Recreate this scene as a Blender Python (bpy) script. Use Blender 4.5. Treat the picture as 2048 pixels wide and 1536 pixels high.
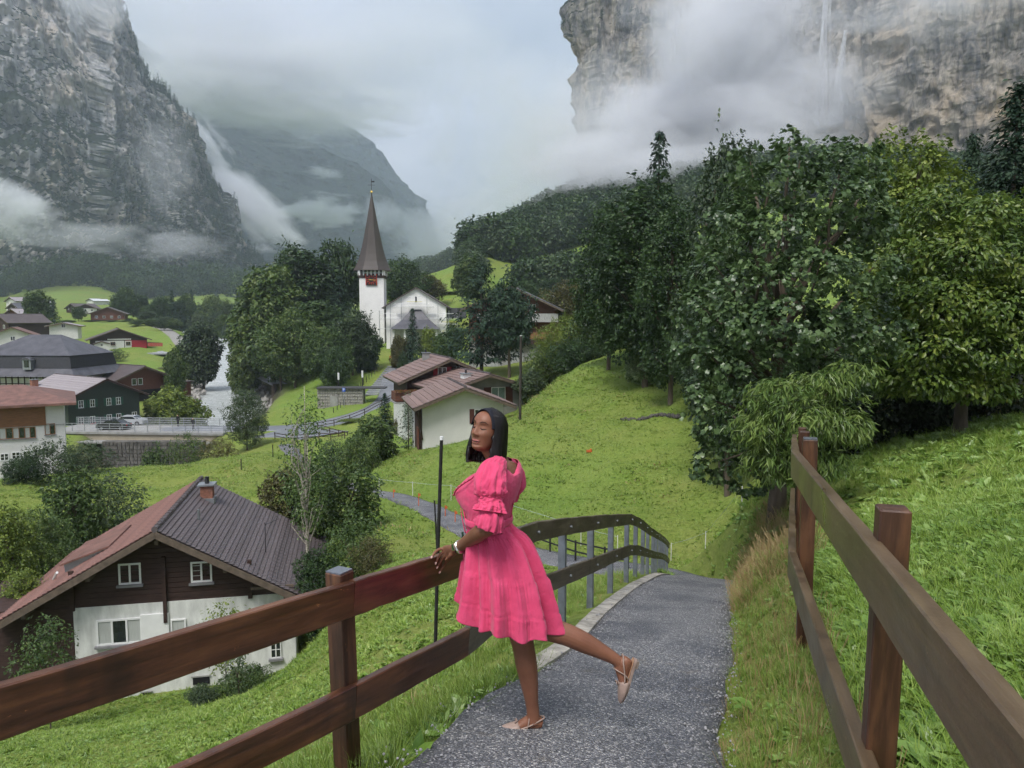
import bpy, bmesh, math, random
import numpy as np
from math import radians as R, sin, cos, pi
from mathutils import Vector, Matrix, Euler

for _o in list(bpy.data.objects): bpy.data.objects.remove(_o)
SC = bpy.context.scene
COL = SC.collection
rng = np.random.default_rng(11)
random.seed(5)

# ------------------------------------------------------------ camera
PITCH = R(5.12)
FPX = 1540.0
cam_d = bpy.data.cameras.new('camera')
cam = bpy.data.objects.new('camera', cam_d); COL.objects.link(cam)
cam.location = (0, 0, 0); cam.rotation_euler = (R(90) - PITCH, 0, 0)
cam_d.sensor_width = 36; cam_d.lens = 36 * FPX / 2048
cam_d.clip_start = 0.05; cam_d.clip_end = 30000
SC.camera = cam

# ------------------------------------------------------------ light
SUN_EL, SUN_AZ = R(58), R(205)         # azimuth measured from +Y, clockwise
w = bpy.data.worlds.new('World'); SC.world = w; w.use_nodes = True
nt = w.node_tree; nt.nodes.clear()
wo = nt.nodes.new('ShaderNodeOutputWorld'); bg = nt.nodes.new('ShaderNodeBackground')
sky = nt.nodes.new('ShaderNodeTexSky'); sky.sky_type = 'NISHITA'; sky.sun_disc = False
sky.sun_elevation = SUN_EL; sky.sun_rotation = SUN_AZ; sky.air_density = 1.4; sky.dust_density = 4
tc = nt.nodes.new('ShaderNodeTexCoord')
mp = nt.nodes.new('ShaderNodeMapping'); mp.inputs['Scale'].default_value = (1.0, 1.0, 2.2)
nz = nt.nodes.new('ShaderNodeTexNoise'); nz.inputs['Scale'].default_value = 2.8; nz.inputs['Detail'].default_value = 6; nz.inputs['Roughness'].default_value = .5
cr = nt.nodes.new('ShaderNodeValToRGB')
cr.color_ramp.elements[0].position = .36; cr.color_ramp.elements[0].color = (2.7, 2.95, 3.65, 1)
cr.color_ramp.elements[1].position = .66; cr.color_ramp.elements[1].color = (6.0, 6.05, 6.9, 1)
mx = nt.nodes.new('ShaderNodeMix'); mx.data_type = 'RGBA'; mx.inputs['Factor'].default_value = .88
nt.links.new(tc.outputs['Generated'], mp.inputs['Vector']); nt.links.new(mp.outputs[0], nz.inputs['Vector'])
nt.links.new(nz.outputs['Fac'], cr.inputs['Fac'])
nt.links.new(sky.outputs[0], mx.inputs['A']); nt.links.new(cr.outputs[0], mx.inputs['B'])
nt.links.new(mx.outputs['Result'], bg.inputs['Color']); bg.inputs['Strength'].default_value = .060
nt.links.new(bg.outputs[0], wo.inputs['Surface'])
sun_d = bpy.data.lights.new('sun', 'SUN'); sun_d.energy = 1.5; sun_d.angle = R(24); sun_d.color = (1, .965, .92)
sun = bpy.data.objects.new('sun', sun_d); COL.objects.link(sun)
sun.rotation_euler = (R(90) - SUN_EL, 0, -SUN_AZ + pi)
SC.view_settings.view_transform = 'Standard'; SC.view_settings.look = 'None'
SC.view_settings.exposure = 1.4; SC.view_settings.gamma = 1
SC.render.engine = 'CYCLES'
cy = SC.cycles
cy.use_denoising = True; cy.denoiser = 'OPENIMAGEDENOISE'
cy.max_bounces = 6; cy.diffuse_bounces = 2; cy.glossy_bounces = 2; cy.transmission_bounces = 4; cy.transparent_max_bounces = 8
cy.volume_bounces = 4; cy.volume_step_rate = 1.0; cy.volume_max_steps = 128
cy.use_adaptive_sampling = True; cy.adaptive_threshold = .03
cy.sample_clamp_indirect = 6

# ------------------------------------------------------------ helpers
_cp, _sp = cos(PITCH), sin(PITCH)
def P(px, py, D):
    """photo pixel (2048x1536) at forward distance D metres -> world point"""
    u = (px - 1024) / FPX; v = (py - 768) / FPX
    k = D / (_cp - v * _sp)
    return Vector((u * k, D, (-_sp - v * _cp) * k))
def PZ(px, py, z):
    u = (px - 1024) / FPX; v = (py - 768) / FPX
    k = z / (-_sp - v * _cp)
    return Vector((u * k, (_cp - v * _sp) * k, z))
def sm(a, b, x):
    t = np.clip((x - a) / (b - a), 0, 1); return t * t * (3 - 2 * t)
def lerp(a, b, t): return a + (b - a) * t

_perm = np.random.default_rng(3).permutation(256); _perm = np.concatenate([_perm, _perm, _perm])
_g = np.random.default_rng(4).normal(size=(256, 3)); _g /= np.linalg.norm(_g, axis=1)[:, None]
def noise3(p):
    p = np.asarray(p, float); i = np.floor(p).astype(int); f = p - i; i &= 255
    u = f * f * f * (f * (f * 6 - 15) + 10); out = 0
    for dx in (0, 1):
        for dy in (0, 1):
            for dz in (0, 1):
                h = _perm[_perm[_perm[i[:, 0] + dx] + i[:, 1] + dy] + i[:, 2] + dz]
                d = (_g[h] * (f - np.array([dx, dy, dz]))).sum(1)
                out = out + d * (u[:, 0] if dx else 1 - u[:, 0]) * (u[:, 1] if dy else 1 - u[:, 1]) * (u[:, 2] if dz else 1 - u[:, 2])
    return out
def fbm(p, oct=4, rough=.5, ridged=False):
    p = np.asarray(p, float); a = 1; s = 0
    for k in range(oct):
        n = noise3(p * 2 ** k + k * 17.3)
        if ridged: n = .5 - np.abs(n) * 1.6
        s = s + n * a; a *= rough
    return s

def new_mesh(name, V, F, smooth=False):
    """V (n,3) array, F (m,k) int array or list of arrays of faces"""
    me = bpy.data.meshes.new(name)
    V = np.asarray(V, np.float32)
    if isinstance(F, np.ndarray): F = [F]
    F = [np.asarray(f, np.int32) for f in F if len(f)]
    me.vertices.add(len(V)); me.vertices.foreach_set('co', V.ravel())
    idx = np.concatenate([f.ravel() for f in F]); tot = np.concatenate([np.full(len(f), f.shape[1], np.int32) for f in F])
    st = np.concatenate([[0], np.cumsum(tot)[:-1]]).astype(np.int32)
    me.loops.add(len(idx)); me.loops.foreach_set('vertex_index', idx)
    me.polygons.add(len(tot)); me.polygons.foreach_set('loop_start', st)
    me.polygons.foreach_set('use_smooth', np.full(len(tot), bool(smooth)))
    me.update(calc_edges=True); me.validate()
    return me
def attr(me, name, vals, domain='POINT', typ='FLOAT'):
    a = me.attributes.new(name, typ, domain)
    a.data.foreach_set('value' if typ == 'FLOAT' else 'vector', np.asarray(vals, np.float32).ravel())
def link(name, me, m=None, parent=None):
    o = bpy.data.objects.new(name, me); COL.objects.link(o)
    if m is not None and me is not None and not me.materials: me.materials.append(m)
    if parent is not None: o.parent = parent
    return o
def tag(o, label=None, cat=None, group=None, kind=None):
    if label: o['label'] = label
    if cat: o['category'] = cat
    if group: o['group'] = group
    if kind: o['kind'] = kind
    return o
def thing(name, label, cat, loc=(0, 0, 0), rz=0, group=None):
    o = bpy.data.objects.new(name, None); COL.objects.link(o); o.location = loc; o.rotation_euler = (0, 0, rz)
    o.empty_display_size = .3
    return tag(o, label, cat, group)
def copy_tree(o, parent=None):
    c = o.copy(); COL.objects.link(c); c.parent = parent
    for ch in [x for x in o.children]: copy_tree(ch, c)
    return c

class MB:
    """collects shapes, builds ONE mesh object"""
    def __init__(s): s.V = []; s.Q = []; s.T = []; s.n = 0
    def add(s, V, Q=(), T=()):
        V = np.asarray(V, float)
        if len(Q): s.Q.append(np.asarray(Q) + s.n)
        if len(T): s.T.append(np.asarray(T) + s.n)
        s.V.append(V); s.n += len(V); return s
    def box(s, c, d, M=None, rz=0):
        x, y, z = [a / 2 for a in d]
        V = np.array([(-x, -y, -z), (x, -y, -z), (x, y, -z), (-x, y, -z), (-x, -y, z), (x, -y, z), (x, y, z), (-x, y, z)])
        if rz:
            cc, ss = cos(rz), sin(rz); V = V @ np.array([[cc, ss, 0], [-ss, cc, 0], [0, 0, 1]])
        V = V + np.array(c, float)
        if M is not None: V = np.array([M @ Vector(v) for v in V])
        return s.add(V, [(3, 2, 1, 0), (4, 5, 6, 7), (0, 1, 5, 4), (1, 2, 6, 5), (2, 3, 7, 6), (3, 0, 4, 7)])
    def prism(s, poly, a, b, axis='y'):
        """2D polygon extruded from a to b along axis; poly in (x,z) for y, (y,z) for x, (x,y) for z"""
        n = len(poly); V = []
        for t in (a, b):
            for p in poly:
                V.append((p[0], t, p[1]) if axis == 'y' else (t, p[0], p[1]) if axis == 'x' else (p[0], p[1], t))
        s.add(V, [(i, (i + 1) % n, n + (i + 1) % n, n + i) for i in range(n)])
        base = s.n - 2 * n
        s.T.append(np.array([(base, base + i + 1, base + i) for i in range(1, n - 1)]))
        s.T.append(np.array([(base + n, base + n + i, base + n + i + 1) for i in range(1, n - 1)]))
        return s
    def beam(s, a, b, w, h, up=(0, 0, 1)):
        a = np.array(a, float); b = np.array(b, float); d = b - a; d /= np.linalg.norm(d)
        x = np.cross(d, up); x /= np.linalg.norm(x) + 1e-9; z = np.cross(x, d)
        V = []
        for p in (a, b):
            for (i, j) in ((-1, -1), (1, -1), (1, 1), (-1, 1)): V.append(p + x * i * w / 2 + z * j * h / 2)
        return s.add(V, [(0, 1, 2, 3), (7, 6, 5, 4), (0, 4, 5, 1), (1, 5, 6, 2), (2, 6, 7, 3), (3, 7, 4, 0)])
    def tube(s, pts, rad, n=8, cap=True):
        pts = np.asarray(pts, float); m = len(pts); rad = np.broadcast_to(rad, (m,))
        t = np.gradient(pts, axis=0) if m > 2 else np.array([pts[1] - pts[0]] * 2); t /= np.linalg.norm(t, axis=1)[:, None] + 1e-12
        ref = np.array([0, 0, 1.]) if abs(t[0][2]) < .9 else np.array([1., 0, 0])
        x = np.cross(t[0], ref); x /= np.linalg.norm(x); V = []
        ang = np.arange(n) * 2 * pi / n
        for i in range(m):
            x = x - t[i] * (x @ t[i]); x /= np.linalg.norm(x); y = np.cross(t[i], x)
            V.append(pts[i] + rad[i] * (np.cos(ang)[:, None] * x + np.sin(ang)[:, None] * y))
        V = np.concatenate(V); Q = []
        for i in range(m - 1):
            for k in range(n): Q.append((i * n + k, i * n + (k + 1) % n, (i + 1) * n + (k + 1) % n, (i + 1) * n + k))
        T = []
        if cap:
            V = np.concatenate([V, [pts[0], pts[-1]]]); a, b = len(V) - 2, len(V) - 1
            for k in range(n): T.append((a, (k + 1) % n, k)); T.append((b, (m - 1) * n + k, (m - 1) * n + (k + 1) % n))
        return s.add(V, Q, T)
    def lathe(s, prof, n=16, c=(0, 0, 0)):
        V = []; ang = np.arange(n) * 2 * pi / n
        for r, z in prof:
            V.append(np.stack([c[0] + r * np.cos(ang), c[1] + r * np.sin(ang), np.full(n, c[2] + z)], 1))
        Q = []
        for i in range(len(prof) - 1):
            for k in range(n): Q.append((i * n + k, i * n + (k + 1) % n, (i + 1) * n + (k + 1) % n, (i + 1) * n + k))
        return s.add(np.concatenate(V), Q)
    def mesh(s, name='m', smooth=False):
        F = []
        if s.Q: F.append(np.concatenate(s.Q))
        if s.T: F.append(np.concatenate(s.T))
        return new_mesh(name, np.concatenate(s.V), F, smooth)
    def build(s, name, m, parent=None, smooth=False, label=None, kind=None, bevel=0):
        o = link(name, s.mesh(name, smooth), m, parent)
        if label: o['label'] = label
        if kind: o['kind'] = kind
        if bevel:
            b = o.modifiers.new('bevel', 'BEVEL'); b.width = bevel; b.segments = 2; b.limit_method = 'ANGLE'
        return o

# ------------------------------------------------------------ materials
MATS = {}
class NB:
    def __init__(s, m): s.m = m; s.t = m.node_tree
    def n(s, typ, **kw):
        nd = s.t.nodes.new(typ)
        for k, v in kw.items():
            if hasattr(nd, k): setattr(nd, k, v)
            else: nd.inputs[k.replace('_', ' ')].default_value = v
        return nd
    def l(s, a, b): s.t.links.new(a, b)
    def ramp(s, fac, stops):
        r = s.n('ShaderNodeValToRGB'); e = r.color_ramp.elements
        while len(e) < len(stops): e.new(.5)
        for i, (p, c) in enumerate(stops): e[i].position = p; e[i].color = (*c, 1) if len(c) == 3 else c
        s.l(fac, r.inputs['Fac']); return r.outputs['Color']
    def noise(s, scale, detail=4, rough=.5, vec=None, stretch=None, coord='Object', dist=0):
        if vec is None:
            vec = s.n('ShaderNodeTexCoord').outputs[coord]
        if stretch:
            m = s.n('ShaderNodeMapping'); m.inputs['Scale'].default_value = stretch; s.l(vec, m.inputs['Vector']); vec = m.outputs[0]
        x = s.n('ShaderNodeTexNoise'); x.inputs['Scale'].default_value = scale; x.inputs['Detail'].default_value = detail
        x.inputs['Roughness'].default_value = rough; x.inputs['Distortion'].default_value = dist
        s.l(vec, x.inputs['Vector']); return x.outputs['Fac']
    def mix(s, fac, a, b, blend='MIX'):
        x = s.n('ShaderNodeMix'); x.data_type = 'RGBA'; x.blend_type = blend
        for sock, v in (('Factor', fac), ('A', a), ('B', b)):
            if hasattr(v, 'is_linked') or hasattr(v, 'links'): s.l(v, x.inputs[sock])
            elif isinstance(v, (int, float)): x.inputs[sock].default_value = v
            else: x.inputs[sock].default_value = (*v, 1)
        return x.outputs['Result']
    def math(s, op, a, b=0, c=None):
        x = s.n('ShaderNodeMath'); x.operation = op
        for i, v in enumerate((a, b) if c is None else (a, b, c)):
            if hasattr(v, 'links'): s.l(v, x.inputs[i])
            else: x.inputs[i].default_value = v
        return x.outputs[0]
    def bump(s, h, dist, strength=1):
        x = s.n('ShaderNodeBump'); x.inputs['Distance'].default_value = dist; x.inputs['Strength'].default_value = strength
        s.l(h, x.inputs['Height']); s.l(x.outputs[0], s.bsdf.inputs['Normal'])
def mat(name, col=(.5, .5, .5), rough=.7, spec=.3, metal=0, var=.12, vscale=3.0, bump=0, bscale=20, stretch=None, col2=None, coord='Object', clear=0):
    """principled with noise-driven colour variation"""
    if name in MATS: return MATS[name]
    m = bpy.data.materials.new(name); m.use_nodes = True
    b = NB(m); b.bsdf = m.node_tree.nodes['Principled BSDF']
    b.bsdf.inputs['Roughness'].default_value = rough; b.bsdf.inputs['Specular IOR Level'].default_value = spec
    b.bsdf.inputs['Metallic'].default_value = metal
    if clear: b.bsdf.inputs['Coat Weight'].default_value = clear; b.bsdf.inputs['Coat Roughness'].default_value = .25
    nf = b.noise(vscale, 5, .6, stretch=stretch, coord=coord)
    c2 = col2 or tuple(min(1, c * (1 + 2 * var)) for c in col)
    c1 = tuple(c * (1 - 1.6 * var) for c in col) if col2 is None else col
    b.l(b.ramp(nf, [(.3, c1), (.7, c2)]), b.bsdf.inputs['Base Color'])
    if bump: b.bump(b.noise(bscale, 4, .6, stretch=stretch, coord=coord), bump)
    MATS[name] = m; m['nb'] = 0
    return m
def leafmat(name, dark, mid, light, rough=.45, trans=.25, spec=.35, oi=True):
    m = bpy.data.materials.new(name); m.use_nodes = True; b = NB(m); b.bsdf = m.node_tree.nodes['Principled BSDF']
    a = b.n('ShaderNodeAttribute'); a.attribute_name = 'tint'
    f = a.outputs['Fac']
    if oi:
        o = b.n('ShaderNodeObjectInfo'); f = b.math('ADD', f, b.math('MULTIPLY', b.math('SUBTRACT', o.outputs['Random'], .5), .34))
        if 'grass' in name or 'herb' in name: f = b.math('ADD', f, b.math('MULTIPLY', b.math('SUBTRACT', b.noise(.22, 4, .65, vec=o.outputs['Location']), .5), 1.1))
    c = b.ramp(f, [(0, dark), (.5, mid), (1, light)])
    b.l(c, b.bsdf.inputs['Base Color']); b.bsdf.inputs['Roughness'].default_value = rough; b.bsdf.inputs['Specular IOR Level'].default_value = spec
    t = b.n('ShaderNodeBsdfTranslucent'); b.l(c, t.inputs['Color'])
    ms = b.n('ShaderNodeMixShader'); ms.inputs[0].default_value = trans
    b.l(b.bsdf.outputs[0], ms.inputs[1]); b.l(t.outputs[0], ms.inputs[2])
    b.l(ms.outputs[0], m.node_tree.nodes['Material Output'].inputs['Surface'])
    return m
# ============================================================ TERRAIN
# main path: (x, y, z, width)
PATH = np.array([(-2.6,-9,-.7,1.5),(-1.7,-5,-1.1,1.5),(-.55,0,-1.6,1.45),(.2,3.3,-1.94,1.42),(.34,4,-2.165,1.47),(.77,4.95,-2.375,1.26),(1.06,5.9,-2.60,1.22),(1.47,7.5,-3.0,1.30),
    (2.45,11,-3.95,1.42),(3.4,14,-4.78,1.42),(4.2,17,-5.80,1.45),(4.9,20,-6.84,1.5),(5.3,23,-7.9,1.6),(5.0,25.6,-8.6,1.8),(3.7,27.4,-9.0,1.7),(1.5,29,-9.2,1.6),
    (-.9,31.5,-9.3,1.5),(-2.6,35,-9.4,1.5),(-4.6,40,-9.9,1.5),(-6.9,46,-10.8,1.5),(-9.6,52,-11.9,1.5),(-14,62,-13.4,1.5),(-21,76,-14.6,1.6),(-27,92,-15.4,2)])
def exact(a):
    a = np.array(a, float)
    for r in a:
        if r[1] >= 2: r[:3] = P(r[0] / r[1] * FPX + 1024, 630 - r[2] / r[1] * FPX, r[1])
        elif r[1] > -3: r[2] *= 1.045
    return a
PATH = exact(PATH)
def resample(pl, step):
    d = np.concatenate([[0], np.cumsum(np.linalg.norm(np.diff(pl[:, :2], axis=0), axis=1))])
    s = np.arange(0, d[-1], step)
    # smooth (catmull) via repeated interpolation
    out = np.stack([np.interp(s, d, pl[:, k]) for k in range(pl.shape[1])], 1)
    for _ in range(6):
        o = out.copy(); o[1:-1] = (out[:-2] + 2 * out[1:-1] + out[2:]) / 4; out = o
    return out
PATHS = resample(PATH, .35)
def px_line(pts): return np.array([[*P(a, b, D)] + list(r) for (a, b, D, *r) in pts])
_r = [(180,0,80,-21.3,10),(240,0,95,-20.9,10),(310,0,112,-20.3,10),(400,0,130,-19.8,13),(448,0,152,-19.1,15),(456,0,176,-18.2,13),(440,0,205,-17.2,11),(428,0,235,-15.6,10),(448,0,270,-13.4,10),(462,0,300,-11.8,15),(440,0,330,-10.6,18),(385,0,372,-9.6,12),(340,0,430,-6,8),(300,0,520,-1,8),(290,0,700,8,6)]
RIVER = np.array([[*(P(a, 600, D)[:2]), z, w_] for (a, _, D, z, w_) in _r])
RIVERS = resample(RIVER, 2.5)

CT = [  # photo x, photo y, distance
 # left slope below the fence
 (300,1450,20),(500,1500,12),(100,1500,17),(600,1400,14),(800,1250,12),(640,1290,22),(650,1350,17),(740,1150,26),(800,1120,22),(0,1536,17),(900,1180,15),(960,1290,9),(700,1460,8.5),(860,1320,9),(1120,1230,9.6),(1100,1180,13),(1180,1160,16),(1060,1150,18),(1230,1150,19),
 # chalet terrace
 (200,1412,28),(440,1375,28.6),(590,1335,29.5),(0,1420,27.5),(620,1240,32),(680,1200,30),(740,1090,32),(0,1330,33),(-200,1400,28),(-300,1500,18),
 (300,1150,42),(0,1160,42),(500,1120,41),(640,1090,38),(760,1050,34),
 # meadow
 (430,1000,52),(100,1000,56),(0,958,62),(300,927,70),(540,902,70),(560,1000,48),(640,960,55),(760,1000,46),(850,1060,36),(900,1100,31),
 (0,1000,54),(150,945,66),(-250,990,60),(-300,1100,45),(420,915,70),
 # beyond the crest
 (60,936,86),(200,930,96),(400,898,98),(520,880,100),(620,870,98),(700,900,82),(760,930,70),(-200,930,90),(60,880,112),
 # valley floor
 (150,850,112),(240,852,125),(-100,850,112),(0,800,135),(300,800,145),(370,795,150),(330,740,185),(380,745,200),(200,715,215),(0,700,215),(300,716,212),(200,700,240),(320,697,240),(200,655,300),(320,655,300),(360,690,250),
 (100,640,330),(0,640,330),(300,632,350),(100,625,400),(230,610,560),(100,606,700),(0,604,800),(230,600,800),(400,640,380),(500,660,330),(-400,650,330),(-600,620,800),
 (480,740,205),(490,715,260),(560,735,165),(520,760,175),(500,800,150),(560,790,140),(600,810,128),(620,775,145),(640,830,120),(690,840,112),(600,850,112),(560,862,108),
 (720,815,125),(780,800,120),(800,790,118),(760,775,142),(700,772,142),(740,720,160),(760,696,172),(900,700,168),(820,700,168),(640,710,172),(700,700,175),(850,720,150),(960,730,125),(880,760,110),
 # chalets mid right, valley side of the hill
 (790,900,78),(850,886,66),(930,880,64),(1000,850,70),(1040,810,82),(960,790,95),(1080,760,95),(1050,720,120),(1130,700,105),
 # meadow bowl
 (1400,1130,30),(1340,1140,29),(1450,1000,36),(1300,900,44),(1100,960,44),(1200,800,56),(1060,850,52),(1250,700,68),(1330,740,60),(1050,822,60),(900,900,53),(760,938,58),(1120,762,63),(850,1000,44),(960,1020,39),(1150,1060,35),(1250,1060,34),(1180,725,66),
 (1400,850,46),(1450,780,50),(1340,690,70),(1540,900,40),(1250,1110,30),
 (1150,720,90),(1250,690,90),(1340,660,95),
 # right, beyond the near bank
 (1650,880,34),(1900,850,34),(2100,820,36),(1700,700,60),(2000,660,60),(1500,640,95),(1700,590,150),(2000,560,140),(2300,640,60),(2500,500,150),
 # hillsides right
 (1000,560,280),(975,513,300),(880,600,230),(890,545,262),(1100,510,330),(1120,560,280),(1150,620,180),(1250,560,230),(860,560,420),(900,545,400),(940,524,380),(1000,505,360),(960,512,430),(1040,470,480),(1120,425,520),(1080,440,500),(1250,375,540),(1600,350,450),(2000,380,400),(2500,300,400),(1300,480,330),(820,560,400),(780,590,330),(800,600,420),
 # left talus
 (0,500,1150),(200,505,1180),(400,540,1250),(560,572,1400),(700,585,1500),(850,575,1500),(1000,500,1200),(-500,450,1000),(0,590,900),(-700,500,900),(300,598,900),(600,600,1000),(700,600,700),
]
CW = [(-4,0,-4.6),(-9,2,-7.5),(-14,8,-9.8),(-6,5,-5.6),(-20,15,-12),(-40,30,-15),(-4,-6,-3.4),(-15,-8,-6),(-30,0,-12),(-60,50,-15),(6,-6,-.2),(12,0,0.2),(2,-8,-.4),
      (2.4,3,-1.62),(3.6,5,-1.85),(5.2,9,-2.2),(6,14,-3.15),(7.8,15,-2.9),(10.8,16,-2.35),(16,16,-1.5),(5.4,16.5,-3.6),(6.2,20,-4.6),(9,20,-3.6),(13,22,-3.1),(20,24,-2.5),(8,6,-1.2),(12,8,-.6),(25,10,1.5),(40,20,4),(30,-5,3.5),(5.9,24,-7.2),(8,27,-7.6),
      (50,60,6),(-1500,6000,300),(0,6000,200),(2000,6000,300),(3500,2500,500),(-3500,1500,400),(60,-20,8),(-60,-20,-18),(900,300,200),(-700,100,0),(-300,300,-3)]
# fence lines: x, y, z of rail top
_lf = [(0,1368,2.18),(700,1162,3.469),(930,1094,4.465),(1070,1044,6.4),(1136,1036,7.5),(1191,1031,8.8),(1230,1029,10.4),(1261,1028,11.9),(1278,1036,13.3),(1292,1047,14.8),(1301,1055,16.3),(1311,1062,17.8),(1317,1066,19.1),(1323,1070,20.4),(1328,1074,21.6),(1333,1079,22.8),(1338,1086,24.0)]
LF = np.array([(0, 0, 0), (0, 0, 0)] + [tuple(P(*q)) for q in _lf])
RF = np.array([(.35,-.6,-.45),(1.14,2.35,-.70),(1.83,4.9,-.865),(2.62,6.95,-1.13),(3.43,9.1,-1.47)])
RF = exact(RF)
for _a, _b, _c, _k in ((LF, 3, 2, 1), (LF, 3, 2, 0)): _a[_k] = _a[_b] + (_a[_c] - _a[_b]) * (1.85 if _k == 1 else 2.6)
def build_ctrl():
    pts = [tuple(P(*c)) for c in CT] + CW
    for x, y, z in LF: pts.append((x - .1, y, z - 1.08))
    for x, y, z in LF[4:]: pts.append((x - 1.3, y + .5, z - 1.75))
    for x, y, z in LF[:4]: pts.append((x - 1.6, y + .6, z - 2.1))
    for x, y, z in RF: pts.append((x + .05, y, z - 1.2))
    for i in range(0, len(PATH)):
        x, y, z, w_ = PATH[i]; pts.append((x, y, z))
        if y < 20: pts.append((x + .95, y, z + .12))
    for i in range(0, len(RIVER)):
        a = RIVER[i]; b = RIVER[min(i + 1, len(RIVER) - 1)]; c = RIVER[max(i - 1, 0)]
        t = (b - c)[:2]; t /= np.linalg.norm(t); n = np.array([t[1], -t[0]])
        hb = 3.2 if a[1] < 215 else 1.6
        for s in (-1, 1):
            q = a[:2] + n * s * (a[3] / 2 + 4); pts.append((q[0], q[1], a[2] + hb))
    return np.array(pts)
_C = build_ctrl()
def _warp(xy):   # compress distance so near and far control points weigh alike
    d = np.hypot(xy[:, 0], xy[:, 1]) + 1e-6; k = np.log1p(d / 6) * 6 / d
    return xy * k[:, None]
_Cw = _warp(_C[:, :2])
def _K(a, b): return np.sqrt(((a[:, None] - b[None]) ** 2).sum(-1) + .05)
def _solve():
    n = len(_C); A = np.zeros((n + 3, n + 3)); A[:n, :n] = _K(_Cw, _Cw) + np.eye(n) * -.15
    Pm = np.concatenate([np.ones((n, 1)), _Cw], 1); A[:n, n:] = Pm; A[n:, :n] = Pm.T
    s = .25 + np.hypot(_C[:, 0], _C[:, 1]) / 40    # scale heights: near in metres, far coarser
    return np.linalg.solve(A, np.concatenate([_C[:, 2], np.zeros(3)]))
_W = _solve()
def seg_near(xy, pl):
    """nearest distance and interpolated columns on polyline pl"""
    best = np.full(len(xy), 1e9); val = np.zeros((len(xy), pl.shape[1] - 2))
    lo = pl[:, :2].min(0) - 25; hi = pl[:, :2].max(0) + 25
    m = np.where(((xy > lo) & (xy < hi)).all(1))[0]
    if len(m):
        q = xy[m]; bd = np.full(len(m), 1e9); bv = np.zeros((len(m), pl.shape[1] - 2))
        for i in range(len(pl) - 1):
            a, b = pl[i, :2], pl[i + 1, :2]; ab = b - a
            t = np.clip(((q - a) @ ab) / (ab @ ab), 0, 1); d = np.linalg.norm(q - a - t[:, None] * ab, axis=1)
            k = d < bd; bd[k] = d[k]; bv[k] = (pl[i, 2:] + t[:, None] * (pl[i + 1, 2:] - pl[i, 2:]))[k]
        best[m] = bd; val[m] = bv
    return best, val
ROADS = {}
def add_road(name, pts, w_): ROADS[name] = np.array([[*P(a, b, D), w_] for a, b, D in pts])
add_road('road', [(120,858,110.5),(300,858,109.5),(480,857,109),(580,858,108),(650,848,113),(720,832,119),(775,812,126),(790,790,132),(788,765,142),(800,735,152),(850,716,158)], 5)
add_road('river_path', [(1100,770,100),(560,768,160),(520,750,180),(490,738,205),(478,720,240),(468,705,270),(500,668,330)], 3.0)
add_road('field_path', [(365,690,232),(350,672,262),(330,658,300),(300,650,330)], 4)
ROADS['river_path'] = ROADS['river_path'][1:]
add_road('parking_lot', [(540,866,104),(600,862,103),(660,872,99)], 8)
ROADR = {k: resample(v, 2.0) for k, v in ROADS.items()}
def H(x, y, detail=True):
    xy = np.stack([np.atleast_1d(x), np.atleast_1d(y)], 1).astype(float); out = np.empty(len(xy))
    wv = _warp(xy)
    for i in range(0, len(xy), 40000):
        out[i:i + 40000] = _K(wv[i:i + 40000], _Cw) @ _W[:-3] + _W[-3] + wv[i:i + 40000] @ _W[-2:]
    d = np.hypot(xy[:, 0], xy[:, 1])
    n = fbm(np.stack([xy[:, 0] / 9, xy[:, 1] / 9, xy[:, 0] * 0], 1), 3)
    out = out + n * np.clip(d / 60, 0, 1) * .9
    n2 = noise3(np.stack([xy[:, 0] / .8, xy[:, 1] / .8, xy[:, 0] * 0 + 3], 1)); out = out + n2 * .035 * (d < 80)
    # terracettes (cow tracks) on the meadow
    out = out + .10 * np.sin(out * 7 + n * 5) * sm(26, 34, d) * (1 - sm(70, 90, d))
    for k, v in ROADR.items():
        dd, vv = seg_near(xy, v); t = 1 - sm(vv[:, 1] * .5 + .3, vv[:, 1] * .5 + 3.5, dd); t = np.where(dd > 1e8, 0, t)
        out = lerp(out, vv[:, 0] - .08, t)
    dd, vv = seg_near(xy, RIVERS); hw = vv[:, 1] * .5
    t = np.where(dd > 1e8, 0, 1 - sm(hw - .5, hw + 4.5, dd)); out = lerp(out, vv[:, 0] - 1.2, t)
    dd, vv = seg_near(xy, PATHS); t = np.where(dd > 1e8, 0, 1 - sm(vv[:, 1] * .5 - .06, vv[:, 1] * .5 + .38, dd)); out = lerp(out, vv[:, 0] - .05, t)
    return out
def Hs(x, y): return float(H(np.array([x]), np.array([y]))[0])
def onG(px, D, dz=0):
    """point on the ground seen in photo column px at distance D"""
    x = P(px, 700, D)[0]; return Vector((x, D, Hs(x, D) + dz))

def build_ground():
    na = 380; th = np.linspace(R(-66), R(66), na)
    rr = [3.0]
    while rr[-1] < 7000: rr.append(rr[-1] * 1.0155 + .02)
    rr = np.array(rr); c = np.array([0, -6.])
    X = c[0] + rr[:, None] * np.sin(th)[None]; Y = c[1] + rr[:, None] * np.cos(th)[None]
    Z = H(X.ravel(), Y.ravel()); n = len(rr)
    V = np.stack([X.ravel(), Y.ravel(), Z], 1)
    i = np.arange(n - 1)[:, None] * na + np.arange(na - 1)[None]
    F = np.stack([i, i + 1, i + na + 1, i + na], -1).reshape(-1, 4)[:, ::-1]
    F = np.flip(F, 1)
    me = new_mesh('ground', V, F[:, ::-1], True)
    return V, me
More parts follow.
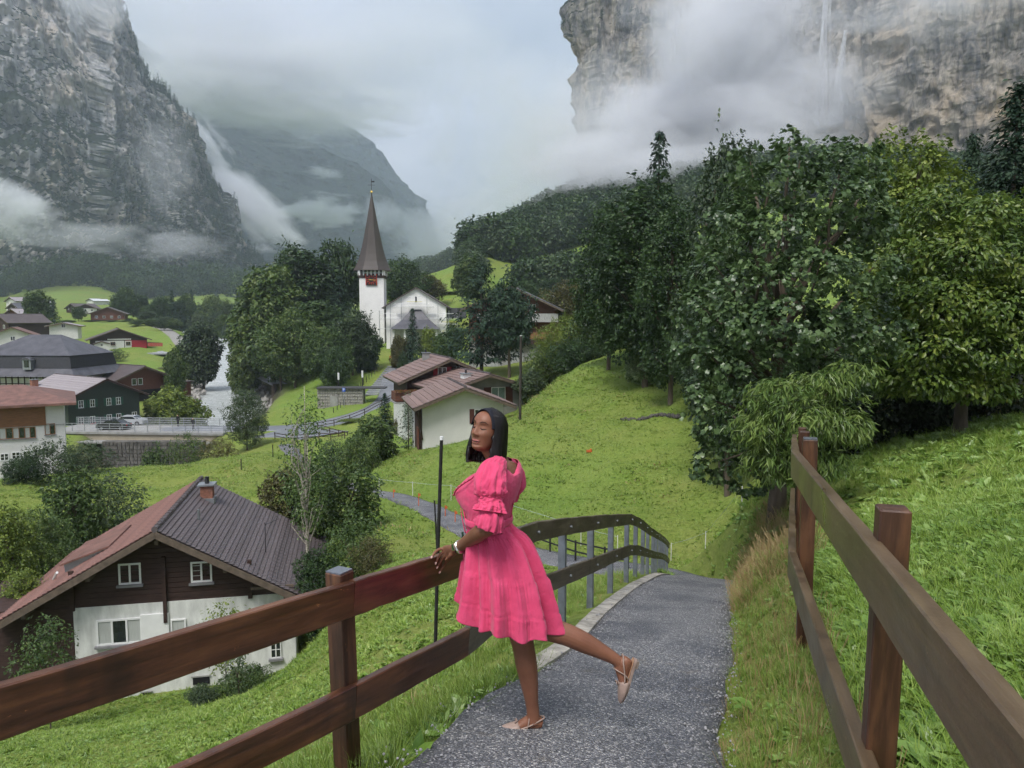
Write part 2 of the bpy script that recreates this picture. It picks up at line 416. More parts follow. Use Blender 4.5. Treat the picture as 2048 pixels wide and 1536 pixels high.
# ground material
gm = bpy.data.materials.new('meadow'); gm.use_nodes = True; b = NB(gm); b.bsdf = gm.node_tree.nodes['Principled BSDF']
n1 = b.noise(.35, 6, .65); n2 = b.noise(6, 4, .7); n3 = b.noise(.045, 3, .5)
c = b.ramp(n2, [(.25, (.06, .10, .018)), (.5, (.145, .21, .035)), (.75, (.24, .30, .07))])
c = b.mix(b.ramp(n1, [(.35, (0, 0, 0)), (.7, (.6, .6, .6))]), c, (.26, .26, .08))
c = b.mix(b.ramp(n3, [(.4, (0, 0, 0)), (.65, (.45, .45, .45))]), c, (.12, .24, .035))
ga = b.n('ShaderNodeAttribute'); ga.attribute_name = 'scree'
c = b.mix(ga.outputs['Fac'], c, b.ramp(b.noise(1.2, 5, .7), [(.3, (.05, .05, .035)), (.6, (.16, .14, .09)), (.8, (.28, .27, .25))]))
b.l(c, b.bsdf.inputs['Base Color']); b.bsdf.inputs['Roughness'].default_value = .8; b.bsdf.inputs['Specular IOR Level'].default_value = .15
b.bump(b.noise(5, 5, .75), .12)
_V, _me = build_ground()
_dd, _vv = seg_near(_V[:, :2], RIVERS)
attr(_me, 'scree', np.where(_dd > 1e8, 0, 1 - sm(_vv[:, 1] * .5 + 1, _vv[:, 1] * .5 + 6, _dd)))
ground = link('ground', _me, gm); tag(ground, kind='structure')

def strip(name, pl, m, lift=.02, skirt=.12, crown=.02, edge_noise=0, kind='structure', cols=8):
    t = np.gradient(pl[:, :2], axis=0); t /= np.linalg.norm(t, axis=1)[:, None]; nrm = np.stack([t[:, 1], -t[:, 0]], 1)
    V = []; us = np.linspace(-1, 1, cols)
    for i in range(len(pl)):
        for j, u in enumerate(us):
            hw = pl[i, 3] / 2
            if edge_noise and abs(u) == 1: hw += edge_noise * (.5 * sin(i * 1.7 + u) + .5 * sin(i * .53 + 2 * u))
            q = pl[i, :2] + nrm[i] * u * hw; V.append((q[0], q[1], pl[i, 2] + lift + crown * (1 - u * u)))
    n = cols; F = [(i * n + j, i * n + j + 1, (i + 1) * n + j + 1, (i + 1) * n + j) for i in range(len(pl) - 1) for j in range(n - 1)]
    V = np.array(V); V2 = V.copy(); k = len(V)
    sk = [(i * n, (i + 1) * n) for i in range(len(pl) - 1)]
    Vb = V.reshape(-1, n, 3)[:, [0, -1]].reshape(-1, 3) - [0, 0, skirt]
    for i in range(len(pl) - 1):
        F.append((i * n, (i + 1) * n, k + 2 * (i + 1), k + 2 * i)); F.append((i * n + n - 1, k + 2 * i + 1, k + 2 * (i + 1) + 1, (i + 1) * n + n - 1))
    o = link(name, new_mesh(name, np.concatenate([V, Vb]), np.array(F)[:, ::-1] if False else np.array(F), True), m)
    return tag(o, kind=kind)
# gravelly asphalt of the path
pm = bpy.data.materials.new('path_asphalt'); pm.use_nodes = True; b = NB(pm); b.bsdf = pm.node_tree.nodes['Principled BSDF']
v = b.n('ShaderNodeTexVoronoi'); v.inputs['Scale'].default_value = 95; b.l(b.n('ShaderNodeTexCoord').outputs['Object'], v.inputs['Vector'])
sep = b.n('ShaderNodeSeparateColor'); b.l(v.outputs['Color'], sep.inputs[0])
stone = b.ramp(sep.outputs[0], [(0, (.12, .125, .14)), (.5, (.21, .215, .235)), (.8, (.34, .34, .355)), (.93, (.55, .54, .53)), (1, (.75, .73, .70))])
gap = b.ramp(v.outputs['Distance'], [(.15, (1, 1, 1)), (.6, (.34, .34, .34))])
c = b.mix(.85, stone, gap, 'MULTIPLY')
c = b.mix(b.ramp(b.noise(1.1, 4, .6), [(.45, (0, 0, 0)), (.60, (.8, .8, .8))]), c, b.mix(1., c, (.5, .52, .58), 'MULTIPLY'))
c = b.mix(b.ramp(b.noise(4.5, 5, .7), [(.60, (0, 0, 0)), (.70, (.5, .5, .5))]), c, (.10, .085, .065))
b.l(c, b.bsdf.inputs['Base Color']); b.bsdf.inputs['Roughness'].default_value = .62; b.bsdf.inputs['Specular IOR Level'].default_value = .45
hh = b.math('SUBTRACT', 1, v.outputs['Distance']); b.bump(hh, .006, .9)
strip('path', PATHS, pm, lift=.0, crown=.015, edge_noise=.05)
road_m = mat('road_asphalt', (.17, .18, .20), rough=.45, spec=.5, var=.12, vscale=.4)
for k, v_ in ROADR.items(): strip(k, v_, road_m if k != 'field_path' else mat('pale_path', (.25, .24, .22)), lift=.05, skirt=.4)
# river
wm = bpy.data.materials.new('glacier_water'); wm.use_nodes = True; b = NB(wm); b.bsdf = wm.node_tree.nodes['Principled BSDF']
f = b.noise(.9, 6, .65, dist=1.2); c = b.ramp(f, [(.35, (.33, .37, .36)), (.55, (.52, .55, .55)), (.68, (.75, .77, .78))])
b.l(c, b.bsdf.inputs['Base Color']); b.bsdf.inputs['Roughness'].default_value = .35; b.bump(b.noise(1.5, 6, .7), .35)
strip('river', RIVERS, wm, lift=0, skirt=.5, cols=6)
def rect_slab(name, corners, m, th=.3, kind='structure'):
    n = len(corners); top = [Vector(c) for c in corners]
    V = [tuple(c) for c in top] + [(c.x, c.y, c.z - th) for c in top]
    mb = MB(); mb.add(V, [(i, n + i, n + (i + 1) % n, (i + 1) % n) for i in range(n)], [(0, i, i + 1) for i in range(1, n - 1)])
    return mb.build(name, m, kind=kind)

# ============================================================ MOUNTAINS
def rockmat(name, pale, dark, veg, pale_bias=.5, scale=1., vegamt=.5, streak=(6, 6, .55)):
    m = bpy.data.materials.new(name); m.use_nodes = True; b = NB(m); b.bsdf = m.node_tree.nodes['Principled BSDF']
    big = b.noise(.006 * scale, 5, .6); st = b.noise(.006 * scale, 8, .72, stretch=streak, dist=.6); fine = b.noise(.05 * scale, 8, .75, stretch=(1.5, 1.5, .5), dist=.4)
    f = b.math('ADD', b.math('MULTIPLY', st, .55), b.math('ADD', b.math('MULTIPLY', big, .45), b.math('MULTIPLY', b.math('SUBTRACT', fine, .5), .55)))
    c = b.ramp(f, [(pale_bias - .09, dark), (pale_bias - .01, tuple(.42 * a + .58 * d for a, d in zip(pale, dark))), (pale_bias + .07, pale)])
    warm = b.ramp(b.noise(.012 * scale, 4, .6), [(.48, (1, 1, 1)), (.68, (1.10, .98, .84))]); c = b.mix(1., c, warm, 'MULTIPLY')
    geo = b.n('ShaderNodeNewGeometry'); sx = b.n('ShaderNodeSeparateXYZ'); b.l(geo.outputs['Normal'], sx.inputs[0])
    va = b.n('ShaderNodeAttribute'); va.attribute_name = 'veg'
    vf = b.math('ADD', b.math('MULTIPLY', sx.outputs['Z'], .9), b.math('ADD', b.math('MULTIPLY', b.math('SUBTRACT', b.noise(.03 * scale, 7, .75), .5), 2.2), va.outputs['Fac']))
    vm = b.ramp(vf, [(.62 - vegamt * .4, (0, 0, 0)), (.8 - vegamt * .4, (1, 1, 1))])
    vc = b.ramp(b.noise(.12 * scale, 4, .8), [(.3, tuple(x * .4 for x in veg)), (.7, tuple(x * 1.3 for x in veg))])
    b.l(b.mix(vm, c, vc), b.bsdf.inputs['Base Color']); b.bsdf.inputs['Roughness'].default_value = .9; b.bsdf.inputs['Specular IOR Level'].default_value = .1
    b.bump(b.math('ADD', b.noise(.04 * scale, 8, .75, stretch=(2, 2, .6), dist=.5), b.math('MULTIPLY', vm, .2)), 9 / scale)
    return m
def curtain(name, cols, m, nu=260, nv=170, back=600, amp=30, sc=1., vegf=None, shift=None, seed=0., gully=1., ledge=1.):
    """cols rows: px, y_base, D_base, y_top, D_top"""
    cols = np.array(cols, float); u = np.linspace(0, 1, nu) * (len(cols) - 1); k = np.arange(len(cols))
    q = np.stack([np.interp(u, k, cols[:, j]) for j in range(5)], 1)
    B = np.array([P(a, yb, Db) for a, yb, Db, yt, Dt in q]); T = np.array([P(a, yt, Dt) for a, yb, Db, yt, Dt in q])
    v = np.linspace(0, 1, nv); nb = 14
    G = B[:, None] + (T - B)[:, None] * v[None, :, None]
    bk = np.linspace(0, 1, nb + 1)[1:]; out = T / np.linalg.norm(T, axis=1)[:, None] * [1, 1, 0]
    G2 = T[:, None] + out[:, None] * back * bk[None, :, None] + np.array([0, 0, -.25 * back]) * (bk[None, :, None] ** 2)
    G = np.concatenate([G, G2], 1); n2 = G.shape[1]; p = G.reshape(-1, 3)
    tang = np.gradient(B[:, :2], axis=0); tang /= np.linalg.norm(tang, axis=1)[:, None]; nr = np.stack([tang[:, 1], -tang[:, 0]], 1)
    mid = B[:, :2]; s = np.sign((nr * -mid).sum(1)); nr = nr * s[:, None]
    N = np.repeat(np.concatenate([nr, np.zeros((nu, 1))], 1)[:, None], n2, 1).reshape(-1, 3)
    d = fbm(p / (160 * sc) + seed, 5, .55, True) * amp
    d += fbm(p * [1 / (28 * sc), 1 / (28 * sc), 1 / (240 * sc)] + seed, 4, .55, True) * amp * .38 * gully
    d += fbm(p / (22 * sc) + 9 + seed, 4, .6) * amp * .28
    led = np.abs(((p[:, 2] / (34 * sc) + fbm(p / (120 * sc), 2) * 1.5) % 1) - .5); d += (led < .12) * amp * .10 * ledge
    p = p + N * d[:, None]
    if shift is not None: p = shift(p, np.repeat(np.linspace(0, 1, nu), n2))
    i = np.arange(nu - 1)[:, None] * n2 + np.arange(n2 - 1)[None]
    F = np.stack([i, i + n2, i + n2 + 1, i + 1], -1).reshape(-1, 4)
    me = new_mesh(name, p, F, False)
    vg = np.zeros(len(p)) if vegf is None else vegf(p, np.tile(np.concatenate([v, 1 + bk]), nu), np.repeat(q[:, 0], n2))
    attr(me, 'veg', vg)
    return tag(link(name, me, m), kind='structure')
rockL = rockmat('limestone_left', (.60, .585, .57), (.15, .157, .175), (.035, .05, .035), .455, .8)
def vegL(p, v, px):
    # tree-clad shoulder along the skyline, bare pale face on the upper left
    return -.55 * sm(.45, .6, v) * (1 - sm(150, 330, px)) * (1 - sm(.95, 1.0, v)) + .35 * sm(.9, 1.0, v) + .4 * (1 - sm(.2, .42, v)) + .15 * sm(230, 380, px)
LCOL = [(-900,520,820,-1400,1150),(-300,540,880,-900,1200),(0,560,950,-500,1280),(110,565,980,-300,1320),(180,567,1000,-110,1340),(215,570,1020,0,1350),(250,570,1035,80,1360),(300,575,1055,170,1370),(350,580,1080,232,1380),(375,580,1095,290,1385),(400,582,1110,345,1390),(420,585,1120,390,1395),(440,585,1140,450,1400),(480,588,1170,510,1420),(520,590,1200,548,1440),(570,592,1260,575,1480),(640,596,1300,590,1520)]
curtain('mountain', LCOL, rockL, 340, 210, 500, 40, 1.0, vegL, gully=1.9, ledge=0.)
farm = rockmat('far_slope', (.13, .14, .155), (.045, .052, .058), (.03, .045, .04), .6, .5, .9)
curtain('mountain', [(250,590,2300,60,2900),(420,592,2300,180,3000),(560,595,2350,262,3000),(640,596,2400,300,3050),(700,596,2450,325,3050),(745,598,2500,362,3060),(775,598,2550,420,3060),(800,598,2600,480,3060),(840,598,2650,545,3060),(880,598,2700,590,3060)], farm, 150, 100, 900, 60, 2., None, seed=4.)
curtain('mountain', [(450,590,3200,120,4000),(600,592,3200,200,4000),(700,592,3250,262,4050),(745,592,3300,300,4080),(790,594,3350,355,4100),(830,594,3400,400,4120),(850,594,3450,450,4130),(880,594,3480,500,4150),(930,596,3500,560,4150),(980,598,3550,592,4200)], farm, 130, 90, 900, 70, 2.4, None, seed=8.)
rockR = rockmat('limestone_right', (.47, .43, .37), (.10, .105, .115), (.035, .05, .035), .455, 1.7, .12, (5, 5, .8))
def vegR(p, v, px):
    a = -.30 * sm(1650, 1800, px) + .42 * (1 - sm(1180, 1260, px)) * sm(235, 262, p[:, 2]) + .16 * sm(1230, 1300, px) * (1 - sm(1450, 1600, px)) * sm(150, 220, p[:, 2]) + .12 * sm(.35, .2, v)
    return a + .35 * np.exp(-((px - 1700) / 90) ** 2) * np.exp(-((p[:, 2] - 120) / 70) ** 2)
def shiftR(p, u):
    z = p[:, 2]; s = np.interp(z, [0, 225, 240, 258, 275, 292, 310, 380], [0, 0, -4, -12, -9, 4, 30, 190])
    k = 1 - sm(.08, .55, u)       # only towards the free left end
    p = p.copy(); p[:, 0] += s * k; return p
RCOL = [(1420,500,1100,-300,1100),(1260,500,900,-300,900),(1205,500,770,-300,770),(1180,510,722,-330,740),(1210,520,700,-330,725),(1260,520,690,-340,715),(1400,520,670,-360,700),(1500,515,640,-380,672),(1600,515,625,-400,655),(1700,515,560,-450,600),(1800,515,520,-500,560),(1950,510,490,-540,530),(2150,500,465,-560,500),(2500,480,430,-600,470),(3200,450,380,-700,420)]
curtain('cliff', RCOL, rockR, 450, 250, 250, 17, .6, vegR, shiftR, seed=2., gully=1.6, ledge=0.)

# waterfall: bundles of white strands falling down the cliff
wf = bpy.data.materials.new('falling_water'); wf.use_nodes = True; b = NB(wf); b.bsdf = wf.node_tree.nodes['Principled BSDF']
b.bsdf.inputs['Base Color'].default_value = (.85, .88, .92, 1); b.bsdf.inputs['Roughness'].default_value = .9
al = b.ramp(b.noise(.09, 5, .7, stretch=(3, 3, .22)), [(.34, (.03, .03, .03)), (.68, (.42, .42, .42))]); b.l(al, b.bsdf.inputs['Alpha'])
wfl = thing('waterfall', 'tall thin white waterfall dropping down the misty right-hand cliff', 'waterfall', (0, 0, 0))
for (x0, x1, n, y0, y1, D) in ((1655, 1640, 9, -60, 250, 585), (1690, 1668, 6, 60, 245, 572)):
    mb = MB()
    for i in range(n):
        o = rng.normal(0, 2.2); pts = []
        for t in np.linspace(0, 1, 14):
            q = P(lerp(x0, x1, t), lerp(y0, y1, t), D - 16 - 8 * t); q = np.array(q) + [o * (.4 + 1.2 * t) + sin(t * 9 + i) * .5, rng.normal(0, .3), 0]; pts.append(q)
        mb.tube(pts, np.linspace(.5, 2.2, 14) * (.6 + .6 * rng.random()), 7, False)
    mb.build('water_strand', wf, wfl, True)

# ============================================================ AIR
hz = MB().box((300, 2900, 1180), (9000, 6600, 2600)).build('haze', None); tag(hz, kind='stuff')
def volmat(name, dens, col=(.9, .93, 1), ns=None, thr=(.45, .7), falloff=None, aniso=.0):
    m = bpy.data.materials.new(name); m.use_nodes = True; nt = m.node_tree; nt.nodes.clear(); b = NB(m)
    out = b.n('ShaderNodeOutputMaterial'); pv = b.n('ShaderNodeVolumePrincipled'); pv.inputs['Color'].default_value = (*col, 1)
    pv.inputs['Anisotropy'].default_value = aniso; pv.inputs['Density'].default_value = dens
    if ns:
        tcn = b.n('ShaderNodeTexCoord'); f = b.noise(ns[0], ns[1], ns[2], vec=tcn.outputs['Object'], stretch=ns[3], dist=ns[4])
        # object coordinates run -1..1; fade towards the ellipsoid's rim
        ln = b.n('ShaderNodeVectorMath'); ln.operation = 'LENGTH'; b.l(tcn.outputs['Object'], ln.inputs[0])
        rim = b.math('MULTIPLY', ln.outputs['Value'], falloff)
        d = b.math('SUBTRACT', b.math('ADD', f, falloff * .55), rim)
        mr = b.n('ShaderNodeMapRange'); b.l(d, mr.inputs['Value']); mr.inputs['From Min'].default_value = thr[0]; mr.inputs['From Max'].default_value = thr[1]; mr.inputs['To Max'].default_value = dens
        b.l(mr.outputs[0], pv.inputs['Density'])
    b.l(pv.outputs[0], out.inputs['Volume']); return m
hz.data.materials.append(volmat('haze_air', .00016, (.74, .86, 1)))
def cloud(px, py, D, rx, ry, rz_, dens, seed, thr=(.42, .62), fall=.45, rot=(0, 0, 0), detail=5, nscale=1.6):
    """mist bank: ellipsoid of uneven vapour, radii in metres"""
    bm = bmesh.new(); bmesh.ops.create_icosphere(bm, subdivisions=3, radius=1.0); me = bpy.data.meshes.new('mist'); bm.to_mesh(me); bm.free()
    o = link('mist_bank', me); o.location = P(px, py, D); o.scale = (rx, ry, rz_); o.rotation_euler = [R(a) for a in rot]
    m = volmat('mist', dens, (.95, .965, 1), (nscale, detail, .6, (1, 1, 1.0), .6), thr, fall)
    for nd in m.node_tree.nodes:
        if nd.type == 'MAPPING': nd.inputs['Location'].default_value = (seed * 3.1, seed * 1.7, seed)
    me.materials.append(m); return tag(o, kind='stuff')
# mist banks: (photo x, photo y, distance, radii)
cloud(470, 400, 1500, 175, 130, 62, .032, 1, rot=(0, 38, 0), thr=(.44, .60), detail=7)
cloud(395, 270, 1560, 110, 100, 42, .030, 2, rot=(0, 50, 0), thr=(.44, .60), detail=7)
cloud(540, 455, 1650, 110, 100, 40, .020, 3, rot=(0, 30, 0), thr=(.45, .62), detail=7)
cloud(0, 420, 800, 66, 80, 44, .032, 4, thr=(.42, .60))
cloud(150, 470, 860, 100, 70, 26, .009, 5)
cloud(330, 330, 1000, 45, 60, 95, .005, 6)
cloud(350, 490, 950, 80, 60, 26, .010, 7)
cloud(190, 0, 1050, 62, 80, 60, .014, 8)
cloud(640, 425, 2200, 165, 130, 62, .022, 9, thr=(.45, .62), detail=7)
cloud(650, 345, 2300, 90, 100, 20, .016, 10, thr=(.45, .62))
cloud(880, 480, 2300, 200, 160, 150, .014, 11, detail=7)
cloud(770, 430, 2350, 90, 120, 70, .012, 12)
cloud(480, 500, 1400, 90, 80, 26, .014, 31, thr=(.46, .62))
cloud(470, 120, 2000, 420, 250, 65, .014, 29, thr=(.36, .60))
cloud(660, 200, 2100, 330, 250, 40, .008, 30, thr=(.40, .62))
cloud(560, 130, 2200, 480, 350, 110, .006, 13, thr=(.34, .70), fall=.6)
cloud(430, 40, 2100, 380, 300, 170, .006, 22, thr=(.34, .68), fall=.6)
cloud(760, 110, 2300, 520, 350, 210, .005, 23, thr=(.34, .70), fall=.6)
cloud(1290, 335, 400, 60, 45, 22, .028, 26)
cloud(1180, 220, 560, 45, 50, 60, .012, 27)
cloud(1050, 300, 1900, 260, 300, 300, .004, 14)
# right cliff veil
cloud(1490, 50, 520, 72, 60, 70, .045, 15)
cloud(1560, 225, 500, 60, 60, 50, .030, 16)
cloud(1330, 265, 540, 100, 60, 40, .034, 17)
cloud(1190, 350, 430, 60, 50, 30, .034, 18)
cloud(1470, 250, 520, 100, 60, 52, .045, 19)
cloud(1590, 110, 530, 40, 50, 45, .026, 28)
cloud(1110, 300, 560, 55, 60, 80, .012, 20)
cloud(1800, 0, 430, 70, 50, 20, .014, 21)
cloud(1400, 160, 560, 60, 50, 60, .020, 25)
cloud(450, 180, 2000, 330, 250, 80, .012, 32, thr=(.36, .64), fall=.55)
cloud(620, 235, 2050, 320, 250, 66, .011, 33, thr=(.38, .66), fall=.55)
cloud(1400, 60, 500, 60, 50, 55, .026, 34)
cloud(1560, 300, 470, 80, 50, 26, .030, 35)
cloud(1240, 290, 500, 70, 50, 34, .022, 36)
cloud(1900, 20, 430, 60, 40, 22, .012, 37)
cloud(940, 440, 1500, 130, 120, 90, .006, 38)
cloud(1690, 215, 500, 26, 40, 40, .018, 39)
cloud(1290, 190, 520, 45, 40, 34, .018, 40)
cloud(1750, 150, 470, 40, 40, 40, .008, 41)
# ============================================================ VEGETATION
L_DK = leafmat('foliage_dark', (.014, .032, .012), (.036, .075, .022), (.085, .14, .04))
L_MD = leafmat('foliage_mid', (.028, .055, .016), (.072, .125, .032), (.17, .22, .06))
L_YG = leafmat('foliage_yellow', (.05, .085, .014), (.13, .19, .03), (.27, .32, .06))
L_BR = leafmat('foliage_autumn', (.05, .05, .02), (.10, .10, .035), (.19, .17, .06))
L_SP = leafmat('needles_spruce', (.008, .020, .013), (.022, .048, .028), (.05, .085, .045), rough=.6, trans=.1, spec=.2)
L_CO = leafmat('foliage_grey', (.024, .044, .022), (.058, .095, .042), (.13, .17, .08))
L_MP = leafmat('leaf_maple', (.036, .070, .027), (.100, .165, .058), (.24, .32, .13), rough=.34, spec=.5)
L_LM = leafmat('leaf_lime', (.03, .065, .012), (.10, .165, .026), (.25, .30, .06), rough=.4, spec=.45)
L_YL = leafmat('leaf_long', (.04, .08, .02), (.10, .17, .04), (.22, .30, .08), rough=.4, spec=.45)
L_WH = leafmat('leaf_variegated', (.06, .11, .03), (.22, .30, .12), (.50, .55, .36))
L_HD = leafmat('dark_interior_leaf', (.008, .016, .007), (.016, .030, .012), (.03, .05, .02))  # near-black leaf colour paints the shade of the hollow under the trees
bark = mat('bark', (.10, .08, .06), rough=.9, var=.3, vscale=3, bump=.02, bscale=14, stretch=(1, 1, .25))
birch = mat('birch_bark', (.34, .31, .26), rough=.8, var=.35, vscale=6, stretch=(1, 1, 3))

SHAPES = {
 'quad': (np.array([(0, 0, 0), (.5, .34, .10), (1, 0, -.05), (.5, -.34, .10)]), [(0, 2, 1), (0, 3, 2)]),
 'oval': (np.array([(0, 0, 0), (.35, .27, .08), (.75, .2, .04), (1.05, 0, -.12), (.75, -.2, .04), (.35, -.27, .08), (.5, 0, -.02)]),
          [(0, 6, 1), (1, 6, 2), (2, 6, 3), (3, 6, 4), (4, 6, 5), (5, 6, 0)]),
 'maple': (np.array([(0, 0, 0), (.10, .42, .06), (.40, .33, .03), (.66, .54, -.03), (.74, .28, .0), (1.1, 0, -.16), (.74, -.28, .0), (.66, -.54, -.03), (.40, -.33, .03), (.10, -.42, .06)]),
           [(0, 2, 1), (0, 4, 2), (2, 4, 3), (0, 6, 4), (4, 6, 5), (0, 8, 6), (6, 8, 7), (0, 9, 8)]),
 'long': (np.array([(0, 0, 0), (.5, .13, .03), (1.2, 0, -.28), (.5, -.13, .03)]), [(0, 2, 1), (0, 3, 2)]),
 'spray': (np.array([(0, 0, 0), (.4, .22, -.05), (1, .05, -.22), (.4, -.22, -.05)]), [(0, 2, 1), (0, 3, 2)]),
}
def leafmesh(name, pos, nrm, size, shape, tint, tang=None, r=rng):
    sv, sf = SHAPES[shape]; n = len(pos); sf = np.array(sf)
    nrm = nrm / (np.linalg.norm(nrm, axis=1)[:, None] + 1e-9)
    if tang is None: tang = r.normal(size=(n, 3))
    t = tang - nrm * (tang * nrm).sum(1)[:, None]; t /= np.linalg.norm(t, axis=1)[:, None] + 1e-9
    s = np.cross(nrm, t); size = np.broadcast_to(size, (n,))
    V = pos[:, None] + size[:, None, None] * (t[:, None] * sv[None, :, 0:1] + s[:, None] * sv[None, :, 1:2] + nrm[:, None] * sv[None, :, 2:3])
    F = (sf[None] + (np.arange(n) * len(sv))[:, None, None]).reshape(-1, 3)
    me = new_mesh(name, V.reshape(-1, 3), F)
    attr(me, 'tint', np.repeat(np.clip(tint, 0, 1), len(sv)))
    return me
def crown_lumps(r, h, w, z0, k, egg=0., d=None):
    out = []; d = d or w; c = np.array([0, 0, (h + z0) / 2]); hh = (h - z0) / 2
    for i in range(k):
        f = (i + .5) / k; zz = 1 - 2 * f; ph = i * 2.39996 + r.normal(0, .35); rad = np.sqrt(max(0, 1 - zz * zz)) * (.62 + .12 * r.normal())
        taper = 1 - egg * zz
        s = (.30 + .12 * r.random()) * (1.0 if k < 14 else .8) * (14 / max(k, 14)) ** .33
        out.append((c + np.array([cos(ph) * rad * w / 2 * taper, sin(ph) * rad * d / 2 * taper, zz * hh * .72]), np.array([w, d, max(w, hh * 1.3)]) * s * .62 + 1e-3))
    out.append((c, np.array([w * .3, d * .3, hh * .62])))
    return out
def crown_leaves(seed, lumps, n, leaf, shape='quad', gap=.12, up=.45, fill=.12, droop=0., freq=1.2, zmin=None, shoot=.10):
    r = np.random.default_rng(seed); C = np.array([l[0] for l in lumps]); Rr = np.array([l[1] for l in lumps])
    wgt = (Rr.prod(1)) ** (2 / 3); wgt /= wgt.sum(); N = int(n * 2.2); k = r.choice(len(C), N, p=wgt)
    d = r.normal(size=(N, 3)); d /= np.linalg.norm(d, axis=1)[:, None]
    rad = 1 - .55 * r.random(N) ** 2.2; inside = r.random(N) < fill; rad[inside] = r.random(inside.sum()) ** .5
    p = C[k] + d * Rr[k] * rad[:, None]
    sc = Rr.mean()
    p = p + (fbm(p / sc * 1.7 + seed, 2)[:, None] * d) * Rr[k] * .55
    dens = fbm(p / sc * freq * 1.3 + seed * 1.3, 3, .6); keep = dens > -.5 + gap * 2.2
    dist = (((p[:, None] - C[None]) / Rr[None]) ** 2).sum(-1).min(1) if N * len(C) < 4e6 else np.ones(N)
    keep &= (dist > .45) | (r.random(N) < .3)
    if zmin is not None: keep &= p[:, 2] > zmin
    p, d, k = p[keep][:n], d[keep][:n], k[keep][:n]
    if shoot:      # leafy shoots that break the outline
        ns = max(6, int(len(C) * 2.2)); kk = r.choice(len(C), ns, p=wgt); dd = r.normal(size=(ns, 3)) + [0, 0, .5]; dd /= np.linalg.norm(dd, axis=1)[:, None]; per = max(3, int(n * shoot / ns)); i_ = np.repeat(np.arange(ns), per)
        tt = r.random(len(i_)); q = C[kk][i_] + dd[i_] * Rr[kk][i_] * (.85 + .75 * tt * (.4 + .6 * r.random(ns))[i_])[:, None] + np.array([0, 0, 1.]) * (Rr[kk][i_][:, 2:3] * .25 * (tt ** 2)[:, None]) + r.normal(0, leaf * .9, (len(i_), 3)) * (1.3 - tt)[:, None]
        if zmin is not None: z_ok = q[:, 2] > zmin; q, i_ = q[z_ok], i_[z_ok]
        p = np.concatenate([p, q]); d = np.concatenate([d, dd[i_]]); k = np.concatenate([k, kk[i_]])
    m = len(p)
    nr = d * (1 - up) + np.array([0, 0, up]) + r.normal(size=(m, 3)) * .42
    tg = d + r.normal(size=(m, 3)) * .6 - np.array([0, 0, .5 + droop])
    tint = .48 + .5 * fbm(p / sc * .9 + 31 + seed, 3) + r.normal(0, .17, m) + (r.random(m) < .012) * .5
    return leafmesh('crown', p, nr, leaf * (.7 + .6 * r.random(m)), shape, tint, tg, r)
def trunk_mesh(seed, lumps, h, z0, r0, nl=8, n=8, lean=0.):
    r = np.random.default_rng(seed); mb = MB(); top = z0 + (h - z0) * .75
    zs = np.linspace(-.4, top, 7); ax = np.stack([np.cumsum(r.normal(0, .02 * h / 7, 7)) + lean * zs, np.cumsum(r.normal(0, .02 * h / 7, 7)), zs], 1)
    mb.tube(ax, np.array([1.35, 1, .85, .7, .5, .32, .12]) * r0, n)
    L = [lumps[i] for i in r.permutation(len(lumps))[:nl]]
    for c, rr in L:
        t = np.clip((c[2] * .62) / top, .22, .85); a = np.array([np.interp(t * top, zs, ax[:, j]) for j in range(3)])
        q = c + rr * [0, 0, .2]; mid = (a + q) / 2 + r.normal(0, .03 * h, 3) + [0, 0, .03 * h]
        mb.tube([a, (a + mid) / 2, mid, (mid + q) / 2, q], np.array([.42, .34, .26, .17, .06]) * r0, 6, False)
    return mb.mesh('trunk', True)
def conifer_mesh(seed, h, w, z0=.06, lv=30, bpl=7, spray=.09, droop=.25, dens=7, ragged=.22, power=.85, top=.02):
    r = np.random.default_rng(seed); P_ = []; N_ = []; T_ = []; S_ = []; Ti = []
    for i in range(lv):
        t = (i + .5) / lv; z = h * (z0 + (1 - z0) * t); R0 = w / 2 * (1 - t) ** power + w * top
        for b_ in range(max(4, int(bpl * (1.25 - .6 * t)))):
            ph = r.random() * 2 * pi; L = R0 * (1 + r.normal(0, ragged)); dr = droop * (1 - .5 * t)
            dirv = np.array([cos(ph), sin(ph), 0]); m = max(3, int(dens * (1 - .4 * t)))
            s = np.sort(r.random(m)) ** .7
            pts = dirv * L * s[:, None] + np.array([0, 0, 1.]) * (z + L * (.18 * s - dr * s ** 2))[:, None]
            pts += r.normal(0, .02 * w, (m, 3)); P_.append(pts)
            side = np.cross(dirv, [0, 0, 1]); tg = dirv + side * r.normal(0, .8, m)[:, None] - np.array([0, 0, .35]); T_.append(tg)
            N_.append(np.array([0, 0, 1.]) + dirv * .4 + r.normal(0, .35, (m, 3))); S_.append(spray * h * (.55 + .6 * r.random(m)) * (1 - .35 * t)); Ti.append(.35 + .35 * s + r.normal(0, .12, m))
    return leafmesh('crown', np.concatenate(P_), np.concatenate(N_), np.concatenate(S_), 'spray', np.concatenate(Ti), np.concatenate(T_), r)
def ctrunk(h, r0): return MB().tube([(0, 0, -.3), (0, 0, h * .5), (0, 0, h * .98)], [r0, r0 * .6, r0 * .1], 7).mesh('trunk', True)

def proj(V):
    x, y, z = V.T; f = y * _cp - z * _sp; u = z * _cp + y * _sp
    return 1024 + FPX * x / f, 768 - FPX * u / f
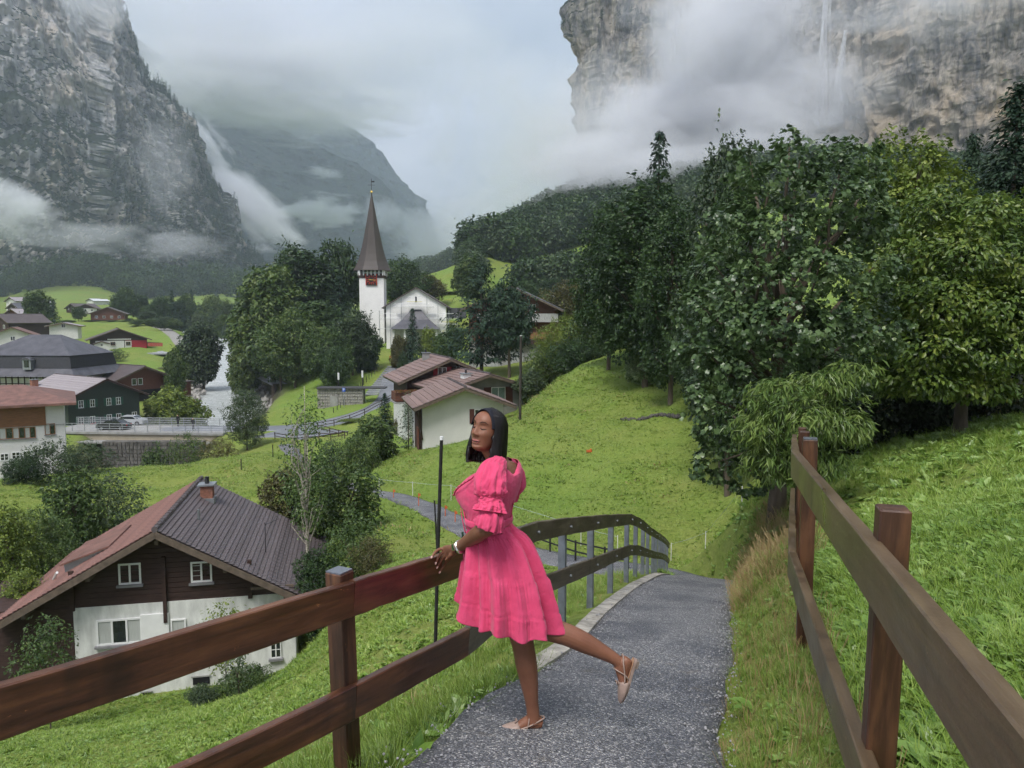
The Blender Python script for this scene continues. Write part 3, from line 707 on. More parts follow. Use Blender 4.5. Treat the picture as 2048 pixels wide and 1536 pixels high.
# unit meshes shared by far and middle-distance trees (height 1)
UNIT = {}
def unit(kind, ar=None):
    base = kind
    if ar is not None and kind.split('_')[0] in ('broad', 'fine', 'bush', 'loose'):
        opt = {'broad': (.55, .85), 'fine': (.5, .8, 1.1), 'bush': (.8, 1.5), 'loose': (.7, 1.2)}[kind.split('_')[0]]
        w0 = min(opt, key=lambda q: abs(math.log(q / ar))); kind = '%s@%.2f' % (kind, w0)
    if kind in UNIT: return UNIT[kind]
    w0 = float(kind.split('@')[1]) if '@' in kind else None
    s = sum(ord(c) * (i + 3) for i, c in enumerate(kind)) % 900
    r = np.random.default_rng(s)
    if kind.startswith('broad'):
        w_ = .55 if 'tall' in kind else (w0 or .85); k = 20
        L = crown_lumps(r, 1., w_, .12, k, .05); c = crown_leaves(s, L, 9000, .034, 'quad', .13, .5); t = trunk_mesh(s, L, 1., .15, .022)
    elif kind.startswith('fine'):      # denser, smaller leaves for the nearer trees
        w_ = w0 or .8; L = crown_lumps(r, 1., w_, .03, 34, .05); c = crown_leaves(s, L, int(25000 * (w_ / .8) ** .6), .0170, 'quad', .22, .5); t = trunk_mesh(s, L, 1., .15, .016, 14)
    elif kind.startswith('bush'):
        w_ = w0 or 1.5; L = crown_lumps(r, 1., w_, -.1, 18, .0); c = crown_leaves(s, L, 9000, .048, 'quad', .14, .45, zmin=-.05); t = trunk_mesh(s, L, .8, .0, .02, 12)
    elif kind.startswith('loose'):     # see-through shrub with upright shoots
        w_ = w0 or 1.2; L = crown_lumps(r, 1., w_, .0, 26, -.1); c = crown_leaves(s, L, 7000, .040, 'oval', .27, .4, fill=.3, zmin=-.02); t = trunk_mesh(s, L, .9, .0, .012, 22)
    elif kind.startswith('spruce'):
        w_ = .42; c = conifer_mesh(s, 1., w_, .05, 44, 11, .048, .28, 12); t = ctrunk(1, .018)
    elif kind.startswith('nearspruce'):
        w_ = .42; c = conifer_mesh(s, 1., w_, .05, 64, 15, .026, .30, 22, .2); t = ctrunk(1, .016)
    elif kind.startswith('narrow'):
        w_ = .30; c = conifer_mesh(s, 1., w_, .03, 30, 9, .06, .1, 7, .3, .6, .03); t = ctrunk(1, .015)
    elif kind.startswith('pine'):
        w_ = .8; L = crown_lumps(r, 1., w_, .30, 16, -.1); c = crown_leaves(s, L, 8000, .05, 'spray', .2, .5); t = trunk_mesh(s, L, 1., .35, .025)
    elif kind.startswith('cedar'):
        w_ = .7; c = conifer_mesh(s, 1., w_, .14, 20, 13, .048, .12, 30, .28, .6, .03); t = ctrunk(1, .022)
    elif kind.startswith('bare'):
        w_ = .4; c = conifer_mesh(s, 1., w_, .02, 30, 7, .05, -.1, 7, .35, .45, .05); t = ctrunk(1, .012)
    UNIT[kind] = (c, t, w_); return UNIT[kind]
_slotcache = {}
def plant(kind, px, D, ytop, wpx, m, label, cat='tree', name='tree', group=None, dz=0, base=None, bk=None):
    g = onG(px, D, dz); top = P(px, ytop, D)[2]; h = max(.4, top - g.z)
    W = wpx / FPX * D; c, t, w_ = unit(kind, W / h); sx = W / w_; kind = c.name
    key = (kind, m.name)
    if key not in _slotcache:
        c2 = c.copy(); c2.materials.append(m); _slotcache[key] = c2
    e = thing(name, label, cat, g, rng.random() * 6.28, group)
    cr = link('crown', _slotcache[key], None, e); cr.scale = (sx, sx, h)
    if not t.materials: t.materials.append(bark)
    tr = link('stem' if cat in ('shrub', 'bush') else 'trunk', t, None, e); tr.scale = ((sx + h) / 2, (sx + h) / 2, h)
    return e

FAR = 'trees in the far valley'
TREES = [
 # wooded mound left of the church
 ('broad_a', 545, 165, 518, 150, L_MD, 'big rounded green tree at the left front of the church wood'),
 ('broad_b', 610, 176, 488, 150, L_DK, 'tall dark broadleaf tree topping the wood left of the steeple'),
 ('pine_a', 680, 184, 482, 100, L_DK, 'dark pine nearest the steeple, standing just left of it'),
 ('pine_b', 585, 192, 500, 95, L_DK, 'dark pine rising at the back of the church wood'),
 ('broad_c', 503, 180, 588, 85, L_MD, 'lower green tree at the far left edge of the church wood'),
 ('spruce_a', 682, 172, 552, 78, L_SP, 'pointed dark spruce just left of the white tower'),
 ('broad_tall', 640, 160, 592, 110, L_DK, 'dark tree in the middle of the church wood'),
 ('broad_d', 590, 152, 612, 130, L_MD, 'wide mid-green tree above the river path'),
 ('broad_a', 500, 176, 655, 75, L_MD, 'small round tree beside the river path bend'),
 ('broad_b', 705, 150, 618, 95, L_CO, 'grey-green tree in front of the foot of the church tower'),
 ('broad_c', 655, 142, 652, 110, L_MD, 'bushy tree on the lawn edge below the church wood'),
 ('broad_d', 672, 137, 690, 70, L_DK, 'small dark tree at the lawn edge above the retaining wall'),
 ('broad_a', 560, 158, 640, 110, L_DK, 'dark undergrowth tree over the river path'),
 ('broad_b', 480, 168, 690, 60, L_MD, 'low tree where the river path leaves the wood'),
 ('bush_a', 730, 152, 640, 60, L_DK, 'dark bush against the left side of the church tower'),
 # right of the tower
 ('broad_a', 808, 215, 516, 110, L_DK, 'dark tree showing above the church nave roof'),
 ('broad_c', 858, 220, 548, 85, L_BR, 'brownish tree behind the right slope of the nave roof'),
 ('spruce_b', 795, 225, 528, 45, L_SP, 'slim spruce right behind the steeple'),
 ('broad_tall', 937, 210, 508, 62, L_MD, 'tall loose tree on the green slope right of the church'),
 ('broad_d', 905, 235, 590, 60, L_MD, 'round tree low on the slope behind the church'),
 ('spruce_a', 826, 150, 616, 44, L_SP, 'small dark conifer in front of the church porch'),
 ('bush_b', 857, 151, 655, 42, L_YG, 'yellowish shrub beside the church porch'),
 ('bush_a', 800, 152, 668, 46, L_BR, 'reddish brown shrub at the church terrace edge'),
 ('bush_c', 888, 140, 668, 60, L_MD, 'green shrub right of the church terrace'),
 ('bush_b', 805, 138, 702, 22, L_DK, 'tiny round clipped tree on the church lawn'),
 ('cedar_a', 963, 108, 530, 150, L_SP, 'large layered dark conifer left of the timber house'),
 ('pine_c', 1020, 104, 566, 110, L_SP, 'dark pine with bare trunk in front of the timber house'),
 ('broad_b', 905, 150, 655, 60, L_DK, 'dark tree between church and layered conifer'),
 ('broad_a', 1095, 150, 590, 75, L_MD, 'green tree behind the gable of the timber house'),
 ('broad_c', 1140, 130, 560, 110, L_BR, 'olive tree between timber house and the tall dark trees'),
 ('broad_c', 1010, 190, 566, 80, L_MD, 'round tree above the roof of the timber house'),
 ('broad_b', 1050, 200, 562, 85, L_DK, 'dark tree on the slope above the timber house'),
 ('broad_a', 1110, 210, 556, 95, L_DK, 'broad dark tree higher on the slope right of the timber house'),
 ('bush_c', 700, 108, 850, 60, L_YG, 'yellow-green roadside bush behind the rail fence'),
 # garden of the red-shuttered chalet
 ('spruce_b', 768, 92, 786, 46, L_SP, 'small pointed conifer in the bend of the road'),
 ('bare_a', 815, 70, 782, 52, L_CO, 'slim greyish conifer at the corner of the white-walled chalet'),
 ('bush_a', 745, 70, 828, 105, L_MD, 'big green bush left of the slim greyish conifer'),
 ('bush_b', 715, 62, 872, 95, L_MD, 'lower bush at the upper end of the hillside path'),
 ('loose_a', 665, 64, 880, 80, L_CO, 'loose grey-green shrub beside the parking place'),
 ('bush_b', 800, 86, 835, 40, L_BR, 'orange tinged shrub under the small pointed conifer'),
 # river side
 ('broad_c', 405, 182, 636, 82, L_CO, 'tall airy tree with grey trunk on the river bank'),
 ('broad_tall', 347, 148, 690, 44, L_MD, 'slender tree beside the open barn'),
 ('bush_b', 330, 128, 772, 90, L_YG, 'bright yellow-green bush beside the green shuttered chalet'),
 ('bush_c', 372, 131, 786, 80, L_YG, 'bright yellow-green bush ending at the river bank'),
 ('fine_b', 488, 92, 772, 105, L_CO, 'dark bushy tree standing in front of the river by the bridge'),
 ('loose_b', 365, 90, 868, 90, L_MD, 'shrub growing against the bridge wall'),
 ('loose_a', 430, 89, 876, 80, L_BR, 'brownish shrub below the bridge, left of the dark bushy tree'),
 ('loose_c', 300, 88, 884, 60, L_MD, 'thin shrub at the dark river wall'),
 ('broad_b', 80, 262, 578, 58, L_MD, 'tall light green tree in the far village'),
 ('spruce_a', 112, 255, 600, 36, L_SP, 'dark spruce beside the light green village tree'),
 ('spruce_b', 93, 250, 622, 36, L_DK, 'dark conifer in front of the light green village tree'),
 ('bush_a', 200, 205, 700, 42, L_DK, 'dark shrub in the field behind the long brown roof'),
 ('loose_b', 232, 205, 698, 46, L_MD, 'spiky shrub in the field, right of the dark one'),
 ('bush_c', 190, 330, 640, 50, L_DK, 'hedge-like bush in front of the far brown chalet'),
 ('bush_a', 222, 322, 642, 40, L_MD, 'round bush right of the hedge in front of the far brown chalet'),
 ('broad_d', 160, 330, 612, 30, L_DK, 'dark little tree left of the far brown chalet'),
 ('broad_a', 138, 310, 640, 32, L_MD, 'little round tree at the edge of the far meadow'),
 ('bush_b', 300, 250, 700, 44, L_BR, 'brownish bank shrub near the river bend'),
 ('bush_a', 330, 190, 735, 60, L_BR, 'brown reedy shrub behind the barn'),
 ('broad_tall', 375, 180, 700, 34, L_MD, 'thin tree left of the tall airy river tree'),
 # meadow edge on the left
 ('loose_c', 95, 62, 880, 120, L_CO, 'thin shrub in front of the white house wall'),
 ('loose_a', 165, 64, 884, 110, L_CO, 'loose shrub at the right corner of the white house'),
 ('bush_c', 30, 60, 915, 90, L_DK, 'dark bush below the windows of the white house'),
 ('loose_b', 200, 47, 950, 170, L_CO, 'wide willow-like shrub behind the chalet roof'),
 ('loose_c', 130, 45, 935, 130, L_MD, 'shrub left of the wide willow-like one'),
 ('fine_b', 60, 37, 1010, 170, L_MD, 'dense green tree crown touching the red side of the chalet roof'),
 ('fine_a', -10, 34, 990, 150, L_YG, 'yellow-green tree at the left picture edge by the chalet'),
 ('fine_c', 20, 30, 1120, 130, L_YG, 'yellowing shrub below the left eave of the chalet'),
 # shrubs right of the chalet
 ('loose_d', 695, 36, 925, 140, L_MD, 'tall dark green bush right of the birch'),
 ('loose_a', 560, 40, 930, 120, L_BR, 'reddish brown bush left of the birch'),
 ('loose_b', 620, 38, 900, 120, L_MD, 'loose green shrub around the birch trunk'),
 ('loose_e', 700, 30, 1035, 170, L_MD, 'dense shrub hanging over the chalet roof edge'),
 ('fine_b', 625, 29.5, 1085, 120, L_DK, 'dark shrub at the back corner of the chalet'),
 ('bush_c', 630, 26.5, 1190, 90, L_DK, 'ivy-like bush at the right corner of the chalet wall'),
 ('loose_c', 735, 28, 1075, 90, L_BR, 'low brownish shrub on the slope behind the fence'),
 ('bush_a', 470, 25.6, 1338, 120, L_MD, 'low leafy bush at the foot of the white chalet wall'),
 ('bush_c', 380, 25.2, 1372, 80, L_CO, 'flat dark bush under the cellar window of the chalet'),
 # right hand side
 ('fine_b', 1290, 56, 330, 250, L_DK, 'huge dark tree on the skyline of the green hill'),
 ('fine_a', 1215, 62, 395, 150, L_DK, 'dark tree at the left end of the skyline group'),
 ('fine_c', 1345, 50, 380, 190, L_DK, 'dark tree right of the huge skyline tree'),
 ('spruce_a', 1312, 80, 262, 130, L_SP, 'spruce whose tip stands alone above the skyline trees'),
 ('fine_a', 1455, 38, 232, 210, L_CO, 'greyish walnut-like tree behind the near maple'),
 ('fine_c', 1462, 36, 330, 170, L_DK, 'dark tree between skyline group and walnut-like tree'),
 ('fine_b', 1800, 26, 222, 270, L_YG, 'light green tree rising behind the near maple'),
 ('nearspruce_b', 2008, 27, 165, 330, L_SP, 'dense dark spruce at the right picture edge'),
 ('nearspruce_a', 1925, 34, 270, 190, L_SP, 'dark spruce left of the big one at the right edge'),
 ('nearspruce_a', 1840, 30, 330, 200, L_SP, 'dark conifer half hidden behind the yellow-green tree'),
 ('bush_b', 1205, 74, 606, 150, L_MD, 'tall bush below the dark skyline trees'),
 ('fine_c', 1140, 76, 628, 150, L_YG, 'fresh green bush above the hill crest'),
 ('bush_a', 1100, 80, 690, 110, L_MD, 'bush behind the wooden mast on the hill crest'),
 ('bush_c', 1062, 74, 738, 70, L_CO, 'greyish shrub beside the wooden mast'),
 ('bush_b', 1150, 71, 680, 120, L_DK, 'shadowy bush on the hill crest'),
 ('loose_b', 1256, 66, 672, 36, L_YG, 'small upright shrub on the hillside'),
 ('bush_a', 1290, 57, 682, 92, L_WH, 'rounded shrub with whitish leaves on the hillside'),
 ('loose_a', 1345, 60, 640, 100, L_YG, 'yellow-green shrub behind the whitish-leaved one'),
 ('fine_a', 1428, 46, 560, 190, L_DK, 'dark shrub filling the gap left of the near maple'),
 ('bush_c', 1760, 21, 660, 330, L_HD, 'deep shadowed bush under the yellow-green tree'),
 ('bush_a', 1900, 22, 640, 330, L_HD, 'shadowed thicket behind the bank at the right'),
 ('bush_b', 2010, 22, 735, 190, L_BR, 'brown and yellow bush at the right picture edge'),
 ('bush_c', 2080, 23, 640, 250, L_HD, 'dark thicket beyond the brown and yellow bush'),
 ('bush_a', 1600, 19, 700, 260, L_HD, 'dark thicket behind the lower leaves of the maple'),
]
for t in TREES:
    b_ = t[0].startswith(('bush', 'loose')); plant(*t, cat='bush' if b_ else 'tree', name='bush' if b_ else ('conifer' if t[0][:4] in ('spru', 'near', 'ceda', 'bare', 'pine', 'narr') else 'broadleaf_tree'))
# rows of trees closing the valley behind the river
_kinds = ['broad_a', 'spruce_a', 'broad_c', 'broad_tall', 'spruce_b', 'broad_b', 'broad_d']
_side = ['beside the far meadow', 'behind the field path', 'behind the river bend', 'left of the church wood']
_i = 0
for px in range(244, 500, 13):
    k = _kinds[_i % 7]; D = 350 + 60 * rng.random(); yt = 585 + 28 * rng.random() - (14 if 'spru' in k else 0)
    if _i == 1: yt = 572; k = 'broad_a'
    c_ = 'conifer' if 'spru' in k else 'broadleaf_tree'; sd = _side[min(3, (px - 244) // 64)]
    plant(k, px, D, yt, 44 if 'spru' not in k else 26, L_SP if 'spru' in k else (L_MD if _i % 3 else L_DK), ('spruce' if 'spru' in k else 'leafy tree') + ' in the far tree line ' + sd, 'tree', c_, 'tree line %s, %s' % (sd, 'spruces' if 'spru' in k else 'leafy trees')); _i += 1
for px in range(262, 492, 17):
    k = _kinds[(_i * 3) % 7]; D = 285 + 40 * rng.random(); yt = 618 + 22 * rng.random(); sd = _side[min(3, (px - 244) // 64)]
    c_ = 'conifer' if 'spru' in k else 'broadleaf_tree'
    if px > 350 and px < 440: D = 345
    plant(k, px, D, yt, 40, L_SP if 'spru' in k else (L_MD if _i % 2 else L_CO), ('small spruce' if 'spru' in k else 'small round tree') + ' in the front row ' + sd, 'tree', c_, 'front row %s, %s' % (sd, 'small spruces' if 'spru' in k else 'small round trees')); _i += 1

# birch: slender pale trunk, sparse leaves
def hero(label, name, cat, px, D, lumps, n, leaf, shape, m, tr0, seed, bm_=None, gap=.2, nl=14, up=.4, lean=0, dz=0, droop=0., h=None, z0=0, fill=.15):
    g = onG(px, D, dz); e = thing(name, label, cat, g)
    link('crown', crown_leaves(seed, lumps, n, leaf, shape, gap, up, fill, droop), m, e)
    link('trunk', trunk_mesh(seed, lumps, h, z0, tr0, nl, 9, lean), bm_ or bark, e); return e
r_ = np.random.default_rng(77)
g = onG(608, 33.5); hb = P(608, 755, 33.5)[2] - g.z
lb = crown_lumps(r_, hb, 2.6, hb * .25, 34, .1)
hero('slender birch with pale thin trunk between chalet roof and meadow', 'birch_tree', 'tree', 608, 33.5, lb, 2300, .12, 'quad', L_YL, .075, 5, birch, .20, 24, h=hb * 1.25, z0=hb * .1)
# near maple
g = onG(1560, 15); hm = P(1560, 262, 15)[2] - g.z
L = []
def lump_px(px, py, D, rx, ry, gx, rd=None):
    p = np.array(P(px, py, D) - gx); k = D / FPX; return (p, np.array([rx * k, (rd or rx) * k, ry * k]))
for (a, b_, D, rx, ry) in [(1600,330,15,70,60),(1540,370,14.6,80,65),(1690,320,15.4,70,60),(1660,400,14.4,100,70),(1470,450,14.8,90,60),(1560,470,14,100,70),(1720,440,15,85,75),(1430,540,14.8,75,55),(1520,570,13.8,100,65),
   (1640,540,13.6,110,75),(1750,540,14.6,75,65),(1400,620,14.6,60,50),(1470,650,14,90,60),(1580,650,13.4,105,70),(1690,660,13.8,90,60),(1420,720,14.2,70,50),(1500,750,13.8,85,55),(1400,800,14,50,45),(1450,850,13.8,70,55),(1560,800,13.8,90,55),
   (1440,930,13.9,62,45),(1500,950,13.8,60,40),(1640,760,14.4,90,50),(1760,660,15.4,70,60),(1580,285,15.6,30,40),(1500,330,15.8,50,50),(1740,360,16,60,60),(1390,700,15,45,45),(1470,560,16,110,90),(1640,480,16.5,130,110),(1590,700,16,130,90)]:
    L.append(lump_px(a, b_, D, rx, ry, g))
L = [(c, rr * (.90 if c[2] < 4.5 else .74)) for c, rr in L]
hero('large leafy maple with dark green lobed leaves beside the right fence', 'maple_tree', 'tree', 1560, 15, L, 46000, .092, 'maple', L_MP, .16, 21, None, .30, 30, .5, h=hm, z0=.6, fill=.2)
# yellow-green tree at the right
g = onG(1930, 18); hm = P(1930, 400, 18)[2] - g.z; L = []
for (a, b_, D, rx, ry) in [(1860,430,18,60,45),(1950,440,17.5,70,45),(2030,450,18,70,50),(1830,510,17.6,70,50),(1920,520,17,90,55),(2020,530,17,90,55),(1800,600,17.6,70,50),(1890,610,16.8,90,55),(1990,620,16.6,90,55),(2070,600,17,80,60),
   (1780,680,17.4,70,45),(1870,690,16.8,90,50),(1970,700,16.6,90,50),(2060,690,17,80,50),(1760,750,17.6,60,35),(1850,760,17,80,36),(1950,770,17,80,32),(1880,395,18,22,28),(1995,410,18,30,25),(1960,560,18.5,120,90)]:
    L.append(lump_px(a, b_, D, rx, ry, g))
hero('yellow-green broadleaf tree arching over the dark hollow at the right', 'broadleaf_tree', 'tree', 1930, 18, L, 24000, .13, 'oval', L_LM, .15, 33, None, .13, 18, .45, h=hm, z0=.6)
# shrub with long hanging leaves in front of the maple
g = onG(1600, 13); L = []
for (a, b_, D, rx, ry) in [(1640,770,12.6,62,34),(1560,790,12.6,62,36),(1690,745,12.6,40,24),(1600,840,12.3,80,40),(1520,860,12.6,52,40),(1680,850,12.6,60,40),(1560,920,12.6,70,40),(1630,920,12.6,60,36)]:
    L.append(lump_px(a, b_, D, rx, ry, g))
hero('bright green shrub with long drooping leaves at the end of the right fence', 'shrub', 'shrub', 1600, 13, L, 6500, .13, 'long', L_YL, .05, 41, None, .14, 8, .3, h=2.6, z0=.2, droop=.9)
# small garden plants in front of the chalet
for (px, D, yt, W_, n, m, lab, sd) in ((430, 25.5, 1186, 1.5, 900, L_YG, 'young light green shrub in front of the chalet window', 51), (60, 24.5, 1225, 2.4, 2600, L_MD, 'dark leafy shrub at the left corner of the chalet', 52), (455, 24.3, 1300, .9, 260, L_CO, 'thin sapling against the white chalet wall', 53)):
    g = onG(px, D); h_ = P(px, yt, D)[2] - g.z
    hero(lab, 'shrub', 'shrub', px, D, crown_lumps(np.random.default_rng(sd), h_, W_, h_ * .15, 14), n, .10, 'oval', m, .025, sd, None, .2, 12, .4, h=h_, z0=.1)

# ---------- instancing for masses nobody could count
def scatter(name, P_, scale, sources, pick=None, rot=None, tilt=.12, kind='stuff'):
    n = len(P_); me = new_pts(name, P_)
    r = np.random.default_rng(len(P_)); rt = np.stack([r.normal(0, tilt, n), r.normal(0, tilt, n), r.random(n) * 6.283], 1) if rot is None else rot
    attr(me, 'rot', rt, typ='FLOAT_VECTOR'); attr(me, 'scl', np.broadcast_to(scale, (n,)))
    a = me.attributes.new('pick', 'INT', 'POINT'); a.data.foreach_set('value', (r.integers(0, len(sources), n) if pick is None else pick).astype(np.int32))
    c = bpy.data.collections.new(name + '_source')
    for i, s in enumerate(sources):
        o = bpy.data.objects.new('%s_%02d' % (name, i), s); c.objects.link(o)
    o = link(name, me); g = bpy.data.node_groups.new(name, 'GeometryNodeTree')
    g.interface.new_socket('Geometry', in_out='INPUT', socket_type='NodeSocketGeometry'); g.interface.new_socket('Geometry', in_out='OUTPUT', socket_type='NodeSocketGeometry')
    N = g.nodes; gi = N.new('NodeGroupInput'); go = N.new('NodeGroupOutput'); iop = N.new('GeometryNodeInstanceOnPoints'); ci = N.new('GeometryNodeCollectionInfo')
    ci.inputs['Collection'].default_value = c; ci.inputs['Separate Children'].default_value = True; ci.inputs['Reset Children'].default_value = True
    def na(nm, ty):
        x = N.new('GeometryNodeInputNamedAttribute'); x.data_type = ty; x.inputs['Name'].default_value = nm; return x.outputs['Attribute']
    e2r = N.new('FunctionNodeEulerToRotation')
    g.links.new(gi.outputs[0], iop.inputs['Points']); g.links.new(ci.outputs[0], iop.inputs['Instance']); iop.inputs['Pick Instance'].default_value = True
    g.links.new(na('pick', 'INT'), iop.inputs['Instance Index']); g.links.new(na('rot', 'FLOAT_VECTOR'), e2r.inputs[0]); g.links.new(e2r.outputs[0], iop.inputs['Rotation'])
    g.links.new(na('scl', 'FLOAT'), iop.inputs['Scale']); g.links.new(iop.outputs[0], go.inputs[0])
    md = o.modifiers.new('scatter', 'NODES'); md.node_group = g
    return tag(o, kind=kind)
def new_pts(name, V):
    me = bpy.data.meshes.new(name); V = np.asarray(V, np.float32); me.vertices.add(len(V)); me.vertices.foreach_set('co', V.ravel()); me.update(); return me
# forest trees, low detail, height 1
def fmesh(kind, m, s):
    r = np.random.default_rng(s)
    if kind == 'c': me = conifer_mesh(s, 1, .34, .04, 12, 6, .13, .3, 4)
    else: me = crown_leaves(s, crown_lumps(r, 1., .8, .05, 10), 900, .10, 'quad', .1, .5)
    me.materials.append(m); return me
fsrc = [fmesh('c', L_SP, 1), fmesh('c', L_SP, 2), fmesh('b', L_DK, 3), fmesh('b', L_DK, 4), fmesh('b', L_CO, 5)]
def inpoly(px, py, poly):
    c = np.zeros(len(px), bool); j = len(poly) - 1
    for i in range(len(poly)):
        xi, yi = poly[i]; xj, yj = poly[j]
        c ^= ((yi > py) != (yj > py)) & (px < (xj - xi) * (py - yi) / (yj - yi + 1e-9) + xi); j = i
    return c
def forest(name, n, px, Dr, polys, hmin, hmax, broad=.5, seed=1, not_poly=()):
    r = np.random.default_rng(seed); D = Dr[0] + (Dr[1] - Dr[0]) * r.random(n); X = (px[0] + (px[1] - px[0]) * r.random(n) - 1024) / FPX * D
    Z = H(X, D); V = np.stack([X, D, Z], 1); a, b_ = proj(V)
    k = np.zeros(n, bool)
    for p in polys: k |= inpoly(a, b_, p)
    for p in not_poly: k &= ~inpoly(a, b_, p)
    V = V[k]; m = len(V); pick = np.where(r.random(m) < broad, r.integers(2, 5, m), r.integers(0, 2, m))
    return scatter(name, V - [0, 0, .5], hmin + (hmax - hmin) * r.random(m), fsrc, pick, tilt=.03)
forest('forest', 5200, (-200, 1000), (860, 1420), [[(-300,400),(1100,400),(1100,596),(-300,596)]], 16, 28, .3, 2)
forest('forest', 6000, (860, 2100), (310, 560), [[(850,528),(900,528),(985,515),(1000,545),(1120,505),(1200,480),(1400,500),(2300,600),(2300,200),(850,200)]], 9, 17, .75, 3)
forest('forest', 500, (980, 1200), (230, 330), [[(985,650),(1005,600),(1060,590),(1120,578),(1220,560),(1300,660),(985,660)]], 8, 13, .9, 4)
forest('forest', 60, (895, 1010), (250, 340), [[(925,520),(960,505),(960,570),(930,570)],[(880,585),(930,578),(930,588),(880,595)]], 7, 10, .9, 5)
# trees along the skyline of the cliffs
def rim(name, cols, n, h, seed):
    r = np.random.default_rng(seed); o = [x for x in bpy.data.objects if x.name == name][0]; me = o.data
    co = np.empty(len(me.vertices) * 3, np.float32); me.vertices.foreach_get('co', co); co = co.reshape(-1, 3)
    nr = np.empty(len(me.vertices) * 3, np.float32); me.vertices.foreach_get('normal', nr); nr = nr.reshape(-1, 3)
    vg = np.empty(len(co), np.float32); me.attributes['veg'].data.foreach_get('value', vg); px, py = proj(co)
    ok = cols(co, nr, vg, px, py); idx = np.where(ok)[0]; idx = r.choice(idx, min(n, len(idx)), False)
    q = co[idx] + r.normal(0, 1.2, (len(idx), 3)) * [1, 1, 0]
    scatter('forest', q - [0, 0, 2], h * (.6 + .7 * r.random(len(idx))), fsrc[:2], tilt=.05)
rim('mountain', lambda co, nr, vg, px, py: (px > 120) & (px < 620) & (np.abs(py - np.interp(px, [c[0] for c in LCOL], [c[3] for c in LCOL])) < 30) & (nr[:, 2] > .05), 1400, 17, 5)
rim('mountain', lambda co, nr, vg, px, py: (px > -50) & (px < 560) & (nr[:, 2] > .25) & (py > -20) & (vg > .12), 1700, 14, 6)
rim('cliff', lambda co, nr, vg, px, py: (px > 1100) & (px < 1330) & (co[:, 2] > 245) & (nr[:, 2] > .3) & (py > -60), 260, 8, 7)
# ============================================================ BUILDINGS
W_WH = mat('render_white', (.62, .62, .60), rough=.85, var=.05, vscale=.6)
W_WH2 = mat('render_white_aged', (.60, .61, .59), rough=.85, var=.14, vscale=1.6, bump=.004, bscale=30, stretch=(1.6, 1.6, .5))
W_BR = mat('boards_dark_brown', (.045, .026, .022), rough=.75, var=.2, vscale=3, stretch=(1, 1, 6), bump=.01, bscale=9)
W_RB = mat('boards_red_brown', (.11, .045, .030), rough=.75, var=.2, vscale=3, stretch=(1, 1, 6))
W_LB = mat('boards_light_brown', (.20, .095, .045), rough=.75, var=.15, vscale=2, stretch=(1, 1, 6))
W_GN = mat('boards_dark_green', (.030, .042, .034), rough=.75, var=.2, vscale=3, stretch=(1, 1, 6))
W_GR = mat('concrete_grey', (.26, .26, .25), rough=.85, var=.12, vscale=1.0, bump=.006, bscale=12)
T_RED = mat('tiles_red', (.165, .085, .068), rough=.55, var=.22, vscale=1.3, spec=.4, bump=.01, bscale=14)
T_GRY = mat('tiles_dark', (.080, .066, .068), rough=.5, var=.25, vscale=1.8, spec=.55, bump=.008, bscale=20)
T_PUR = mat('tiles_mauve', (.17, .115, .10), rough=.5, var=.22, vscale=1.2, spec=.45)
T_SLT = mat('slate_dark', (.075, .075, .088), rough=.5, var=.18, vscale=.7, spec=.4)
T_BRN = mat('roof_brown', (.085, .068, .068), rough=.55, var=.12, vscale=.5, spec=.4)
T_LGT = mat('roof_pale_stripe', (.30, .27, .28), rough=.5, var=.15, vscale=1.1, spec=.4)
M_WD = mat('verge_board', (.11, .085, .065), rough=.7, var=.2, vscale=4)
M_DK = mat('dark_gap', (.012, .012, .014), rough=.8, var=.1)
F_WH = mat('window_frame_white', (.72, .73, .72), rough=.5, var=.03)
F_BR = mat('window_frame_wood', (.22, .11, .05), rough=.6, var=.12)
GLS = mat('window_glass', (.02, .025, .028), rough=.06, spec=.9, var=.1)
CUR = mat('curtain', (.40, .42, .40), rough=.9, var=.1, vscale=9, stretch=(6, 6, .3))
MET = mat('zinc_sheet', (.30, .32, .34), rough=.4, metal=.6, var=.1)
MBK = mat('black_metal', (.015, .015, .017), rough=.45, var=.1, spec=.5)
SHR = mat('shutter_red', (.28, .012, .025), rough=.5, var=.08)
SHB = mat('shutter_brown', (.10, .035, .028), rough=.6, var=.1)
SHG = mat('shutter_green', (.02, .075, .05), rough=.5, var=.1)
BRK = mat('chimney_brick', (.24, .11, .075), rough=.85, var=.25, vscale=7)
FLW = mat('flower_red', (.50, .02, .03), rough=.7, var=.2, vscale=20)

def pmesh(slope, wdt, courses, th=.03, waves=2):
    """one strip of roofing, lying in XY: X across, Y down the slope; courses step like laid tiles"""
    nx = waves * 4 + 1; xs = np.linspace(-wdt / 2, wdt / 2, nx); zx = .7 * th * np.abs(np.sin(np.linspace(0, pi * waves, nx)))
    V = []; ys = np.linspace(0, slope, courses + 1)
    for j in range(courses):
        for (y, dz) in ((ys[j], .0), (ys[j + 1], th)):
            for k in range(nx): V.append((xs[k], y, dz + zx[k]))
    F = []
    for r in range(2 * courses - 1):
        for k in range(nx - 1): a = r * nx + k; F.append((a, a + nx, a + nx + 1, a + 1))
    base = len(V); yb = 0
    for k in (0, nx - 1):
        for r in (0, 2 * courses - 1):
            V.append((xs[k], ys[0] if r == 0 else ys[-1], -.06))
    V = np.array(V, float); a0, a1, b0, b1 = base, base + 1, base + 2, base + 3
    F.append((a1, b1, (2 * courses - 1) * nx + nx - 1, (2 * courses - 1) * nx)); F.append((a0, b0, b1, a1))
    F.append((0, nx - 1, b0, a0))
    return new_mesh('roof_panel', V, np.array(F))
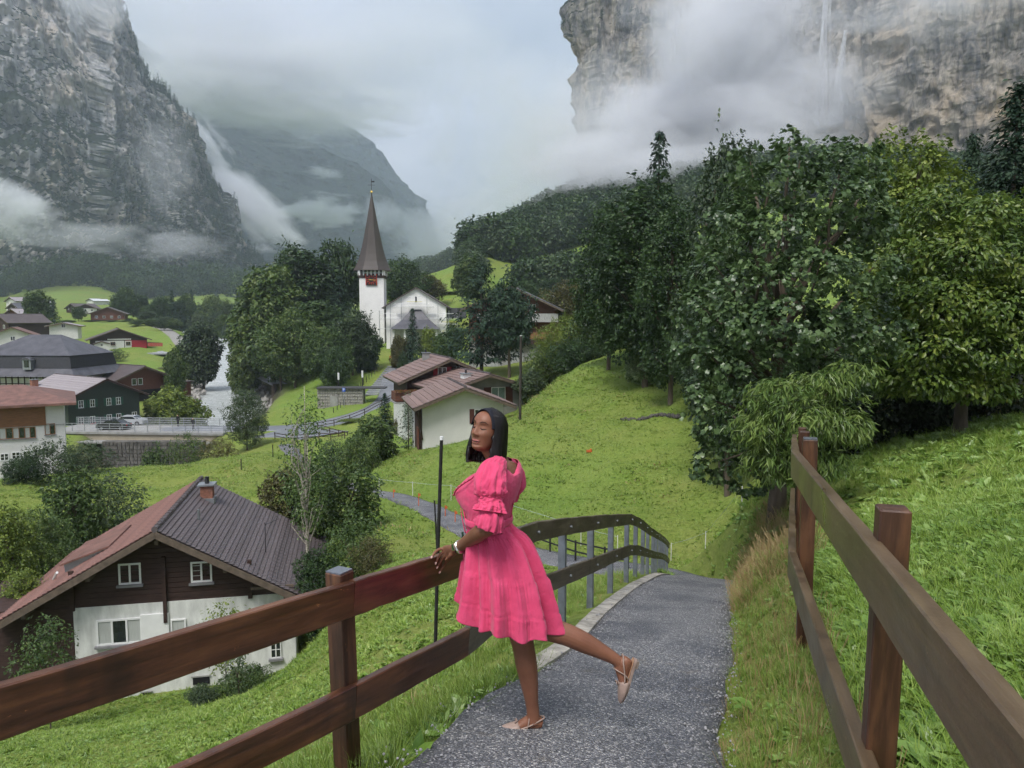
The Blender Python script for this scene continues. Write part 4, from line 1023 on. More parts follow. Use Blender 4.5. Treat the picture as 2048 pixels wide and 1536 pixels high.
def window(parent, M, w, h, panes=2, fm=None, shutters=None, curtain=False, name='window', sill=True, cross=False, flowers=False, depth=.06, glass=None):
    """M: matrix with X right, Z up, -Y out of the wall, origin at window centre on the wall face"""
    fm = fm or F_WH; t = min(.07, w * .1); mb = MB()
    mb.box((0, -.02, h / 2 - t / 2), (w, depth, t)); mb.box((0, -.02, -h / 2 + t / 2), (w, depth, t))
    n = panes
    for i in range(n + 1): mb.box((-w / 2 + t / 2 + i * (w - t) / n, -.021, 0), (t, depth + .004, h - 2 * t - .002))
    if cross: mb.box((0, -.018, .0), (w - 2 * t, depth * .6, t * .5))
    f = mb.build(name, fm, parent); f.matrix_local = M
    for i in range(n):
        g = MB().box((-w / 2 + t + (w - t) / n * (i + .5) - t / 2, -.012, 0), ((w - t) / n - t + .01, .012, h - 2 * t + .01)).build('pane', glass or (CUR if curtain and i % 2 == 0 else GLS), f)
    if sill: MB().box((0, -.07, -h / 2 - .05), (w + .14, .14, .09)).build('sill', mat('sill_grey', (.20, .20, .21), rough=.7), f)
    if shutters:
        for s in (-1, 1):
            o = MB().box((s * (w / 2 + w * .25 + .02), -.04, 0), (w * .5, .045, h + .04)).build('shutter', shutters, f)
    if flowers:
        bm = MB()
        for i in range(22): bm.box((random.uniform(-w / 2, w / 2), -.16 + random.uniform(-.05, .05), -h / 2 + random.uniform(.0, .18)), (.07, .07, .07), rz=random.random())
        bm.build('flowers', FLW, f)
    return f
def MF(face, u, z, W, L, y0=0, off=0):
    if face == 'front': return Matrix.Translation((u, y0 - off, z))
    if face == 'back': return Matrix.Translation((-u, L + off, z)) @ Matrix.Rotation(pi, 4, 'Z')
    if face == 'right': return Matrix.Translation((W / 2 + off, u, z)) @ Matrix.Rotation(pi / 2, 4, 'Z')
    return Matrix.Translation((-W / 2 - off, u, z)) @ Matrix.Rotation(-pi / 2, 4, 'Z')
def chalet(name, label, apex, yaw, zg, W, L, pitch, ov=1.0, of=.9, upper=None, lower=None, zsplit=None, roofs=(None, None), strip_w=.8, course=.4, wins=(), fascia=None, cat='house', group=None, th=.16, real=True, sub_z=2.5, ob=None):
    """gable house. apex: world point of the roof apex at the front verge; zg: ground height; ridge runs along local +Y"""
    e = thing(name, label, cat, (0, 0, 0), 0, group); d = Vector((-sin(yaw), cos(yaw), 0))
    fx = Vector(apex) + d * of; e.location = (fx.x, fx.y, zg); e.rotation_euler = (0, 0, yaw)
    H_ = apex[2] - zg; tp = math.tan(pitch); ob = of if ob is None else ob
    hr = H_ - th / cos(pitch); he = hr - W / 2 * tp   # wall top at the sides
    zs = zsplit if zsplit is not None else 0
    up = upper or W_BR; lo = lower or W_WH
    if zs > 0: MB().box((0, L / 2, (zs - sub_z) / 2), (W + .06, L + .06, zs + sub_z)).build('base_wall', lo, e)
    z0 = zs if zs > 0 else -sub_z
    MB().prism([(-W / 2, z0 + .002), (W / 2, z0 + .002), (W / 2, he), (0, hr), (-W / 2, he)], 0, L).build('wall', up, e)
    rf = MB().prism([(-.08, hr), (.08, hr), (.08, hr + .15), (0, hr + .2), (-.08, hr + .15)], -of, L + ob).build('roof', fascia or M_WD, e)
    hw = W / 2 + ov; sl = hw / cos(pitch); Lr = L + of + ob
    for s, m in zip((-1, 1), roofs):
        m = m or T_RED
        # underlay with verge boards
        q = MB(); q.box((0, Lr / 2 - of, 0), (sl, Lr - .04, .10)); q.box((0, -of + .0, -.03), (sl, .07, .24)); q.box((0, L + ob, -.03), (sl, .07, .24)); q.box((sl / 2 - .02, L / 2 + (ob - of) / 2, -.02), (.06, Lr, .2))
        u = q.build('verge_boards', fascia or M_WD, rf)
        u.matrix_local = Matrix.Translation((0, 0, hr + .03)) @ Matrix.Rotation(0 if s > 0 else pi, 4, 'Z') @ Matrix.Translation((0, 0 if s > 0 else -(L + ob - of), 0)) @ Matrix.Rotation(pitch, 4, 'Y') @ Matrix.Translation((sl / 2, 0, 0))
        n = max(3, int(round(Lr / strip_w))); wd = Lr / n
        if real:
            me = pmesh(sl + .06, wd - (.022 if course < .3 else .02), max(3, int(sl / course)), .045 if course < .3 else .05, 2); me.materials.append(m)
            for i in range(n):
                o = link('roof_panel', me, None, rf)
                y = -of + wd * (i + .5)
                R3 = Matrix(((0, s * cos(pitch), -0, 0), (1, 0, 0, 0), (0, -sin(pitch), 1, 0), (0, 0, 0, 1)))
                # X across -> local Y ; Y down-slope -> outward and down ; Z -> plane normal
                ax = Vector((0, 1, 0)); ay = Vector((s * cos(pitch), 0, -sin(pitch))); az = Vector((s * sin(pitch), 0, cos(pitch)))
                if s < 0: ax = -ax
                Mx = Matrix((ax, ay, az)).transposed()
                if Mx.determinant() < 0: Mx = Matrix((-ax, ay, az)).transposed()
                o.matrix_local = Matrix.Translation(Vector((0, y, hr + .10)) + az * .06) @ Mx.to_4x4()
        else:
            q = MB().box((0, 0, 0), (sl + .04, Lr, .05)).build('roof_cover', m, rf)
            az = Vector((s * sin(pitch), 0, cos(pitch))); ay = Vector((s * cos(pitch), 0, -sin(pitch)))
            q.matrix_local = Matrix.Translation(Vector((0, (L + ob - of) / 2, hr + .1)) + ay * sl / 2 + az * .05) @ Matrix.Rotation(s * pitch, 4, 'Y')
    cap = []
    q = MB(); nr = int(Lr / .42)
    for i in range(nr): q.tube([(0, -of + i * Lr / nr, hr + .2), (0, -of + (i + 1) * Lr / nr + .03, hr + .185)], [.12, .10], 8)
    q.build('ridge_cap', fascia and T_GRY or T_GRY, rf)
    for wd_ in wins:
        fc, u, z, w_, h_ = wd_[:5]; kw = wd_[5] if len(wd_) > 5 else {}
        window(e, MF(fc, u, z, W + (.06 if z < zs else 0), L, 0, .0 + (.03 if z < zs else 0)), w_, h_, **kw)
    return e, hr, he
def add_chimney(e, x, y, z0, z1, w=.5, m=None, name='chimney'):
    c = MB().box((x, y, (z0 + z1) / 2), (w, w, z1 - z0)).build(name, m or BRK, e)
    MB().box((x, y, z1 + .04), (w + .22, w + .22, .07)).build('chimney_cap', MET, c)
    MB().tube([(x, y, z1 + .07), (x, y, z1 + .38)], .1, 8).build('flue', MBK, c); return c

# ---- near chalet ------------------------------------------------------
yawA = R(12); apA = P(309, 1060, 28.0)
zgA = -14.1
A, hrA, heA = chalet('chalet', 'near brown chalet with white base and one red and one dark roof side', apA, yawA, zgA, 9.7, 8.0, R(29.5), ov=.95, of=.95, ob=.5,
    upper=W_BR, lower=W_WH2, zsplit=3.05, roofs=(T_RED, T_GRY), strip_w=.42, course=.19)
def Apx(px, py):   # photo point on the front wall plane -> local (u, z)
    n = Vector((-sin(yawA), cos(yawA), 0)); o = Vector(A.location); dr = P(px, py, 1.0); t = (o @ n) / (dr @ n); q = dr * t - o
    return q @ Vector((cos(yawA), sin(yawA), 0)), q.z
for (px, py, w_, h_, pn, kw) in ((260, 1147, .80, .82, 2, {}), (403, 1143, .78, .82, 2, {'curtain': True}), (240, 1262, 1.62, 1.0, 3, {'curtain': True}), (358, 1262, .55, 1.0, 1, {'curtain': True}), (552, 1298, .42, .7, 2, {'cross': True})):
    u, z = Apx(px, py); window(A, Matrix.Translation((u, -.03 if z < 3.05 else -.002, z)), w_, h_, panes=pn, **kw)
for (px, py, w_, h_) in ((403, 1360, .62, .30), (505, 1343, .24, .24), (294, 1392, .34, .34)):
    u, z = Apx(px, py); o = MB().box((u, -.035, z), (w_, .05, h_)).build('cellar_vent', M_DK, A); MB().box((u, -.06, z + h_ / 2 + .03), (w_ + .1, .05, .05)).build('lintel', W_GR, o)
u, z = Apx(311, 1255); MB().box((u, -.07, z), (1.02, .08, 1.15)).build('door_panel', F_WH, A, bevel=.01)
u, z = Apx(312, 1255); MB().box((.06, -.08, 3.55), (.13, .14, 2.6)).build('post', W_BR, A)
MB().box((0, -.35, hrA - .35), (.14, .85, .18)).build('ridge_beam', M_WD, A)
for s in (-1, 1):
    for k, xx in enumerate((2.4, 4.6)): MB().box((s * xx, -.4, hrA - .22 - xx * math.tan(R(29.5))), (.14, .9, .16)).build('purlin', M_WD, A)
    MB().box((s * 3.2, -.06, 3.05 + (heA - 3.05) * .5 + .6), (.16, .12, 1.55)).build('corner_board', W_BR, A)
q = MB()   # board joints of the upper wall
for k in range(1, 14):
    z = 3.1 + k * .2; hx = min(4.8, (hrA - z) / math.tan(R(29.5)) - .1)
    if hx > .3: q.box((0, -.012, z), (2 * hx, .02, .172))
q.build('siding_board', W_BR, A, kind='stuff')
rc = [c for c in A.children if c.name.startswith('roof')][0]
ch = add_chimney(A, .75, 5.6, hrA - .75, hrA + .42, .52)
MB().box((.75, 5.6, hrA - .32), (.66, .66, .34)).build('flashing', MET, ch)
def onroof(s, u, y): return Vector((s * u, y, hrA + .14 - u * math.tan(R(29.5))))
p_ = onroof(1, .95, 2.3); MB().tube([p_, p_ + Vector((0, 0, .5))], .05, 8).build('vent_pipe', MET, A)
p_ = onroof(1, 3.6, 2.1); an = MB().tube([p_, p_ + Vector((0, 0, 1.35))], .018, 6).build('antenna_mast', MBK, A)
MB().tube([p_ + Vector((0, 0, 1.25)), p_ + Vector((.55, .3, 1.4))], .012, 5).tube([p_ + Vector((.2, -.1, 1.2)), p_ + Vector((.4, .5, 1.45))], .01, 5).build('antenna_arm', MBK, an)
# low shed dormer on the red side
pa = onroof(-1, 2.9, 1.6); pb = onroof(-1, 2.9, 4.6)
dm = MB().prism([(-3.9, hrA - 2.15), (-2.2, hrA - 1.02), (-3.95, hrA - 1.68)], 1.5, 4.4).build('dormer', MET, A)
o = MB().box((0, 0, 0), (1.95, 3.2, .07)).build('dormer_roof', T_RED, dm); o.matrix_local = Matrix.Translation((-3.15, 2.95, hrA - 1.32)) @ Matrix.Rotation(-R(20), 4, 'Y')
MB().tube([onroof(-1, 4.35, 1.5) + Vector((0, 0, .1)), onroof(-1, 4.0, .9) + Vector((0, 0, .35))], .05, 6).build('stay', F_WH, dm)
MB().box((-4.06, .06, 1.3), (1.72, .2, 3.55)).build('side_wall', W_BR, A)
# gutters and downpipe
for s in (-1, 1):
    xe = s * (4.85 + .95 + .07); ze = hrA - 5.80 * math.tan(R(29.5)) + .02
    gt_ = MB().tube([(xe, -.95, ze), (xe, 8.4, ze - .03)], .065, 8).build('gutter', MET, rc, True)
MB().tube([(5.85, -.7, hrA - 3.36), (5.0, -.05, hrA - 3.9), (4.93, -.06, 2.9), (4.93, -.06, -.2)], .045, 8).build('downpipe', MET, A, True)
# side annex under the left eave and balcony at the right corner
MB().box((-6.0, 2.2, 1.2), (2.3, 3.8, 3.6)).build('annex_wall', W_BR, A)
MB().beam((4.2, -.5, 3.5), (4.2, -.5, 2.4), .12, .12).beam((3.3, -.62, 3.55), (4.9, -.62, 3.55), .1, .1).build('bracket', M_WD, A)

# ---- chalet with red shutters -----------------------------------------
apB = P(903, 717, 80); B_, hrB, heB = chalet('chalet', 'brown chalet with bright red shutters and striped red roof above the road bend', apB, R(18), -11.2, 9, 8.5, R(23), ov=1.1, of=1.1, ob=.6,
    upper=W_BR, roofs=(T_PUR, T_PUR), strip_w=.55, course=.55, zsplit=2.2, lower=W_WH)
hB = apB[2] + 11.2
window(B_, Matrix.Translation((-.75, -.01, hB - 1.55)), .95, 1.15, 2, shutters=SHR); window(B_, Matrix.Translation((.95, -.01, hB - 1.15)), .4, .45, 1)
add_chimney(B_, -1.2, 6.2, hB - .9, hB + .25, .7, W_GR)
bal = MB().box((-4.9, -.4, 2.9), (2.2, 2.6, .9)).build('balcony', W_RB, B_); MB().box((-4.9, -.4, 2.3), (2.4, 2.8, .14)).build('balcony_floor', W_GR, bal)
q = MB(); r0 = random.Random(4)
for i in range(60): q.box((-4.9 + r0.uniform(-1.1, 1.1), -1.75 + r0.uniform(-.1, .1), 3.35 + r0.uniform(0, .25)), (.12, .12, .12), rz=r0.random())
q.build('flower_box', mat('geranium', (.25, .03, .03), var=.3, col2=(.06, .12, .03), vscale=12), bal)
window(B_, Matrix.Translation((-2.6, -.01, 3.5)), .9, 1.3, 1, glass=CUR)
# ---- white walled chalet in front of it --------------------------------
apC2 = P(981, 748, 73); C2, hrC2, _ = chalet('chalet', 'low house with a grey-white wall and brown tiled roof right of the red-shuttered chalet', apC2, R(24), -11.3, 8.0, 10, R(17), ov=.9, of=1.2, ob=.6,
    upper=W_GR, roofs=(T_PUR, T_PUR), strip_w=.55, course=.5)
hC2 = apC2[2] + 11.3
window(C2, Matrix.Translation((1.3, -.01, hC2 - 2.2)), 1.5, 1.6, 2, shutters=SHB, glass=mat('pale_glass', (.20, .27, .26), rough=.2)); add_chimney(C2, -1.6, 1.2, hC2 - 1.4, hC2 - .1, .8, F_WH)
apC = P(931, 774, 63.2); C1, hrC, heC = chalet('chalet', 'white-walled chalet with brown shutters and mauve roof behind the woman', apC, R(14), -11.4, 6.9, 7.5, R(21), ov=.85, of=1.1, ob=.5,
    upper=W_WH, roofs=(T_PUR, T_PUR), strip_w=.55, course=.5)
hC = apC[2] + 11.4
window(C1, Matrix.Translation((1.35, -.01, hC - 2.6)), .8, 1.2, 2, shutters=SHB)
MB().box((-3.6, 1.8, 1.5), (.16, 3.4, 5)).build('side_boards', W_BR, C1); MB().box((-3.78, .5, 1.0), (.08, 1.1, 2.1)).build('door', W_RB, C1)
o = MB().beam((-4.0, -.6, hC - 2.0), (-3.5, -.1, hC - 4.4), .14, .14).build('brace', W_BR, C1)
# ---- green shuttered chalet by the bridge -------------------------------
apF = P(214, 757, 118); F_, hrF, heF = chalet('chalet', 'dark green timber chalet with green shutters and red window flowers beside the bridge', apF, R(55), -17.3, 11, 15, R(24), ov=1.1, of=1.0, ob=.8,
    upper=W_GN, roofs=(T_LGT, T_PUR), strip_w=.8, course=.6, fascia=W_BR)
hF = apF[2] + 17.3
for (u, zz) in ((-3.6, 3.7), (-1.9, 3.7), (.6, 3.7), (2.1, 3.7)): window(F_, Matrix.Translation((u, -.01, hF - zz)), .75, 1.15, 2, cross=True, shutters=SHG)
for u in (-3.7, -2.0, .55, 2.05, 4.6): window(F_, Matrix.Translation((u, -.01, hF - 6.3)), .8, 1.2, 2, cross=True, shutters=SHG if u < 4 else None, flowers=True)
window(F_, MF('left', 2.5, hF - 6.3, 11, 15, 0, .01), .8, 1.2, 2, cross=True)
add_chimney(F_, -4.2, 13.5, hF - 2.2, hF - .6, .9)
# ---- long brown barn ------------------------------------------------------
apI = P(291, 732, 143); I_, hrI, heI = chalet('barn', 'long brown timber barn with open ground floor behind the green chalet', apI, R(56), -17.2, 12, 22, R(22), ov=1.3, of=1.3, ob=.8,
    upper=W_RB, roofs=(T_BRN, T_BRN), real=False, cat='barn')
hI = apI[2] + 17.2
window(I_, Matrix.Translation((-1.6, -.01, hI - 2.9)), .9, 1.2, 1); window(I_, Matrix.Translation((-.4, -.01, hI - 2.9)), .9, 1.2, 1)
MB().box((1.2, -.03, 1.6), (7.2, .1, 3.3)).build('opening', M_DK, I_); MB().box((-2.7, -.1, 1.6), (.7, .3, 3.3)).build('pier', F_WH, I_)  # near-black panel paints the shade inside the open ground floor
MB().box((8.5, 6, 2.6), (5, 9, 2.6)).build('annex_wall', W_RB, I_); MB().box((8.5, 6, 4.0), (5.8, 10, .15)).build('annex_roof', T_BRN, I_)
# ---- field house ----------------------------------------------------------
apJ = P(238, 657, 236); J_, hrJ, heJ = chalet('house', 'low red and white house with wide brown gable roof alone in the far field', apJ, R(30), P(240, 699, 238)[2] - .2, 15.5, 12, R(21), ov=1.3, of=1.2, ob=.8,
    upper=W_BR, roofs=(T_BRN, T_BRN), real=False)
hJ = apJ[2] - J_.location.z; RDW = mat('red_paint', (.30, .02, .03), rough=.6, var=.08)
MB().box((-2.6, -.1, 1.5), (7.8, .2, 2.9)).build('white_front', W_WH, J_); MB().box((4.6, -.12, 1.5), (6.0, .24, 3.0)).build('red_front', RDW, J_); MB().box((2.4, -.15, 1.6), (1.8, .3, 2.6)).build('white_bay', W_WH, J_)
for u in (-4.2, -1.8, 2.4): window(J_, Matrix.Translation((u, -.32, 2.1)), 1.3, 1.0, 2, fm=F_BR)
MB().box((0, -.15, 3.4), (6.5, .12, .3)).build('sign_board', W_WH, J_)
g = P(203, 703, 226); S1, *_ = chalet('shed', 'small white shed with gable roof in front of the red and white house', P(203, 682, 226), R(28), g.z, 3.9, 3.5, R(20), ov=.3, of=.25, ob=.2, upper=W_WH, roofs=(T_BRN, T_BRN), real=False, cat='shed')
MB().box((0, -.03, 1.9), (.5, .05, .4)).build('vent', M_DK, S1)
g = P(148, 703, 224); S2, *_ = chalet('shed', 'small dark brown shed left of the orange container', P(148, 684, 224), R(28), g.z, 3.2, 3, R(24), ov=.4, of=.3, ob=.2, upper=W_BR, roofs=(T_RED, T_RED), real=False, cat='shed')
MB().box((0, -.03, 1.0), (1, .05, 1.9)).build('door', W_GR, S2)
g = P(169, 704, 225); oc = thing('container', 'bright orange container between the brown shed and the white shed', 'container', g, R(28))
MB().box((0, 0, 1.1), (2.0, 2.4, 2.2)).build('body', mat('orange_paint', (.65, .22, .015), rough=.5, var=.08), oc); q = MB()
for i in range(6): q.box((-.85 + i * .34, -1.23, 1.1), (.09, .06, 2.0))
q.build('ribs', mat('orange_paint', (.5, .2, .02)), oc); MB().box((.4, -1.25, 1.3), (.5, .03, .7)).build('hatch', M_DK, oc)
rect_slab('forecourt', [P(244, 707, 226), P(336, 706, 226), P(338, 697, 246), P(300, 695, 250)], mat('forecourt_paving', (.30, .31, .33), rough=.5), .4)
rf_ = thing('fence', 'low red fence panel right of the red and white field house', 'fence', P(298, 693, 238))
for k in range(6):
    a = P(298 + k * 5, 693, 238) - P(298, 693, 238); MB().box((a.x, 0, .6), (.72, .1, 1.1)).build('panel', mat('red_fence', (.30, .07, .05), rough=.7), rf_)
# ---- far houses (D, apex px, width) ------------------------------------
def far_house(label, px, yt, yb, D, W, L, yaw, pitch, up, rfm, lower=None, zs=0, nw=3, name='house'):
    g = P(px, yb, D); ap = P(px, yt, D); e, hr, he = chalet(name, label, ap, R(yaw), g.z, W, L, R(pitch), ov=1, of=.9, ob=.5, upper=up, lower=lower, zsplit=zs, roofs=(rfm, rfm), real=False)
    for i in range(nw): window(e, Matrix.Translation(((i - (nw - 1) / 2) * W / (nw + .5), -.01 - (.03 if zs else 0), max(1.2, min(zs * .6 if zs else 9, he * .6)))), 1.0, 1.1, 2, sill=False)
    return e
far_house('dark brown balcony chalet behind the hedge at the far meadow', 214, 614, 645, 330, 13, 11, 20, 21, W_RB, T_BRN, W_WH, 0, 4, 'chalet')
far_house('white house with orange-red verge peeping over the big dark roof', 23, 654, 690, 190, 8, 8, 25, 22, W_WH, T_RED, nw=1)
far_house('chalet with grey roof and brown gable at the left edge of the village', 20, 617, 650, 270, 9, 10, -25, 24, W_RB, T_LGT, nw=2, name='chalet')
far_house('second brown chalet with a mossy roof in front of the grey-roofed one', -6, 628, 668, 235, 9, 12, -30, 26, W_BR, T_BRN, nw=2, name='chalet')
far_house('wide house with whitish roof at the far left', 18, 594, 612, 420, 16, 12, -40, 14, W_WH, T_LGT, nw=3)
far_house('low hall with white roof right of the whitish-roofed wide house', 55, 600, 612, 410, 15, 10, -50, 10, W_GR, mat('white_roof', (.6, .62, .65)), nw=2)
far_house('grey-roofed house below the white hall', 22, 606, 622, 370, 12, 9, -35, 20, W_BR, T_SLT, nw=2)
far_house('dark-roofed farmhouse in the middle of the far village', 140, 607, 622, 430, 13, 12, -35, 20, W_BR, T_BRN, nw=3)
far_house('dark-roofed house with white base right of the farmhouse', 170, 608, 626, 420, 11, 10, 30, 22, W_BR, T_BRN, W_WH, 2.5, 3)
far_house('small white-roofed house far out on the valley floor', 178, 597, 604, 640, 10, 8, -30, 18, W_WH, mat('white_roof', (.6, .62, .65)), nw=1)
far_house('smaller white-roofed house, right one of the far pair', 195, 598, 604, 660, 8, 7, -30, 18, W_WH, mat('white_roof', (.6, .62, .65)), nw=1)
far_house('small hut with dark roof beside the field path', 296, 638, 650, 320, 6, 6, 30, 20, W_BR, T_SLT, nw=1, name='hut')
far_house('white flat hut by the dark spruce of the far village', 125, 645, 660, 215, 7, 6, 20, 12, W_WH, T_LGT, nw=1, name='hut')
# ---- timber house on the slope -----------------------------------------
apE = P(1022, 571, 118); E_, hrE, heE = chalet('house', 'large timber house with a whitish balcony, half hidden behind the dark pine', apE, R(-6), P(1020, 745, 118)[2], 13.5, 12, R(25), ov=1.2, of=1.6, ob=.6,
    upper=W_RB, lower=W_GR, zsplit=4.6, roofs=(T_SLT, T_SLT), real=False)
hE = apE[2] - E_.location.z
for u in (-2.5, .6, 3.2): window(E_, Matrix.Translation((u, -.01, hE - 3.4)), 1.0, 1.1, 2, sill=False)
bE = MB().box((.9, -.9, hE - 4.9), (12.5, .1, 1.3)).build('balcony', mat('weathered_grey', (.33, .33, .33), var=.2, vscale=3, stretch=(5, 1, .5)), E_); MB().box((.9, -.45, hE - 5.6), (12.7, 1.0, .14)).build('balcony_floor', W_BR, bE)
MB().box((.9, -.7, hE - 7.6), (11.5, .1, 1.0)).build('lower_balcony', W_LB, E_); MB().box((.6, -.5, hE - 8.6), (12.5, 1.2, .7)).build('canopy', W_BR, E_)
for u in (-3.5, .5, 3.8): MB().box((u, -.05, 2.0), (2.6, .12, 2.4)).build('garage_door', mat('garage_pale', (.32, .33, .33)), E_)
# ---- white building at the left ------------------------------------------
G_ = thing('house', 'white house with red roof, brown panelling and wooden windows at the left edge', 'house', P(134, 934, 80)); ygw = R(30); G_.rotation_euler = (0, 0, ygw); G_.location.z = P(134, 934, 80)[2] - .4
LG, DG, HG = 16., 11., 7.35
MB().box((-LG / 2, DG / 2, HG / 2 - 1.5), (LG, DG, HG + 3)).build('wall', W_WH, G_)
def Gpx(px, py):
    n = Vector((-sin(ygw), cos(ygw), 0)); o = Vector(G_.location); dr = P(px, py, 1.0); t = (o @ n) / (dr @ n); q = dr * t - o
    return q @ Vector((cos(ygw), sin(ygw), 0)), q.z
a, b1 = Gpx(90, 812), Gpx(90, 850); MB().box(((a[0] - LG) / 2, -.04, (a[1] + b1[1]) / 2), (a[0] + LG, .1, a[1] - b1[1])).build('wood_panelling', W_LB, G_)
a = Gpx(133, 848); MB().box((-LG / 2, -.03, a[1]), (LG, .07, .06)).build('string_course', W_GR, G_)
for (px, py, w_, h_, pn, fm) in ((12, 867, 1.2, 1.15, 2, F_BR), (38, 866, 1.1, 1.15, 2, F_BR), (60, 865, 1.0, 1.15, 2, F_BR), (100, 858, .95, 1.15, 2, F_BR), (9, 914, .75, .75, 2, F_WH), (32, 911, .75, .75, 2, F_WH), (54, 909, .75, .75, 2, F_WH), (76, 905, .8, .8, 2, F_WH), (98, 903, .8, .8, 2, F_WH)):
    u, z = Gpx(px, py); window(G_, Matrix.Translation((u, -.01, z)), w_, h_, pn, fm=fm, curtain=(py < 880), cross=(py > 880), sill=py < 880)
zt = HG - .05; q = MB(); x0, x1, y0, y1 = -LG - 1, 1.15, -1.2, DG + 1; rh = 1.6
V = [(x0, y0, zt), (x1, y0, zt), (x1, y1, zt), (x0, y1, zt), (x0 + 5, (y0 + y1) / 2, zt + rh), (x1 - 5, (y0 + y1) / 2, zt + rh)]
V += [(a_, b_, c_ - .25) for a_, b_, c_ in V[:4]]
q.add(V, [(0, 1, 5, 4), (2, 3, 4, 5), (6, 7, 1, 0), (7, 8, 2, 1), (8, 9, 3, 2), (9, 6, 0, 3), (9, 8, 7, 6)], [(1, 2, 5), (3, 0, 4)]); q.build('roof', T_RED, G_)
# ---- big dark mansard roof ------------------------------------------------
Dh = 134; gh = P(48, 800, Dh); H_ = thing('house', 'big house with a stepped dark slate hip roof and timber-framed wall at the left', 'house', (gh.x, Dh, -17.0), R(-4))
def hz_(py): return P(48, py, Dh)[2] + 17.0
def frustum(mb, r0, z0, r1, z1):
    V = [(sx * r[0], 6.5 + sy * r[1], z) for r, z in ((r0, z0), (r1, z1)) for sx, sy in ((-1, -1), (1, -1), (1, 1), (-1, 1))]
    mb.add(V, [(0, 1, 5, 4), (1, 2, 6, 5), (2, 3, 7, 6), (3, 0, 4, 7), (4, 5, 6, 7), (3, 2, 1, 0)]); return mb
MB().box((0, 6.5, hz_(752) / 2 - 1), (17, 12, hz_(752) + 2)).build('wall', W_WH, H_)
rfH = frustum(MB(), (8.9, 6.6), hz_(711), (2.8, .25), hz_(671)).build('roof', T_SLT, H_)
frustum(MB(), (9.1, 6.8), hz_(736), (8.7, 6.4), hz_(711) - .05).build('mansard_band', mat('slate_blackish', (.035, .036, .042), rough=.6), rfH)
frustum(MB(), (10.6, 8.2), hz_(752), (9.0, 6.7), hz_(736) - .01).build('skirt_roof', T_SLT, rfH)
q = MB()
for i in range(15): q.box((-8 + i * 1.14, .42, hz_(762)), (.16, .12, 2.6))
for zz in (756, 768, 775): q.box((0, .41, hz_(zz)), (17, .1, .14))
q.build('timber_frame', W_BR, H_)
dH = MB().box((1.6, -.35, hz_(727)), (1.5, 1.4, 2.0)).build('dormer', MET, rfH); MB().prism([(.6, hz_(718) - .1), (2.6, hz_(718) - .1), (1.6, hz_(713))], -1.3, .5).build('dormer_roof', T_SLT, dH); MB().box((1.6, -1.08, hz_(727)), (.8, .06, 1.2)).build('dormer_window', GLS, dH)

C_WH = mat('church_white', (.80, .80, .78), rough=.85, var=.04, vscale=.4)
# ---- church ---------------------------------------------------------------
Dt = 176; gz = P(745, 694, Dt)[2] - 1
T_ = thing('church', 'white church with tall dark pointed spire, red clock and scaffolded gable', 'church', (P(745, 694, Dt).x, Dt, gz), R(3))
def tz(py): return P(745, py, Dt)[2] - gz
tw = 5.5
MB().box((0, tw / 2, tz(556) / 2), (tw, tw, tz(556))).build('tower', C_WH, T_)
MB().box((0, tw / 2, (tz(556) + tz(547)) / 2), (tw + .3, tw + .3, tz(547) - tz(556))).build('belfry', W_BR, T_)
q = MB()
for s in np.linspace(-1, 1, 7):
    for sy in (-.16, tw + .16): q.box((s * 2.6, sy, tz(545)), (.28, .28, 1.3))
    for sx in (-1, 1): q.box((sx * (tw / 2 + .16), tw / 2 + s * 2.6, tz(545)), (.28, .28, 1.3))
q.build('corbels', F_WH, T_)
prof = [(541, 4.15), (540.5, 4.2), (532, 3.7), (522, 3.22), (508, 2.72), (490, 2.22), (470, 1.78), (450, 1.36), (430, .98), (412, .62), (398, .36), (388, .18), (380, .10)]
q = MB(); V = []
for (yy, r_s) in prof:
    for k in range(8):
        an = pi / 8 + k * pi / 4; sq = 1 / cos(pi / 8)
        m_ = sm(3.0, 4.2, np.array(r_s)) * .5     # square-ish at the flared foot
        cx, cy_ = cos(an) * r_s * sq, sin(an) * r_s * sq; V.append((cx, tw / 2 + cy_, tz(yy)))
n_ = len(prof); q.add(V, [(i * 8 + k, i * 8 + (k + 1) % 8, (i + 1) * 8 + (k + 1) % 8, (i + 1) * 8 + k) for i in range(n_ - 1) for k in range(8)] + [(7, 6, 5, 4), (7, 4, 3, 0), (3, 2, 1, 0)])
q.build('spire', mat('spire_shingle', (.058, .048, .043), rough=.6, var=.12, vscale=.5, stretch=(1, 1, .2), spec=.4), T_)
GLD = mat('gilding', (.75, .52, .12), rough=.3, metal=.8, var=.05)
cr_ = MB().tube([(0, tw / 2, tz(384)), (0, tw / 2, tz(353))], .06, 6).tube([(-.8, tw / 2, tz(366)), (.8, tw / 2, tz(366))], .05, 6).build('cross', MBK, T_)
MB().lathe([(0, -.3), (.22, -.2), (.3, 0), (.22, .2), (0, .3)], 10, (0, tw / 2, tz(380))).build('ball', GLD, cr_)
MB().box((.35, tw / 2, tz(359)), (.7, .04, .35)).build('vane', MBK, cr_)
cs = 1.28; cz = tz(559.5)
ck = MB().box((0, -.2, cz), (2 * cs, .12, 2 * cs)).build('clock', mat('clock_black', (.02, .015, .015), rough=.5), T_)
q = MB()
for k in range(12):
    a = k * pi / 6; q.box((sin(a) * .98, -.28, cos(a) * .98), (.13, .03, .13)); q.beam((sin(a) * .55, -.285, cos(a) * .55), (sin(a) * 1.15, -.285, cos(a) * 1.15), .12, .03, (0, 1, 0))
o = q.build('numerals', mat('clock_red', (.55, .05, .02), rough=.5, var=.05), ck); o.location = (0, 0, cz)
